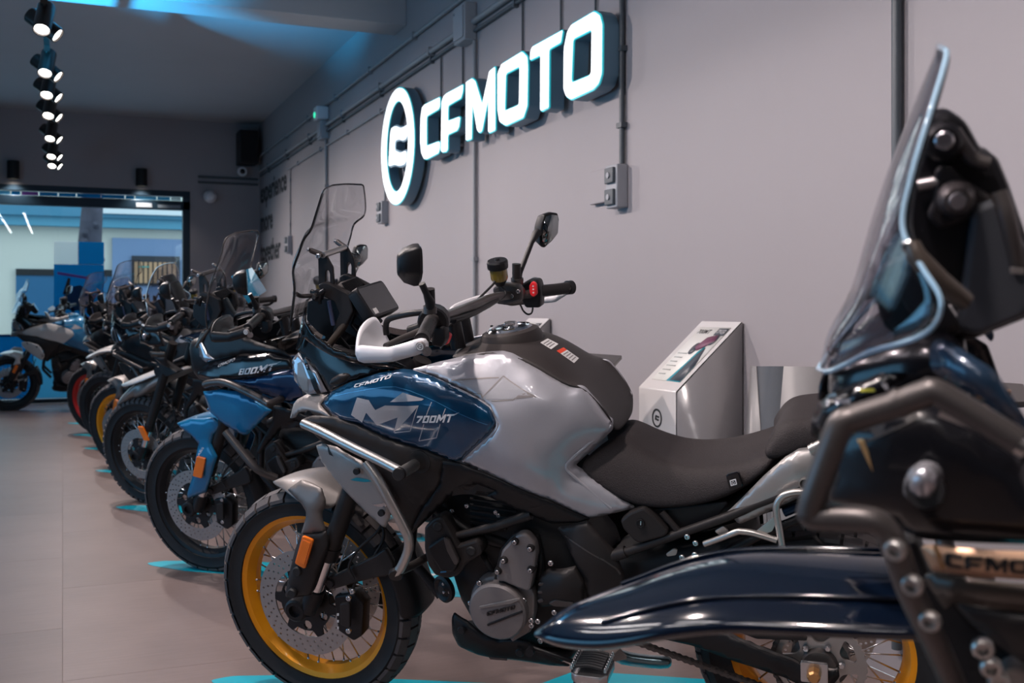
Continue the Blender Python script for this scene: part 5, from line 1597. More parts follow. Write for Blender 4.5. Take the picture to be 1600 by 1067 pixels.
    for q in [(0.9174,0.135,0.6667),(0.9182,0.135,0.6364),(0.898,0.135,0.62),(0.9058,0.135,0.6123),(0.8747,0.135,0.6836),(0.796,0.135,0.6712),(0.7897,0.135,0.6628),(0.8945,0.135,0.5755),(0.8854,0.135,0.5762),(0.7962,0.135,0.5296)]:
        bolt(q, (0, 1, 0), .006, root)
    sc_ = Vector([(0.794,0.175,0.4184)][0])
    e1 = lathe('generator_cover', [(0, -.10), (.088, -.10), (.088, -.03), (.084, -.02), (.0775, -.018), (.0775, .010), (.072, .016), (.06, .018), (0, .019)], sc_, M['engine'], root, 48)
    side_plate('cover_bar', [(0.8395,0.197,0.4331),(0.7289,0.197,0.4668),(0.7256,0.197,0.4645),(0.7507,0.197,0.4515),(0.8326,0.197,0.4302)], .006, M['silver_mat'], e1, bev=.001)
    side_plate('cover_bar', [(0.8202,0.197,0.3858),(0.7227,0.197,0.4331),(0.7212,0.197,0.4298),(0.8188,0.197,0.3823)], .005, M['black'], e1, bev=.001)
    logo_on('lettering', *[(0.8196,0.196,0.4095),(0.7409,0.196,0.437),(0.8187,0.196,0.4212)], M['dark'], e1, depth=.003)
    side_plate('case_shoulder', [(0.8541,0.16,0.4465),(0.8281,0.16,0.4813),(0.7969,0.16,0.4966),(0.7568,0.16,0.4931),(0.7335,0.16,0.4792),(0.7094,0.16,0.4761),(0.7038,0.16,0.4572),(0.709,0.16,0.4068),(0.7209,0.16,0.3607),(0.7688,0.16,0.3284),(0.7455,0.16,0.3581),(0.7311,0.16,0.4135),(0.7589,0.16,0.4644),(0.8111,0.16,0.4721),(0.8404,0.16,0.4388)], .03, M['engine'], root, bev=.006)
    e2 = side_plate('starter_cover', [(0.787,0.182,0.507),(0.7768,0.182,0.544),(0.7656,0.182,0.5839),(0.7489,0.182,0.6009),(0.736,0.182,0.6174),(0.7197,0.182,0.6302),(0.7043,0.182,0.6313),(0.6869,0.182,0.6095),(0.6846,0.182,0.5864),(0.6938,0.182,0.5354),(0.7067,0.182,0.4871),(0.7295,0.182,0.4925),(0.7522,0.182,0.5005),(0.7713,0.182,0.5084)], .035, M['engine'], root, bev=.006, rnd=.008)
    side_plate('cover_step', [(0.8044,0.16,0.4906),(0.7923,0.16,0.5343),(0.7802,0.16,0.5777),(0.7632,0.16,0.5965),(0.748,0.16,0.6152),(0.728,0.16,0.6288),(0.7092,0.16,0.6284),(0.6871,0.16,0.6024),(0.6838,0.16,0.5749),(0.6872,0.16,0.5502),(0.6942,0.16,0.5478),(0.6999,0.16,0.514),(0.7095,0.16,0.4744)], .03, M['dark'], root, bev=.004, rnd=.008)
    for x_, y_ in ((512, 112), (618, 158), (430, 245), (620, 310), (390, 320)):
        pass
    for q in [(0.7311,0.184,0.6164),(0.6914,0.184,0.6014),(0.7651,0.184,0.5634),(0.6945,0.184,0.5432),(0.7839,0.184,0.532)]:
        b_ = lathe('bolt_boss', [(0, .004), (.0085, .004), (.0105, 0), (.0105, -.02), (0, -.02)], q, M['dark'], e2, 16)
        bolt((q[0], q[1] + .004, q[2]), (0, 1, 0), .0062, e2)
    for q in [(0.8444,0.165,0.4858),(0.8735,0.165,0.4263),(0.7253,0.165,0.4487),(0.6452,0.165,0.4229),(0.7089,0.165,0.3942),(0.691,0.165,0.3941),(0.7092,0.165,0.3808),(0.6461,0.165,0.5576),(0.6877,0.165,0.34)]:
        bolt(q, (0, 1, 0), .0075, root)
    wp = side_plate('coolant_cover', [(0.9716,0.19,0.6362),(0.9458,0.19,0.6591),(0.9302,0.19,0.6655),(0.924,0.19,0.6624),(0.8985,0.19,0.6081),(0.8896,0.19,0.5877),(0.8369,0.19,0.6075),(0.8305,0.19,0.5993),(0.8267,0.19,0.5812),(0.8703,0.19,0.5522),(0.8956,0.19,0.5172),(0.9216,0.19,0.5069),(0.9554,0.19,0.512),(0.9713,0.19,0.5366),(0.9767,0.19,0.5808)], .05, M['dark'], root, bev=.006, rnd=.006)
    side_plate('cover_boss', [(0.9601,0.205,0.5888),(0.9182,0.205,0.6184),(0.9081,0.205,0.6121),(0.8859,0.205,0.5612),(0.9026,0.205,0.5316),(0.9311,0.205,0.5327),(0.953,0.205,0.5681)], .02, M['black'], wp, bev=.006)
    side_plate('cover_rib', [(0.9141,0.21,0.6209),(0.904,0.21,0.6146),(0.8822,0.21,0.5603),(0.8899,0.21,0.5526),(0.908,0.21,0.5898)], .012, M['gunmetal'], wp, bev=.003)
    for q in [(0.9373,0.192,0.6448),(0.8502,0.192,0.5846)]:
        lathe('cover_recess', [(0, .003), (.010, .003), (.0135, 0), (0, 0)], q, M['ink'], wp, 16)
    side_plate('cover_mark', [(0.932,0.212,0.5297),(0.9157,0.212,0.5328),(0.9159,0.212,0.5302),(0.9323,0.212,0.527)], .002, M['cyan_blue'], wp, bev=.0003)
    hn = lathe('horn', [(0, .0), (.034, 0), (.037, .006), (.037, .014), (.030, .018), (.022, .012), (.012, .02), (0, .02)], [(0.9552,0.13,0.4444)][0], M['black'], root, 28, along((.5, 1, 0)))
    for q in [(0.9534,0.152,0.4661),(0.9371,0.152,0.4439),(0.9537,0.152,0.4423)]:
        bolt(q, (.5, 1, 0), .004, hn)
    tube('coolant_hose', [(0.6958,0.12,0.6105),(0.6878,0.13,0.5804),(0.6838,0.13,0.5367),(0.6954,0.12,0.4867)], .010, M['black'], root, smooth=4)
    tube('wire_loom', [(0.8551,0.12,0.554),(0.8235,0.14,0.5207),(0.8144,0.1,0.4757)], .007, M['ink'], root, smooth=4)
    scv = skin('sprocket_cover', [(0.6838,0.165,0.5082),(0.6718,0.165,0.5276),(0.654,0.165,0.5396),(0.6319,0.165,0.5415),(0.5827,0.165,0.5526),(0.5623,0.165,0.5112),(0.5659,0.165,0.4484),(0.6166,0.165,0.4355),(0.6539,0.165,0.4362),(0.6817,0.165,0.4299),(0.6919,0.165,0.444)], [(0.6127,0.188,0.5263),(0.6037,0.186,0.4916),(0.6485,0.18,0.4758)], M['dark'], root, step=.010, roll=.006, rnd=.003)
    for q in ([(0.6799,0.172,0.5005),(0.6661,0.172,0.5035),(0.6664,0.172,0.4982),(0.6803,0.172,0.4952)], [(0.6831,0.172,0.4791),(0.6693,0.172,0.4813),(0.6696,0.172,0.4769),(0.6834,0.172,0.4738)], [(0.6847,0.172,0.4543),(0.6726,0.172,0.4573),(0.6729,0.172,0.4519),(0.6851,0.172,0.449)]):
        side_plate('cover_rib', q, .012, M['gunmetal'], scv, bev=.002)
    side_plate('cover_rib', [(0.6534,0.18,0.4525),(0.6358,0.18,0.463),(0.5907,0.18,0.4587),(0.5946,0.18,0.4496),(0.6402,0.18,0.4468)], .012, M['gunmetal'], scv, bev=.002)
    pv_ = skin('pivot_plate', [(0.6274,0.158,0.6456),(0.6203,0.16,0.6509),(0.5483,0.162,0.6754),(0.5404,0.162,0.6704),(0.4803,0.155,0.5975),(0.4625,0.15,0.5336),(0.4678,0.15,0.4262),(0.5619,0.155,0.4104),(0.5615,0.16,0.4829),(0.5639,0.162,0.5183),(0.6108,0.16,0.6213)], [(0.5619,0.176,0.6156),(0.5041,0.176,0.5829),(0.5306,0.172,0.5346)], M['dark'], root, step=.012, roll=.006, rnd=.003)
    mir(pv_)
    trp = bvh(pv_)
    strip('crease_line', [(0.6064,0.17,0.6317),(0.5637,0.17,0.612),(0.5048,0.17,0.5793),(0.4789,0.17,0.5535),(0.4708,0.17,0.5355)], .004, trp, M['gunmetal'], pv_)
    kb = side_plate('lock_box', [(0.455,0.165,0.6809),(0.435,0.165,0.6989),(0.4027,0.165,0.7142),(0.3875,0.165,0.7021),(0.349,0.165,0.6626),(0.3574,0.165,0.6537),(0.4167,0.165,0.6324),(0.4268,0.165,0.6379),(0.4501,0.165,0.6638)], .03, M['dark'], root, bev=.006)
    lk = lathe('seat_lock', [(0, .003), (.008, .003), (.0085, .004), (.010, .004), (.011, 0), (0, 0)], [(0.4103,0.166,0.6805)][0], M['black'], kb, 20)
    side_plate('key_slot', [(0.4099,0.171,0.6874),(0.4077,0.171,0.6875),(0.4081,0.171,0.6776),(0.4103,0.171,0.6774)], .001, M['bolt'], kb, bev=.0002, rnd=.0005)
    side_plate('under_seat_panel', [(0.442,0.135,0.6945),(0.3478,0.135,0.7073),(0.2069,0.135,0.7327),(0.2434,0.135,0.6814),(0.3228,0.135,0.6643),(0.3547,0.135,0.692)], .02, M['black'], root, bev=.004)
    sk = skin('skid_plate', [(0.9597,0.11,0.3446),(0.9499,0.11,0.3625),(0.9338,0.115,0.3536),(0.9128,0.118,0.3469),(0.8668,0.125,0.3155),(0.8256,0.128,0.3049),(0.7677,0.13,0.3124),(0.7437,0.13,0.3114),(0.6988,0.128,0.2823),(0.6517,0.12,0.254),(0.6306,0.115,0.2414),(0.691,0.1,0.2279),(0.8019,0.095,0.2288),(0.8997,0.09,0.2294),(0.9592,0.085,0.246),(0.9708,0.09,0.2857)], [(0.8551,0.128,0.2868),(0.9191,0.122,0.3195)], M['black'], root, step=.012, roll=.006)
    for q in [(0.9239,0.128,0.3222),(0.7621,0.128,0.2751)]:
        lathe('plate_bolt', [(0, .004), (.009, .004), (.012, 0), (0, 0)], q, M['ink'], sk, 14)
    side_plate('plate_slot', [(0.8551,0.117,0.2452),(0.8038,0.117,0.2474),(0.8043,0.117,0.2417),(0.8518,0.117,0.2399)], .004, M['gunmetal'], sk, bev=.0005, rnd=.001)
    mir(sk)
    loft('skid_base', [[(1.0123,0,0.265),(0.9723,0.085,0.2848),(0.9987,0,0.1953)], [(0.9316,0,0.2539),(0.8932,0.1,0.2635),(0.938,0,0.1745)], [(0.7213,0,0.2477),(0.6874,0.11,0.2553),(0.7266,0,0.1662)], [(0.6454,0,0.2371),(0.6195,0.09,0.2521),(0.6493,0,0.1697)]], M['black'], root, sub=1)
    tube('gear_lever', [(0.5982,0.16,0.2846),(0.6253,0.18,0.3051),(0.6759,0.18,0.3172),(0.7065,0.18,0.3245)], .006, M['black'], root, smooth=3)
    tube('lever_toe', [(0.7119,0.165,0.3157),(0.7053,0.21,0.3267)], .011, M['black'], root)
    loft('battery_box', [[(0.5659,0,0.5416),(0.5417,0.09,0.5654),(0.5342,0.1,0.5004),(0.5447,0.09,0.3517),(0.5711,0,0.2831)], [(0.4367,0,0.5515),(0.4123,0.11,0.5811),(0.4141,0.115,0.518),(0.4227,0.1,0.3964),(0.4468,0,0.3242)], [(0.2694,0,0.5991),(0.251,0.115,0.6328),(0.2532,0.115,0.5658),(0.2581,0.1,0.482),(0.2754,0,0.4139)], [(0.1411,0,0.634),(0.13,0.1,0.66),(0.1309,0.1,0.6188),(0.1332,0.09,0.5644),(0.144,0,0.505)]], M['ink'], root, sub=1)
    # ---- foot peg, side stand, muffler
    pk = [(0.5711,0.22,0.3214),(0.5456,0.19,0.3288),(0.5113,0.19,0.3205),(0.5006,0.2,0.3203),(0.4998,0.25,0.3175),(0.5238,0.26,0.3048),(0.5659,0.26,0.3065)]
    peg = side_plate('foot_peg', [(.56, 0, -.05), (.50, 0, -.05), (.485, 0, -.035), (.485, 0, .035), (.50, 0, .05), (.56, 0, .05), (.575, 0, .035), (.575, 0, -.035)], .022, M['bolt'], root, bev=.002)
    pc = Vector([(0.5323,0.235,0.3258)][0])
    peg.data.transform(Matrix.Rotation(R(90), 4, 'X'))
    peg.data.transform(Matrix.Translation(pc - Vector((.53, 0, 0))))
    for k in range(7):
        t = -.035 + .0115 * k
        tube('peg_rubber', [pc + Vector((-.034, t, .014)), pc + Vector((0, t, .020)), pc + Vector((.034, t, .014))], .0048, M['rubber'], peg, seg=6)
    for s in (-1, 1):
        for k in range(8):
            lathe('peg_tooth', [(0, .012), (.003, .010), (.005, 0), (0, 0)], pc + Vector((.042 * s, -.04 + .0115 * k, .010)), M['bolt'], peg, 5, along((0, 0, 1)))
    tube('peg_hinge', [pc + Vector((0, -.05, 0)), pc + Vector((0, -.10, .03))], .013, M['metal'], root)
    side_plate('peg_bracket', [(0.5627,0.14,0.2866),(0.5456,0.14,0.3209),(0.5073,0.14,0.3465),(0.4831,0.14,0.3315),(0.5291,0.14,0.2816)], .014, M['metal'], root, bev=.003)
    ssd = tube('side_stand', [(.60, .13, .27), (.585, .22, .155), (.565, .315, .073)], [.014, .012, .012], M['black'], root, rnd=0)
    disc('stand_foot', (.563, .318, .069), (0, .21, .98), .03, .012, M['black'], ssd, 16)
    mf = loft('muffler', [[(0.5688,-0.02,0.2538),(0.5272,0.1,0.3138),(0.5265,0.1,0.2613),(0.5548,-0.02,0.1794)], [(0.4993,-0.02,0.2239),(0.468,0.105,0.2926),(0.4695,0.105,0.26),(0.5015,-0.02,0.1781)], [(0.3997,-0.02,0.2316),(0.3731,0.105,0.3009),(0.3781,0.105,0.2602),(0.4053,-0.02,0.1804)], [(0.3828,-0.02,0.2261),(0.3618,0.09,0.2859),(0.3643,0.09,0.2624),(0.3876,-0.02,0.1919)]], M['teal_steel'], root, sub=1, mirror=False)
    side_plate('heat_shield', [(0.5214,0.112,0.303),(0.5126,0.112,0.3093),(0.4974,0.112,0.3111),(0.4767,0.112,0.2883),(0.4787,0.112,0.2809),(0.5181,0.112,0.269)], .004, M['silver_mat'], mf, bev=.001)
    # ---- swing arm, sprockets, chain
    sa = skin('swing_arm', [(0.3824,0.128,0.4409),(0.3421,0.128,0.4449),(0.2563,0.128,0.409),(0.0585,0.128,0.3391),(0.0348,0.128,0.325),(-0.0449,0.128,0.322),(-0.0477,0.128,0.3013),(-0.0298,0.128,0.2738),(0.0268,0.128,0.2581),(0.0821,0.128,0.2835),(0.1505,0.128,0.3008),(0.209,0.128,0.3145),(0.3059,0.128,0.3432),(0.3861,0.128,0.3535)], [(0.1937,0.14,0.3641),(0.103,0.138,0.331)], M['black'], root, step=.016, thick=.03, roll=.008)
    tsa = bvh(sa)
    strip('top_edge', [(0.2526,0.132,0.4064),(0.0583,0.132,0.3363),(0.0346,0.132,0.3222),(-0.0421,0.132,0.318)], .006, tsa, M['gunmetal'], sa)
    mir(sa)
    side_plate('chain_guard', [(0.2261,0.115,0.4328),(0.0584,0.115,0.4079),(0.0289,0.115,0.3859),(0.147,0.115,0.378),(0.1961,0.115,0.3932)], .02, M['dark'], root, bev=.003)
    RS = .112
    yS = .098
    loops = [[]]
    T_ = 42
    for k in range(T_ * 2):
        a = math.pi * k / T_
        loops[0].append((RS * (1.0 if k % 2 else .965) * math.cos(a), RS * (1.0 if k % 2 else .965) * math.sin(a)))
    for k in range(6):
        a0 = k * math.pi / 3 + .25
        pts = [(RS * r_ * math.cos(a0 + t), RS * r_ * math.sin(a0 + t)) for r_, t in ((.52, .13), (.82, -.08), (.84, .2), (.80, .55), (.74, .66), (.50, .42))]
        loops.append(round2(pts, .008))
    loops.append(circle2(0, 0, .032, 20))
    spk_ = link('sprocket', map_mesh(plate_mesh('sprocket', loops, .007), (0, yS, RA.z), (1, 0, 0), (0, 0, 1), (0, 1, 0)), M['steel'], root)
    for k in range(6):
        a = k * math.pi / 3 + .72 + .2
        lathe('sprocket_nut', [(0, .012), (.006, .012), (.0085, .008), (.0085, 0), (0, 0)], (.052 * math.cos(a), yS + .004, RA.z + .052 * math.sin(a)), M['bolt'], spk_, 8)
    lathe('sprocket_carrier', [(0, -.05), (.07, -.05), (.07, -.01), (.045, .0), (.04, .02), (0, .02)], (0, yS, RA.z), M['gunmetal'], root, 28)
    ax_n = lathe('axle_nut', [(0, .025), (.012, .025), (.016, .020), (.017, 0), (0, 0)], (.01, .145, RA.z), M['bronze'], root, 8)
    side_plate('axle_block', [(-.02, .145, RA.z - .025), (.04, .145, RA.z - .025), (.04, .145, RA.z + .025), (-.02, .145, RA.z + .025)], .01, M['bolt'], root, bev=.002)
    # chain: links along both runs and round the rear sprocket
    Fs = Vector((.64, 0, .415))
    rF, rB = .038, RS
    dv = Vector((RA.x - Fs.x, 0, RA.z - Fs.z))
    D = dv.length
    base = math.atan2(dv.z, dv.x)
    off = math.asin((rB - rF) / D)
    path = []
    pa = [base + math.pi / 2 + off, base - math.pi / 2 - off]
    nrm = lambda a: Vector((math.cos(a), 0, math.sin(a)))
    c1, c2 = Fs, Vector((RA.x, 0, RA.z))
    up0, up1 = c1 + nrm(pa[0]) * rF, c2 + nrm(pa[0]) * rB
    lo0, lo1 = c1 + nrm(pa[1]) * rF, c2 + nrm(pa[1]) * rB
    a_s, a_e = pa[0], pa[1]
    arc = []
    # go round the back of the rear sprocket (towards -x)
    while a_e < a_s:
        a_e += 2 * math.pi
    for k in range(25):
        arc.append(c2 + nrm(a_s + (a_e - a_s) * k / 24) * rB)
    poly = [up0, *arc, lo0]
    seg_l = .0159
    P_, acc = [poly[0]], 0
    rest = seg_l
    cur = poly[0]
    i = 1
    while i < len(poly):
        d = (poly[i] - cur).length
        if d >= rest:
            cur = cur + (poly[i] - cur) * (rest / d)
            P_.append(cur)
            rest = seg_l
        else:
            rest -= d
            cur = poly[i]
            i += 1
    V, F = [], []
    for k in range(len(P_) - 1):
        a, b = P_[k], P_[k + 1]
        t = (b - a).normalized()
        n_ = Vector((-t.z, 0, t.x))
        for yy in ((.0085, .0065) if k % 2 else (.0062, .0042)):
            for sgn_ in (1, -1):
                o_ = len(V)
                for m_, w_ in ((-.3, .0040), (0, .0058), (.15, .0055), (.5, .0040), (.85, .0055), (1, .0058), (1.3, .0040)):
                    c_ = a + t * (seg_l * m_)
                    V += [c_ + n_ * w_ + Vector((0, yS + yy * sgn_, 0)), c_ - n_ * w_ + Vector((0, yS + yy * sgn_, 0))]
                for q_ in range(6):
                    F.append((o_ + 2 * q_, o_ + 2 * q_ + 1, o_ + 2 * q_ + 3, o_ + 2 * q_ + 2))
        V2, F2 = tube_data([a + Vector((0, yS - .010, 0)), a + Vector((0, yS + .010, 0))], .0030, 6)
        o_ = len(V)
        V += V2
        F += [tuple(o_ + q for q in f) for f in F2]
    ch = mesh('chain', V, F, M['gunmetal'], root)
    ch['kind'] = 'stuff'
    # ---- seats
    seat = loft('rider_seat', [[(0.4619,0,0.8783),(0.4738,0.05,0.8737),(0.5013,0.085,0.8774),(0.5787,0.146,0.8194),(0.574,0.148,0.807),(0.5142,0,0.7056)], [(0.4344,0,0.8622),(0.4342,0.055,0.858),(0.4578,0.1,0.8637),(0.557,0.152,0.7977),(0.5519,0.15,0.7839),(0.4448,0,0.7443)], [(0.4042,0,0.836),(0.4019,0.06,0.8322),(0.4161,0.112,0.8433),(0.4967,0.156,0.7561),(0.4919,0.152,0.7432),(0.4129,0,0.7114)], [(0.3335,0,0.8057),(0.3276,0.07,0.8026),(0.3365,0.122,0.8163),(0.4185,0.157,0.7182),(0.417,0.152,0.7047),(0.3382,0,0.6812)],
                               [(0.2707,0,0.8094),(0.2623,0.075,0.8063),(0.2627,0.13,0.8132),(0.3105,0.156,0.7264),(0.312,0.15,0.7157),(0.2747,0,0.6851)], [(0.199,0,0.8242),(0.1889,0.08,0.8211),(0.182,0.133,0.8264),(0.2081,0.154,0.7562),(0.209,0.15,0.7434),(0.2022,0,0.7065)], [(0.1241,0,0.8456),(0.1156,0.085,0.842),(0.1131,0.137,0.8517),(0.1316,0.15,0.8131),(0.1322,0.146,0.8021),(0.1261,0,0.7529)], [(0.0719,0,0.8625),(0.065,0.085,0.8586),(0.0665,0.135,0.8696),(0.0862,0.145,0.8496),(0.0866,0.142,0.8407),(0.0732,0,0.7888)]], M['seat'], root, sub=2)
    A('rider_seat', seat)
    ps = loft('passenger_seat', [[(0.0799,0,0.9221),(0.0837,0.06,0.9203),(0.0992,0.1,0.9198),(0.1285,0.14,0.8662),(0.1302,0.14,0.8535),(0.0989,0,0.8041)], [(0.0586,0,0.9361),(0.0583,0.08,0.9338),(0.0618,0.125,0.9354),(0.1023,0.142,0.8571),(0.1015,0.138,0.8432),(0.0608,0,0.8059)], [(0.0436,0,0.9399),(0.0389,0.085,0.9376),(0.0372,0.128,0.9388),(0.0705,0.14,0.861),(0.0711,0.136,0.8503),(0.0455,0,0.8115)], [(-0.0232,0,0.9483),(-0.0272,0.085,0.946),(-0.0263,0.125,0.9462),(0.0175,0.136,0.8899),(0.0179,0.132,0.8793),(-0.0222,0,0.8503)], [(-0.0887,0,0.9532),(-0.0906,0.08,0.9512),(-0.0914,0.115,0.9499),(-0.0707,0.125,0.9098),(-0.0704,0.12,0.899),(-0.0883,0,0.8691)], [(-0.146,0,0.9483),(-0.1475,0.06,0.9469),(-0.1476,0.085,0.9424),(-0.1393,0.09,0.9193),(-0.1393,0.085,0.9116),(-0.146,0,0.8873)]], M['seat'], root, sub=2)
    A('passenger_seat', ps)
    bt_ = side_plate('seat_heater_switch', [(0.2007,0.157,0.8096),(0.1747,0.157,0.8181),(0.1667,0.157,0.7869),(0.1922,0.157,0.7743)], .012, M['gloss'], root, bev=.003)
    fr = [(0.1942,0.159,0.7988),(0.18,0.159,0.8035),(0.1774,0.159,0.7902),(0.1917,0.159,0.7854)]
    ii = [tuple(Vector(p) * .72 + sum(map(Vector, fr), Vector()) / 4 * .28) for p in fr]
    side_plate('switch_icon', fr, .002, M['lettering'], bt_, holes=[ii], bev=.0002, rnd=.001)
    cI = sum(map(Vector, fr), Vector()) / 4
    me = plate_mesh('power_icon', [circle2(0, 0, .0034, 14), circle2(0, 0, .0022, 14)], .001)
    link('power_icon', map_mesh(me, cI + Vector((0, .001, 0)), (-1, 0, 0), (0, 0, 1), (0, 1, 0)), M['lettering'], bt_)
    # ---- tail panel, rack tubes
    tl_ = skin('tail_panel', [(0.2044,0.15,0.7163),(0.1961,0.15,0.7233),(0.1157,0.148,0.8124),(0.0675,0.143,0.8582),(0.0374,0.138,0.8774),(-0.0372,0.13,0.8918),(-0.0982,0.12,0.9032),(-0.0979,0.125,0.8192),(-0.0055,0.14,0.784),(0.0431,0.146,0.7568),(0.1019,0.15,0.7262),(0.1727,0.153,0.6882),(0.1802,0.153,0.6901)], [(0.061,0.152,0.8549),(0.0421,0.16,0.8401),(-0.0362,0.145,0.8601),(0.1342,0.157,0.7317),(0.1067,0.157,0.7809)], M['satin'], root, step=.011, roll=.004, rnd=.003)
    mir(tl_)
    rc = [(0.0232,0.155,0.8005)][0]
    lathe('rack_socket', [(.0, -.008), (.0105, -.008), (.011, .006), (.0135, .007), (.0145, .004), (.0145, -.02), (0, -.02)], rc, M['metal'], tl_, 24)
    lathe('socket_bore', [(0, .0), (.0100, .0), (.0100, -.006), (0, -.006)], rc, M['ink'], tl_, 20)
    side_plate('socket_plate', [(0.0407,0.152,0.7875),(0.0387,0.152,0.825),(0.0271,0.152,0.8333),(0.0031,0.152,0.8315),(-0.0107,0.152,0.806),(-0.002,0.152,0.7869),(0.0236,0.152,0.7823)], .01, M['steel'], tl_, bev=.003)
    tube('grab_stud', [(0.0117,0.14,0.8761),(-0.0138,0.14,0.8911)], .0125, M['metal'], root, seg=16)
    tube('stud_ring', [(0.0046,0.14,0.8803),(0.0003,0.14,0.8828)], .0137, M['metal'], root, seg=16)
    r1 = tube('rack_tube', [(0.2578,0.165,0.6376),(0.2196,0.168,0.6564),(0.1796,0.172,0.6772),(0.1661,0.173,0.6794),(0.1393,0.175,0.6783),(0.0871,0.175,0.6646)], .0078, M['metal'], root, smooth=4, seg=14)
    lathe('tube_mouth', [(0, .002), (.0055, .002), (.0055, -.01), (0, -.01)], [(0.2584,0.166,0.6371)][0], M['ink'], r1, 14, along((.8, .5, -.2)))
    r2 = tube('rack_tube', [(0.0758,0.175,0.648),(0.0808,0.175,0.6873),(0.0871,0.175,0.7342),(0.0845,0.175,0.7563),(0.0691,0.175,0.776),(0.039,0.175,0.7863),(-0.0074,0.172,0.7887),(-0.0781,0.165,0.7993)], .0082, M['metal'], root, smooth=5, seg=14)
    side_plate('rack_gusset', [(0.1367,0.172,0.6788),(0.0891,0.172,0.7234),(0.0864,0.172,0.7141),(0.0985,0.172,0.6847),(0.1074,0.172,0.6809),(0.1193,0.172,0.6705)], .005, M['metal'], root, bev=.001)
    mir(r1)
    mir(r2)
    tube('tail_tube', [(0.075,0.12,0.7126),(0.009,0.12,0.7455),(-0.0767,0.12,0.7852)], .012, mat('blue_black_tube', (.01, .03, .07), .3, .4), root)
    side_plate('rear_hugger', [(0.292,0.08,0.5122),(0.1489,0.08,0.592),(0.0131,0.08,0.6191),(-0.0307,0.08,0.5898),(0.0588,0.08,0.5494),(0.1517,0.08,0.4737)], .14, M['black'], root, bev=.01, y=.07)
    loft('tail_core', [[(0.4496,0,0.6392),(0.4269,0.1,0.6643),(0.43,0.1,0.5958),(0.4545,0,0.5322)], [(0.25,0,0.7037),(0.2333,0.11,0.7309),(0.2353,0.11,0.665),(0.2535,0,0.5916)], [(0.076,0,0.8052),(0.0664,0.11,0.8287),(0.0682,0.11,0.7251),(0.0785,0,0.6636)], [(-0.0882,0,0.8531),(-0.0904,0.09,0.8681),(-0.09,0.09,0.7902),(-0.0876,0,0.7401)]], M['black'], root, sub=1)
    for q in [(0.2793,0.16,0.637),(0.2819,0.16,0.6072),(0.3131,0.16,0.598),(0.2987,0.16,0.652)]:
        bolt(q, (0, 1, 0), .007, root)
    side_plate('bracket', [(0.3541,0.15,0.5969),(0.3362,0.15,0.6116),(0.3269,0.15,0.6107),(0.3305,0.15,0.5971),(0.3512,0.15,0.5921)], .006, M['steel'], root, bev=.001)
    side_plate('bracket', [(0.234,0.15,0.6655),(0.2139,0.15,0.68),(0.2022,0.15,0.6678),(0.2237,0.15,0.6565)], .006, M['steel'], root, bev=.001)
    lathe('rear_light', [(0, .0), (.05, 0), (.06, -.02), (0, -.03)], (-.43, 0, .80), M['red_switch'], root, 20, rot=along((-1, 0, 0)))
    side_plate('plate_holder', [(-.44, 0, .86), (-.40, 0, .86), (-.56, 0, .58), (-.60, 0, .58)], .16, M['black'], root, bev=.006, y=.08)
    rk = side_plate('luggage_rack', [(-.10, 0, -.09), (-.30, 0, -.10), (-.45, 0, -.07), (-.45, 0, .07), (-.30, 0, .10), (-.10, 0, .09)], .014, M['gunmetal'], root, holes=[[(-.16, 0, -.06), (-.26, 0, -.07), (-.26, 0, -.02), (-.16, 0, -.02)], [(-.16, 0, .02), (-.26, 0, .02), (-.26, 0, .07), (-.16, 0, .06)]], bev=.002)
    rk.data.transform(Matrix.Rotation(R(90), 4, 'X'))
    rk.data.transform(Matrix.Translation((0, 0, .985)))
    for s in (1, -1):
        tube('rack_arm', [(-.14, .075 * s, .982), (-.22, .085 * s, .955), (-.30, .10 * s, .90), (-.26, .115 * s, .86)], .009, M['gunmetal'], root, smooth=3)
    loft('tail_cap', [[(-.22, 0, .955), (-.22, .10, .945), (-.22, .115, .87), (-.22, 0, .84)], [(-.34, 0, .95), (-.34, .085, .94), (-.34, .095, .87), (-.34, 0, .83)], [(-.43, 0, .93), (-.43, .05, .92), (-.43, .05, .87), (-.43, 0, .84)]], M['black'], root, sub=1)
    return root


MAIN = main_bike()


# ------------------------------------------------------------------ the other bikes
def clone(o, par, mm, depth=0, skip=()):
    c = o.copy()
    C.objects.link(c)
    c.parent = par
    for s in c.material_slots:
        k = s.material
        if k and k.name in mm:
            s.link = 'OBJECT'
            s.material = mm[k.name]
    for ch in list(o.children):
        if ch.name.split('.')[0] not in skip:
            clone(ch, c, mm, depth + 1, skip)
    return c


MAIN_PARTS = list(MAIN.children)


def copy_parts(root, mm, only=None, skip=(), subskip=()):
    for o in MAIN_PARTS:
        n = o.name.split('.')[0]
        if n in skip or (only and n not in only):
            continue
        clone(o, root, mm, 0, subskip)


def MM(**k):
    return {M[a].name: b for a, b in k.items()}


# ---- the dark rally-style bike nearest the camera
G_PARTS = []


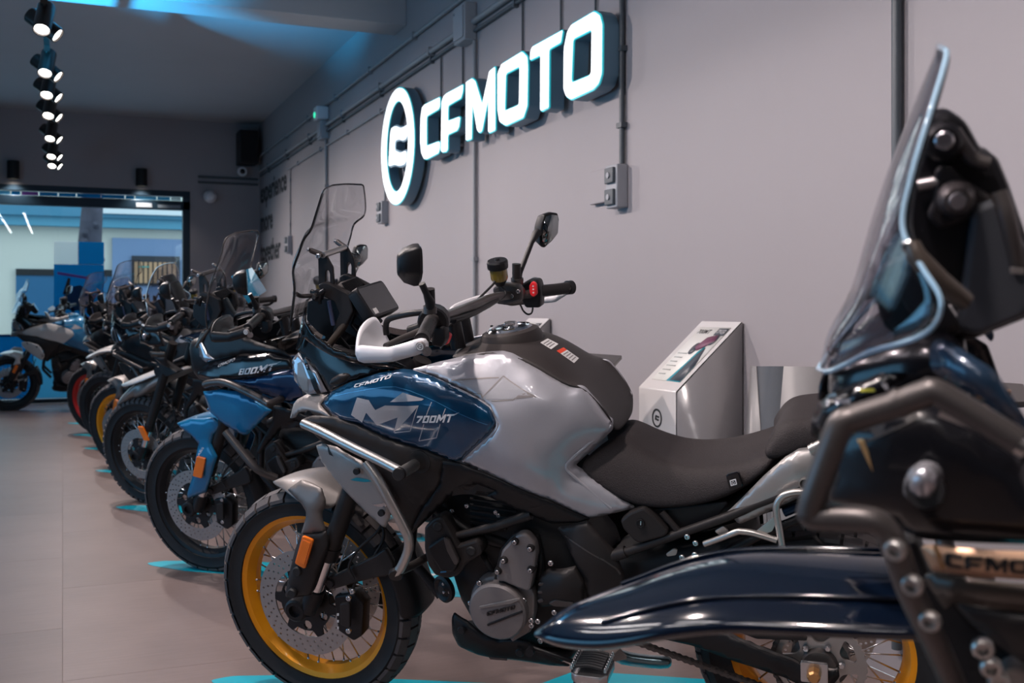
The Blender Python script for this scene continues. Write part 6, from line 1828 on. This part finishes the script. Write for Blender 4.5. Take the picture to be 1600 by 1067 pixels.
def rally_parts(root, paint, side, plate):
    P_ = G_PARTS.append
    secs = []
    for x, z, w_ in ((1.600, .764, .008), (1.577, .776, .034), (1.55, .785, .053), (1.495, .802, .080), (1.44, .827, .094), (1.38, .847, .101), (1.33, .855, .104), (1.256, .859, .105), (1.177, .863, .103), (1.08, .868, .095)):
        k = min(1, w_ / .06)
        secs.append([(x, 0, z + .020 * k), (x, w_ * .55, z + .016 * k), (x, w_ * .92, z + .004 * k), (x, w_, z - .006 * k), (x - .004, w_ * .86, z - .020 * k), (x - .01, 0, z - .014 * k)])
    f = loft('beak_fender', secs, paint, root, sub=2, caps=False)
    P_(f)
    for s_ in (1, -1):
        tube('fender_crease', [(1.50, .05 * s_, .814), (1.40, .06 * s_, .855), (1.30, .062 * s_, .872), (1.15, .06 * s_, .881)], .003, M['navy'], f, smooth=5, seg=8)
    E_ = [(1.1364,0.085,1.428),(1.1504,0.122,1.3826),(1.1671,0.142,1.3256),(1.1746,0.155,1.2825),(1.1607,0.178,1.2534),(1.1438,0.198,1.2235),(1.1569,0.185,1.1918),(1.2024,0.115,1.158)]
    C_ = [(1.14,0,1.4395),(1.1627,0,1.3828),(1.1874,0,1.3203),(1.208,0,1.2552),(1.2183,0,1.215),(1.2294,0,1.1809),(1.2512,0,1.1509),(1.2576,0,1.1098)]
    rows = []
    for e, c in zip(E_, C_):
        rows.append([Vector((c[0] + (e[0] - c[0]) * t * t, e[1] * t, c[2] + (e[2] - c[2]) * t * t)) for t in (0, .28, .55, .8, 1)])
    ws = loft('windscreen', rows, M['glass2'], root, sub=2, caps=False, solid=.005)
    ws.data.materials.append(M['edge'])
    for md in ws.modifiers:
        if md.type == 'SOLIDIFY':
            md.material_offset_rim = 1
    eg = spline([rows[0][0], rows[0][2]] + [r_[4] for r_ in rows] + [rows[-1][2], rows[-1][0]], 4)
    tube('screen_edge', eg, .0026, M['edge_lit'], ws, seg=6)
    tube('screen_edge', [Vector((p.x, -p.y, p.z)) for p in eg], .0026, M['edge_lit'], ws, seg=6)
    bolt(eg[len(eg) // 2], (.3, 1, 0), .006, ws)
    tube('deflector_fin', [(1.1668,0.165,1.2695),(1.1632,0.17,1.2589),(1.1442,0.17,1.236),(1.1227,0.16,1.2156)], [.007, .009, .010, .009], M['brown'], root, rnd=0, seg=12)
    # tower behind the screen
    tw = side_plate('instrument_tower', [(1.1493,0.05,1.3456),(1.1437,0.05,1.3659),(1.1336,0.05,1.3701),(1.1234,0.05,1.3617),(1.1073,0.05,1.3309),(1.0956,0.05,1.3274),(1.0852,0.05,1.301),(1.0656,0.05,1.2406),(1.0522,0.05,1.1878),(1.1082,0.05,1.1622),(1.1314,0.05,1.1621),(1.1554,0.05,1.2264),(1.165,0.05,1.2645),(1.1594,0.05,1.3142)], .09, M['black'], root, bev=.008, y=.05)
    mir(tw)
    side_plate('tower_cover', [(1.1062,0.075,1.2841),(1.0899,0.075,1.2901),(1.0683,0.075,1.2417),(1.0564,0.075,1.1943),(1.1044,0.075,1.1713),(1.1186,0.075,1.1743),(1.112,0.075,1.2302)], .02, mat('slate_plastic', (.045, .05, .06), .4), root, bev=.006)
    kn = lathe('adjuster_knob', [(0, .02), (.012, .02), (.016, .012), (.018, 0), (0, 0)], [(1.126,0.07,1.2962)][0], M['gunmetal'], root, 14)
    lathe('knob_screw', [(0, .026), (.007, .026), (.009, .02), (0, .02)], [(1.126,0.07,1.2962)][0], M['bolt'], kn, 12)
    tb = [(1.1406,0.066,1.3223),(1.1328,0.066,1.3255),(1.1226,0.066,1.3113),(1.0974,0.066,1.2935),(1.0979,0.066,1.2881),(1.1039,0.066,1.2853),(1.1322,0.066,1.2734),(1.139,0.066,1.2711),(1.1476,0.066,1.2799),(1.1415,0.066,1.2938)]
    side_plate('knob_bracket', tb, .02, M['dark'], root, holes=[[(1.1391,0.066,1.2815),(1.1324,0.066,1.2892),(1.1301,0.066,1.2831),(1.1368,0.066,1.2765)]], bev=.004)
    bs_ = lathe('tower_boss', [(0, .012), (.014, .012), (.018, .006), (.019, -.02), (0, -.02)], [(1.1373,0.062,1.3494)][0], M['black'], root, 18)
    bolt([(1.1374,0.076,1.3521)][0], (0, 1, 0), .009, bs_)
    tube('tower_tube', [(1.1596,0.06,1.3091),(1.1391,0.06,1.3126)], .006, M['metal'], root)
    tube('tower_strut', [(1.1284,0.06,1.359),(1.1114,0.06,1.3313),(1.097,0.06,1.327)], .007, M['gunmetal'], root)
    tube('tower_wire', [(1.0897,0.07,1.3015),(1.0815,0.075,1.275),(1.0719,0.07,1.2288)], .008, M['gunmetal'], root, smooth=4)
    side_plate('tower_label', [(1.08,0.085,1.2327),(1.0681,0.085,1.2314),(1.068,0.085,1.2266),(1.0793,0.085,1.2273)], .002, M['metal'], root, bev=.0003, rnd=.001)
    # nose and cowls
    nz = skin('nose_lamp', [(1.2619,0.07,1.0551),(1.2604,0.07,1.075),(1.2548,0.075,1.091),(1.2442,0.085,1.1037),(1.219,0.11,1.1234),(1.192,0.13,1.1409),(1.1802,0.14,1.1402),(1.179,0.14,1.1341),(1.1897,0.135,1.1212),(1.22,0.12,1.0987),(1.2336,0.11,1.0853),(1.2393,0.095,1.0556),(1.255,0.08,1.0546)], [(1.238,0.115,1.0998),(1.2079,0.135,1.1245)], M['gloss'], root, step=.012, roll=.008)
    tn = bvh(nz)
    decal('lamp_strip', [(1.244,0.115,1.1015),(1.2213,0.115,1.1119),(1.2207,0.115,1.1074),(1.2428,0.115,1.0964)], tn, M['lens'], nz, .01)
    decal('lamp_strip', [(1.2433,0.115,1.1113),(1.2194,0.115,1.1235),(1.2183,0.115,1.121),(1.2421,0.115,1.1081)], tn, M['metal'], nz, .01)
    decal('lamp_strip', [(1.1932,0.115,1.1317),(1.1817,0.115,1.1307),(1.1805,0.115,1.127),(1.1886,0.115,1.1255)], tn, M['lens'], nz, .01)
    decal('lamp_mark', [(1.213,0.115,1.1217),(1.199,0.115,1.1265),(1.1978,0.115,1.124),(1.2112,0.115,1.1192)], tn, mat('yellow_mark', (.7, .6, .05), .4), nz, .01)
    mir(nz)
    loft('nose_core', [[(1.2562,0,1.1212),(1.2496,0.05,1.1206),(1.2468,0.06,1.0963),(1.2478,0.05,1.0518),(1.2505,0,1.0278)], [(1.2233,0,1.1323),(1.2114,0.1,1.1509),(1.2084,0.11,1.1249),(1.209,0.09,1.0666),(1.2108,0,1.0222)], [(1.166,0,1.1638),(1.158,0.15,1.1853),(1.1515,0.13,1.1319),(1.1561,0.11,1.0625),(1.1526,0,1.0034)], [(1.1048,0,1.164),(1.1041,0.14,1.1834),(1.1023,0.13,1.1209),(1.1051,0.11,1.052),(1.096,0,0.985)]], M['gloss'], root, sub=1)
    sc1 = skin('side_cowl', [(1.1518,0.16,1.173),(1.1446,0.165,1.1831),(1.1304,0.175,1.1793),(1.1007,0.19,1.1625),(1.0816,0.2,1.1319),(1.0677,0.2,1.103),(1.0714,0.2,1.0943),(1.0852,0.2,1.1137),(1.1123,0.19,1.1348),(1.1437,0.175,1.1495),(1.1502,0.165,1.1537)], [(1.1138,0.205,1.1596)], side, root, step=.013, roll=.008)
    mir(sc1)
    bk = skin('inner_fairing', [(1.2352,0.18,1.0892),(1.2179,0.19,1.1144),(1.1591,0.2,1.1353),(1.1386,0.205,1.1305),(1.0734,0.21,1.0892),(1.0483,0.22,1.0147),(1.1586,0.21,1.0076),(1.1799,0.205,1.016),(1.2099,0.2,1.0228),(1.2462,0.18,1.0197)], [(1.1592,0.215,1.0751)], M['gloss'], root, step=.018, roll=.01)
    mir(bk)
    tb_ = bvh(bk)
    decal('inner_trim', [(1.2132,0.205,1.1051),(1.178,0.205,1.1246),(1.1634,0.205,1.1297),(1.1612,0.205,1.1217),(1.1696,0.205,1.1168),(1.2024,0.205,1.0966),(1.2057,0.205,1.0929)], tb_, M['dark'], bk, .015)
    decal('inner_trim', [(1.2165,0.205,1.1032),(1.2068,0.205,1.0964),(1.2036,0.205,1.0882),(1.1993,0.205,1.0693),(1.2079,0.205,1.0856)], tb_, M['bronze'], bk, .012)
    mk = skin('auxiliary_lamp', [(1.1745,0.235,1.0585),(1.1741,0.24,1.0732),(1.1691,0.24,1.0866),(1.16,0.24,1.0945),(1.1489,0.24,1.0928),(1.1418,0.24,1.0841),(1.1417,0.24,1.0682),(1.1466,0.24,1.0564),(1.1555,0.235,1.0463),(1.1626,0.235,1.0487),(1.1699,0.235,1.0529)], [(1.1599,0.275,1.085)], M['lens'], root, step=.008, roll=.012)
    tube('lamp_stalk', [(1.1573,0.24,1.0701),(1.1519,0.19,1.0482)], .016, M['black'], mk)
    mir(mk)
    # crash bar frame
    c1 = tube('crash_bar', [(1.0907,0.275,1.1273),(1.1469,0.27,1.1625),(1.1584,0.27,1.1632),(1.1787,0.27,1.1541),(1.2114,0.27,1.1415),(1.2225,0.272,1.1368),(1.2285,0.275,1.1237),(1.242,0.28,1.0851),(1.248,0.28,1.0631),(1.2455,0.28,1.0558),(1.2085,0.285,1.0587),(1.1925,0.285,1.0547),(1.1825,0.283,1.0383),(1.1699,0.275,0.9947),(1.1487,0.255,0.9379),(1.1321,0.23,0.8857),(1.1119,0.18,0.8066)], .0112, M['gunmetal'], root, smooth=4, seg=16)
    for q in [(1.1801,0.295,1.0393),(1.1667,0.288,1.0064),(1.1528,0.277,0.9702)]:
        bolt(q, (.3, 1, 0), .009, c1, M['metal'])
    tube('bar_sleeve', [(1.1806,0.27,1.1535),(1.1757,0.27,1.1558)], .0125, M['gunmetal'], c1)
    mir(c1)
    c2 = tube('crash_brace', [(1.0842,0.26,1.1145),(1.1222,0.26,1.1372),(1.1461,0.255,1.1456)], .006, M['metal'], root)
    # gold name panel and lower panels
    pl = skin('name_panel', [(1.1603,0.232,1.0142),(1.1487,0.238,1.0177),(1.0426,0.245,1.0229),(1.0418,0.245,0.9971),(1.151,0.236,0.9936)], [(1.0997,0.246,1.0108)], plate, root, step=.014, roll=.003, rnd=.003)
    tp_ = bvh(pl)
    logo_on('lettering', *[(1.1412,0.243,1.0004),(1.0464,0.243,1.0031),(1.1413,0.243,1.0135)], M['ink'], pl, tp_)
    strip('panel_fold', [(1.1489,0.243,1.0193),(1.1421,0.243,0.9982)], .003, tp_, M['bronze'], pl)
    mir(pl)
    lp = skin('lower_side_panel', [(1.1577,0.222,0.9805),(1.1506,0.226,0.986),(1.0402,0.236,0.9872),(1.0394,0.236,0.9625),(1.1328,0.228,0.9615),(1.1386,0.222,0.9495)], [(1.0984,0.238,0.9781)], M['brown'], root, step=.016, roll=.004)
    mir(lp)
    lp2 = skin('belly_panel', [(1.1342,0.225,0.9599),(1.0392,0.235,0.9615),(1.0356,0.225,0.892),(1.0751,0.22,0.9042),(1.1171,0.22,0.9373)], [(1.0775,0.235,0.9375)], M['dark'], root, step=.016, roll=.006)
    mir(lp2)
    side_plate('black_web', [(1.1659,0.18,0.9939),(1.1547,0.18,0.9602),(1.13,0.18,0.934),(1.114,0.18,0.9135),(1.0649,0.18,0.8778),(1.0229,0.18,0.8577),(1.0906,0.18,0.8358),(1.1237,0.18,0.8641),(1.149,0.18,0.9258),(1.1686,0.18,0.9748)], .06, M['ink'], root, bev=.004)
    for q in [(1.1069,0.2,0.9092),(1.0997,0.2,0.8912),(1.0932,0.2,0.8782)]:
        bolt(q, (0, 1, 0), .010, root, M['metal'])
    side_plate('engine_fin', [(1.089,0.2,0.8787),(1.0829,0.2,0.8882),(1.0746,0.2,0.888),(1.0724,0.2,0.882),(1.0773,0.2,0.8688),(1.0867,0.2,0.8676)], .03, M['silver_mat'], root, bev=.004)
    side_plate('engine_fin', [(1.0714,0.2,0.8809),(1.0665,0.2,0.8902),(1.0582,0.2,0.89),(1.056,0.2,0.8828),(1.0608,0.2,0.871),(1.0691,0.2,0.8699)], .03, M['silver_mat'], root, bev=.004)


DARKS = dict(fender_grey=M['dark'], shroud=M['dark'], gold=M['black'], silver=M['navy'], silver_mat=M['dark'], blue=M['navy'], white=M['black'], graphic=M['dark'], metal=M['gunmetal'])
fg = bike_root('dark midnight-blue rally motorcycle nearest the camera with long beak fender and gold name panel', 1.84, .27)
NOSE = ('front_fender', 'fork_guard', 'lower_fork_guard', 'guard_bolt_recess', 'reflector', 'crash_bar', 'radiator_shroud', 'nose_panel', 'head_lamp', 'nose_core', 'inner_cowl', 'lower_screen', 'cowl_spar',
        'turn_signal', 'windscreen', 'screen_bracket', 'bracket_tube', 'dash_frame', 'dash_side', 'dash_rib', 'adjuster_knob', 'knob_rod', 'bolt', 'ribbed_block', 'blue_side_panel', 'side_fairing', 'splash_guard', 'fender_stay')
copy_parts(fg, MM(**DARKS), skip=NOSE)
for o in fg.children:
    if o.name.split('.')[0] in ('front_wheel', 'fork_tube', 'brake_caliper', 'lower_yoke', 'brake_hose'):
        o.location.x -= .2
n0 = set(fg.children)
rally_parts(fg, M['navy'], mat('slate_blue_paint', (.02, .045, .085), .25, .3, .8), M['gold_plate'])
RALLY = [o for o in fg.children if o not in n0]

FAR_SKIP = ('bolt', 'chain', 'sprocket', 'sprocket_carrier', 'axle_nut', 'axle_block', 'switch_button', 'switch_mark', 'cylinder_fin', 'side_stand', 'gear_lever', 'lever_toe', 'peg_hinge', 'peg_bracket', 'foot_peg',
            'seat_heater_switch', 'lock_box', 'bracket', 'wire_loom', 'switch_wire', 'horn', 'coolant_hose')
TXT = ('lettering', 'lettering_stroke', 'letter_M_graphic', 'wing_graphic', 'outline_graphic', 'crease_line', 'teal_flash', 'warning_label', 'caution_label')

# ---- second bike: blue fender and shroud
b2 = bike_root('motorcycle with bright blue front fender and shroud, just behind the silver and blue bike', .63 - 1.425 * math.cos(HEAD), 4.91 - 1.425 * math.sin(HEAD))
copy_parts(b2, MM(gold=M['black'], silver=M['dark'], blue=M['black'], white=M['black'], metal=M['gunmetal'], silver_mat=M['dark']),
           skip=FAR_SKIP + ('display', 'rear_light', 'plate_holder', 'front_fender', 'fork_guard', 'lower_fork_guard', 'guard_bolt_recess', 'reflector', 'crash_bar', 'radiator_shroud', 'nose_panel', 'head_lamp', 'blue_side_panel', 'tank_side_panel', 'windscreen', 'turn_signal', 'inner_cowl', 'lower_screen', 'side_fairing'), subskip=TXT)
f_ = skin('fork_guard', [(1.4453,0.11,0.706),(1.3635,0.12,0.7346),(1.2418,0.13,0.7461),(1.209,0.13,0.7154),(1.2559,0.135,0.6681),(1.267,0.14,0.633),(1.2373,0.15,0.5819),(1.2762,0.15,0.5013),(1.3211,0.145,0.4183),(1.4192,0.14,0.3823),(1.4222,0.14,0.4008),(1.3637,0.145,0.5187),(1.3302,0.14,0.6303),(1.3683,0.13,0.6619),(1.4304,0.12,0.6928)], [(1.299,0.158,0.565),(1.3012,0.14,0.6986)], M['cyan_blue'], b2, step=.014)
mir(f_)
loft('front_fender', [[(1.5306,0,0.6705),(1.5043,0.03,0.6782),(1.4831,0.05,0.6796)], [(1.457,0,0.6993),(1.4123,0.06,0.7139),(1.3821,0.1,0.7051)], [(1.3483,0,0.7087),(1.2984,0.07,0.7239),(1.2592,0.12,0.7159)], [(1.2823,0,0.6767),(1.241,0.07,0.6837),(1.2329,0.11,0.6635)]], M['cyan_blue'], b2, sub=2, caps=False, solid=-.004)
text_on('lettering', 'ABS', *[(1.3227,0.15,0.5807),(1.2967,0.15,0.6184),(1.3316,0.15,0.5845)], M['lettering'], f_, bvh(f_))
side_plate('reflector', [(1.3245,0.165,0.5831),(1.2872,0.165,0.5765),(1.3176,0.165,0.4914),(1.3558,0.165,0.4987)], .01, M['orange'], b2, bev=.003)
s_ = skin('radiator_shroud', [(1.2604,0.16,0.8658),(1.1518,0.19,0.8853),(1.0595,0.21,0.8855),(0.9659,0.225,0.8528),(0.9009,0.225,0.8153),(1.0331,0.215,0.7077),(1.0525,0.215,0.7028),(1.1539,0.19,0.7349),(1.2313,0.17,0.7795)], [(1.0629,0.22,0.8139)], M['cyan_blue'], b2, step=.016)
mir(s_)
c_ = tube('crash_bar', [(1.2353,0.17,0.8991),(1.1962,0.18,0.9109),(1.1051,0.21,0.9215),(0.9767,0.25,0.894),(0.8942,0.28,0.8739),(0.8632,0.29,0.8675),(0.8641,0.2,0.8588)], .0145, M['gunmetal'], b2, smooth=4, seg=14)
mir(c_)
c_ = tube('crash_bar', [(1.1156,0.24,0.7274),(1.0478,0.25,0.653),(0.976,0.255,0.5788),(0.917,0.22,0.5329)], .0155, M['gunmetal'], b2, smooth=4, seg=14)
mir(c_)
p_ = skin('side_panel', [(1.3151,0.11,0.9353),(1.26,0.12,0.9663),(1.1935,0.14,0.9903),(1.0547,0.17,1.0213),(0.8988,0.19,1.0406),(0.8065,0.19,1.0213),(0.8001,0.2,0.9801),(0.8517,0.205,0.9779),(1.0293,0.2,0.9363),(1.1637,0.18,0.9251),(1.2298,0.16,0.9208),(1.3043,0.12,0.919)], [(1.0187,0.205,0.9905)], M['gloss'], b2, step=.016)
tb2 = bvh(p_)
logo_on('lettering', *[(1.052,0.203,0.9511),(0.8527,0.203,0.9799),(1.0444,0.203,0.9842)], M['lettering'], p_, tb2, loops=squared('800MT'))
text_on('small_lettering', 'CFMOTO', *[(1.1707,0.16,0.9704),(1.0817,0.16,1.0026),(1.1692,0.16,0.9812)], M['lettering'], p_, tb2, shear=.2)
mir(p_)
p_ = skin('lower_panel', [(1.2362,0.165,0.9166),(1.1645,0.18,0.9197),(1.03,0.2,0.931),(0.8061,0.2,0.9774),(0.7641,0.205,0.9486),(0.7653,0.2,0.8694),(0.8317,0.2,0.8414),(0.9213,0.2,0.8651),(1.0054,0.2,0.8946),(1.1349,0.18,0.915)], [(0.879,0.21,0.9215)], mat('royal_blue_paint', (.003, .03, .10), .25, .3, .8), b2, step=.018)
mir(p_)
p_ = skin('nose_panel', [(1.3368,0.06,1.0457),(1.2974,0.07,1.095),(1.1665,0.11,1.128),(0.9764,0.16,1.0791),(0.8512,0.18,1.0543),(0.8065,0.19,1.0213),(0.9107,0.18,1.0405),(1.0515,0.16,1.0269),(1.2001,0.13,0.9916),(1.2653,0.11,0.9772),(1.3312,0.07,1.0153)], [(1.1782,0.13,1.0591)], M['black'], b2, step=.016)
mir(p_)
p_ = skin('head_lamp', [(1.3334,0.07,1.0427),(1.2903,0.09,1.0699),(1.2462,0.12,1.0181),(1.2023,0.135,0.9956),(1.2583,0.12,0.9772),(1.324,0.08,0.9959)], [], M['lens'], b2, step=.012)
mir(p_)
E2 = [(1.0879,0.12,1.4862),(1.1126,0.128,1.4211),(1.1534,0.138,1.3405),(1.1803,0.15,1.2647),(1.2039,0.15,1.1859),(1.2178,0.13,1.1229)]
rows = [[Vector((e[0] + b_ * (1 - t * t), e[1] * t, e[2] + .01 * (1 - t * t))) for t in (0, .3, .6, 1)] for e, b_ in zip(E2, (.03, .045, .06, .075, .075, .06))]
w2 = loft('windscreen', rows, M['glass'], b2, sub=2, caps=False, solid=.004)
tube('screen_edge', spline([rows[0][0]] + [r_[3] for r_ in rows], 3), .003, M['gunmetal'], w2, seg=6)
tube('screen_edge', [Vector((p.x, -p.y, p.z)) for p in spline([rows[0][0]] + [r_[3] for r_ in rows], 3)], .003, M['gunmetal'], w2, seg=6)
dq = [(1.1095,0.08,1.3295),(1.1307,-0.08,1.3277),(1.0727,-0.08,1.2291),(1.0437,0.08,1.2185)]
mesh('display', [Vector(p) for p in dq], [(0, 1, 2, 3)], mat('display_lit_blue', (.01, .08, .14), .12, 0, .6, emit=(.03, .35, .62), es=.22), b2, solid=.02)  # faint blue glow stands in for a reflection on the display

# ---- rest of the row: two builds repeated with their own colours
GREY = mat('warm_grey_paint', (.22, .2, .19), .35, .2, .4)


def rally(label, x, y, rim, paint, side, knobby, no=()):
    r_ = bike_root(label, x - 1.425 * math.cos(HEAD), y - 1.425 * math.sin(HEAD))
    mm = MM(**{**DARKS, 'gold': rim})
    copy_parts(r_, mm, skip=NOSE + FAR_SKIP + (('front_wheel',) if knobby else ()), subskip=TXT)
    m2 = {M['navy'].name: paint, 'slate_blue_paint': side, M['gold_plate'].name: M['dark']}
    for o in RALLY:
        if o.name.split('.')[0] not in no + ('bolt', 'engine_fin', 'tower_label', 'tower_wire', 'crash_bar', 'name_panel'):
            clone(o, r_, m2)
    if knobby:
        fw = wheel(r_, 'front_wheel', FA, .335, .116, .262, .07, rim, STEER, 18, knobby=True)
        brake_disc(fw, .074, .15)
    rf_ = side_plate('reflector', [(1.36, .15, .52), (1.33, .15, .52), (1.30, .15, .44), (1.33, .15, .44)], .012, M['orange'], r_, bev=.003)
    return r_


def road(label, x, y, mm, head=HEAD, skip=()):
    r_ = bike_root(label, x - 1.425 * math.cos(head), y - 1.425 * math.sin(head), head)
    copy_parts(r_, mm, skip=FAR_SKIP + skip, subskip=TXT)
    return r_


b3 = rally('grey rally motorcycle with knobby front tyre and long grey beak fender, third in the row', .52, 6.75, M['black'], GREY, M['dark'], True, ('beak_fender',))
bk_ = loft('beak_fender', [[(1.6306,0,0.5919),(1.618,0.01,0.5914),(1.6123,0.012,0.5882),(1.628,0,0.5801)], [(1.5549,0,0.6847),(1.5138,0.05,0.6925),(1.4738,0.085,0.6573),(1.4814,0.06,0.6225)], [(1.453,0,0.7497),(1.3969,0.07,0.759),(1.363,0.1,0.7148),(1.3591,0.08,0.6707)], [(1.3371,0,0.7986),(1.2785,0.075,0.8087),(1.2453,0.105,0.7648),(1.2438,0.08,0.7273)], [(1.2159,0,0.8354),(1.159,0.075,0.8451),(1.1286,0.1,0.8112),(1.1403,0.08,0.7753)], [(1.0427,0,0.8839),(0.9926,0.07,0.8879),(0.9727,0.09,0.8415),(0.9868,0.07,0.8134)]], GREY, b3, sub=2)
loft('beak_highlight', [[(1.5568,0,0.7278),(1.5326,0.03,0.729),(1.5091,0.05,0.7198)], [(1.4013,0,0.7895),(1.354,0.06,0.7954),(1.3291,0.085,0.7762)], [(1.2135,0,0.8507),(1.1606,0.07,0.8588),(1.1436,0.09,0.8457)]], M['white_paint'], bk_, sub=1, caps=False, solid=-.006)  # paler piece along the top of the beak
b4 = road('dark motorcycle with orange-gold front rim showing behind the knobby tyre', .47, 8.2, MM(silver=M['dark'], blue=M['black'], white=M['black'], silver_mat=M['dark'], shroud=M['dark'], metal=M['gunmetal']))
b5 = rally('motorcycle with pale whitish beak fender and dark rim, fifth in the row', .42, 9.6, M['black'], M['white_paint'], M['white_paint'], False)
b6 = road('motorcycle with a red front rim, last of the slanted row', .33, 10.75, MM(gold=M['red'], silver=M['dark'], blue=M['black'], white=M['dark'], silver_mat=GREY, fender_grey=GREY, metal=M['gunmetal']))
b7 = road('blue and white motorcycle standing broadside along the far shop window', -.56, 13.55, MM(gold=M['black'], silver=M['cyan_blue'], blue=M['white_paint'], white=M['white_paint'], silver_mat=M['silver_mat'], fender_grey=M['white_paint'], shroud=M['white_paint'], tanktop=M['cyan_blue'], metal=M['black']), math.pi, skip=('crash_bar',))
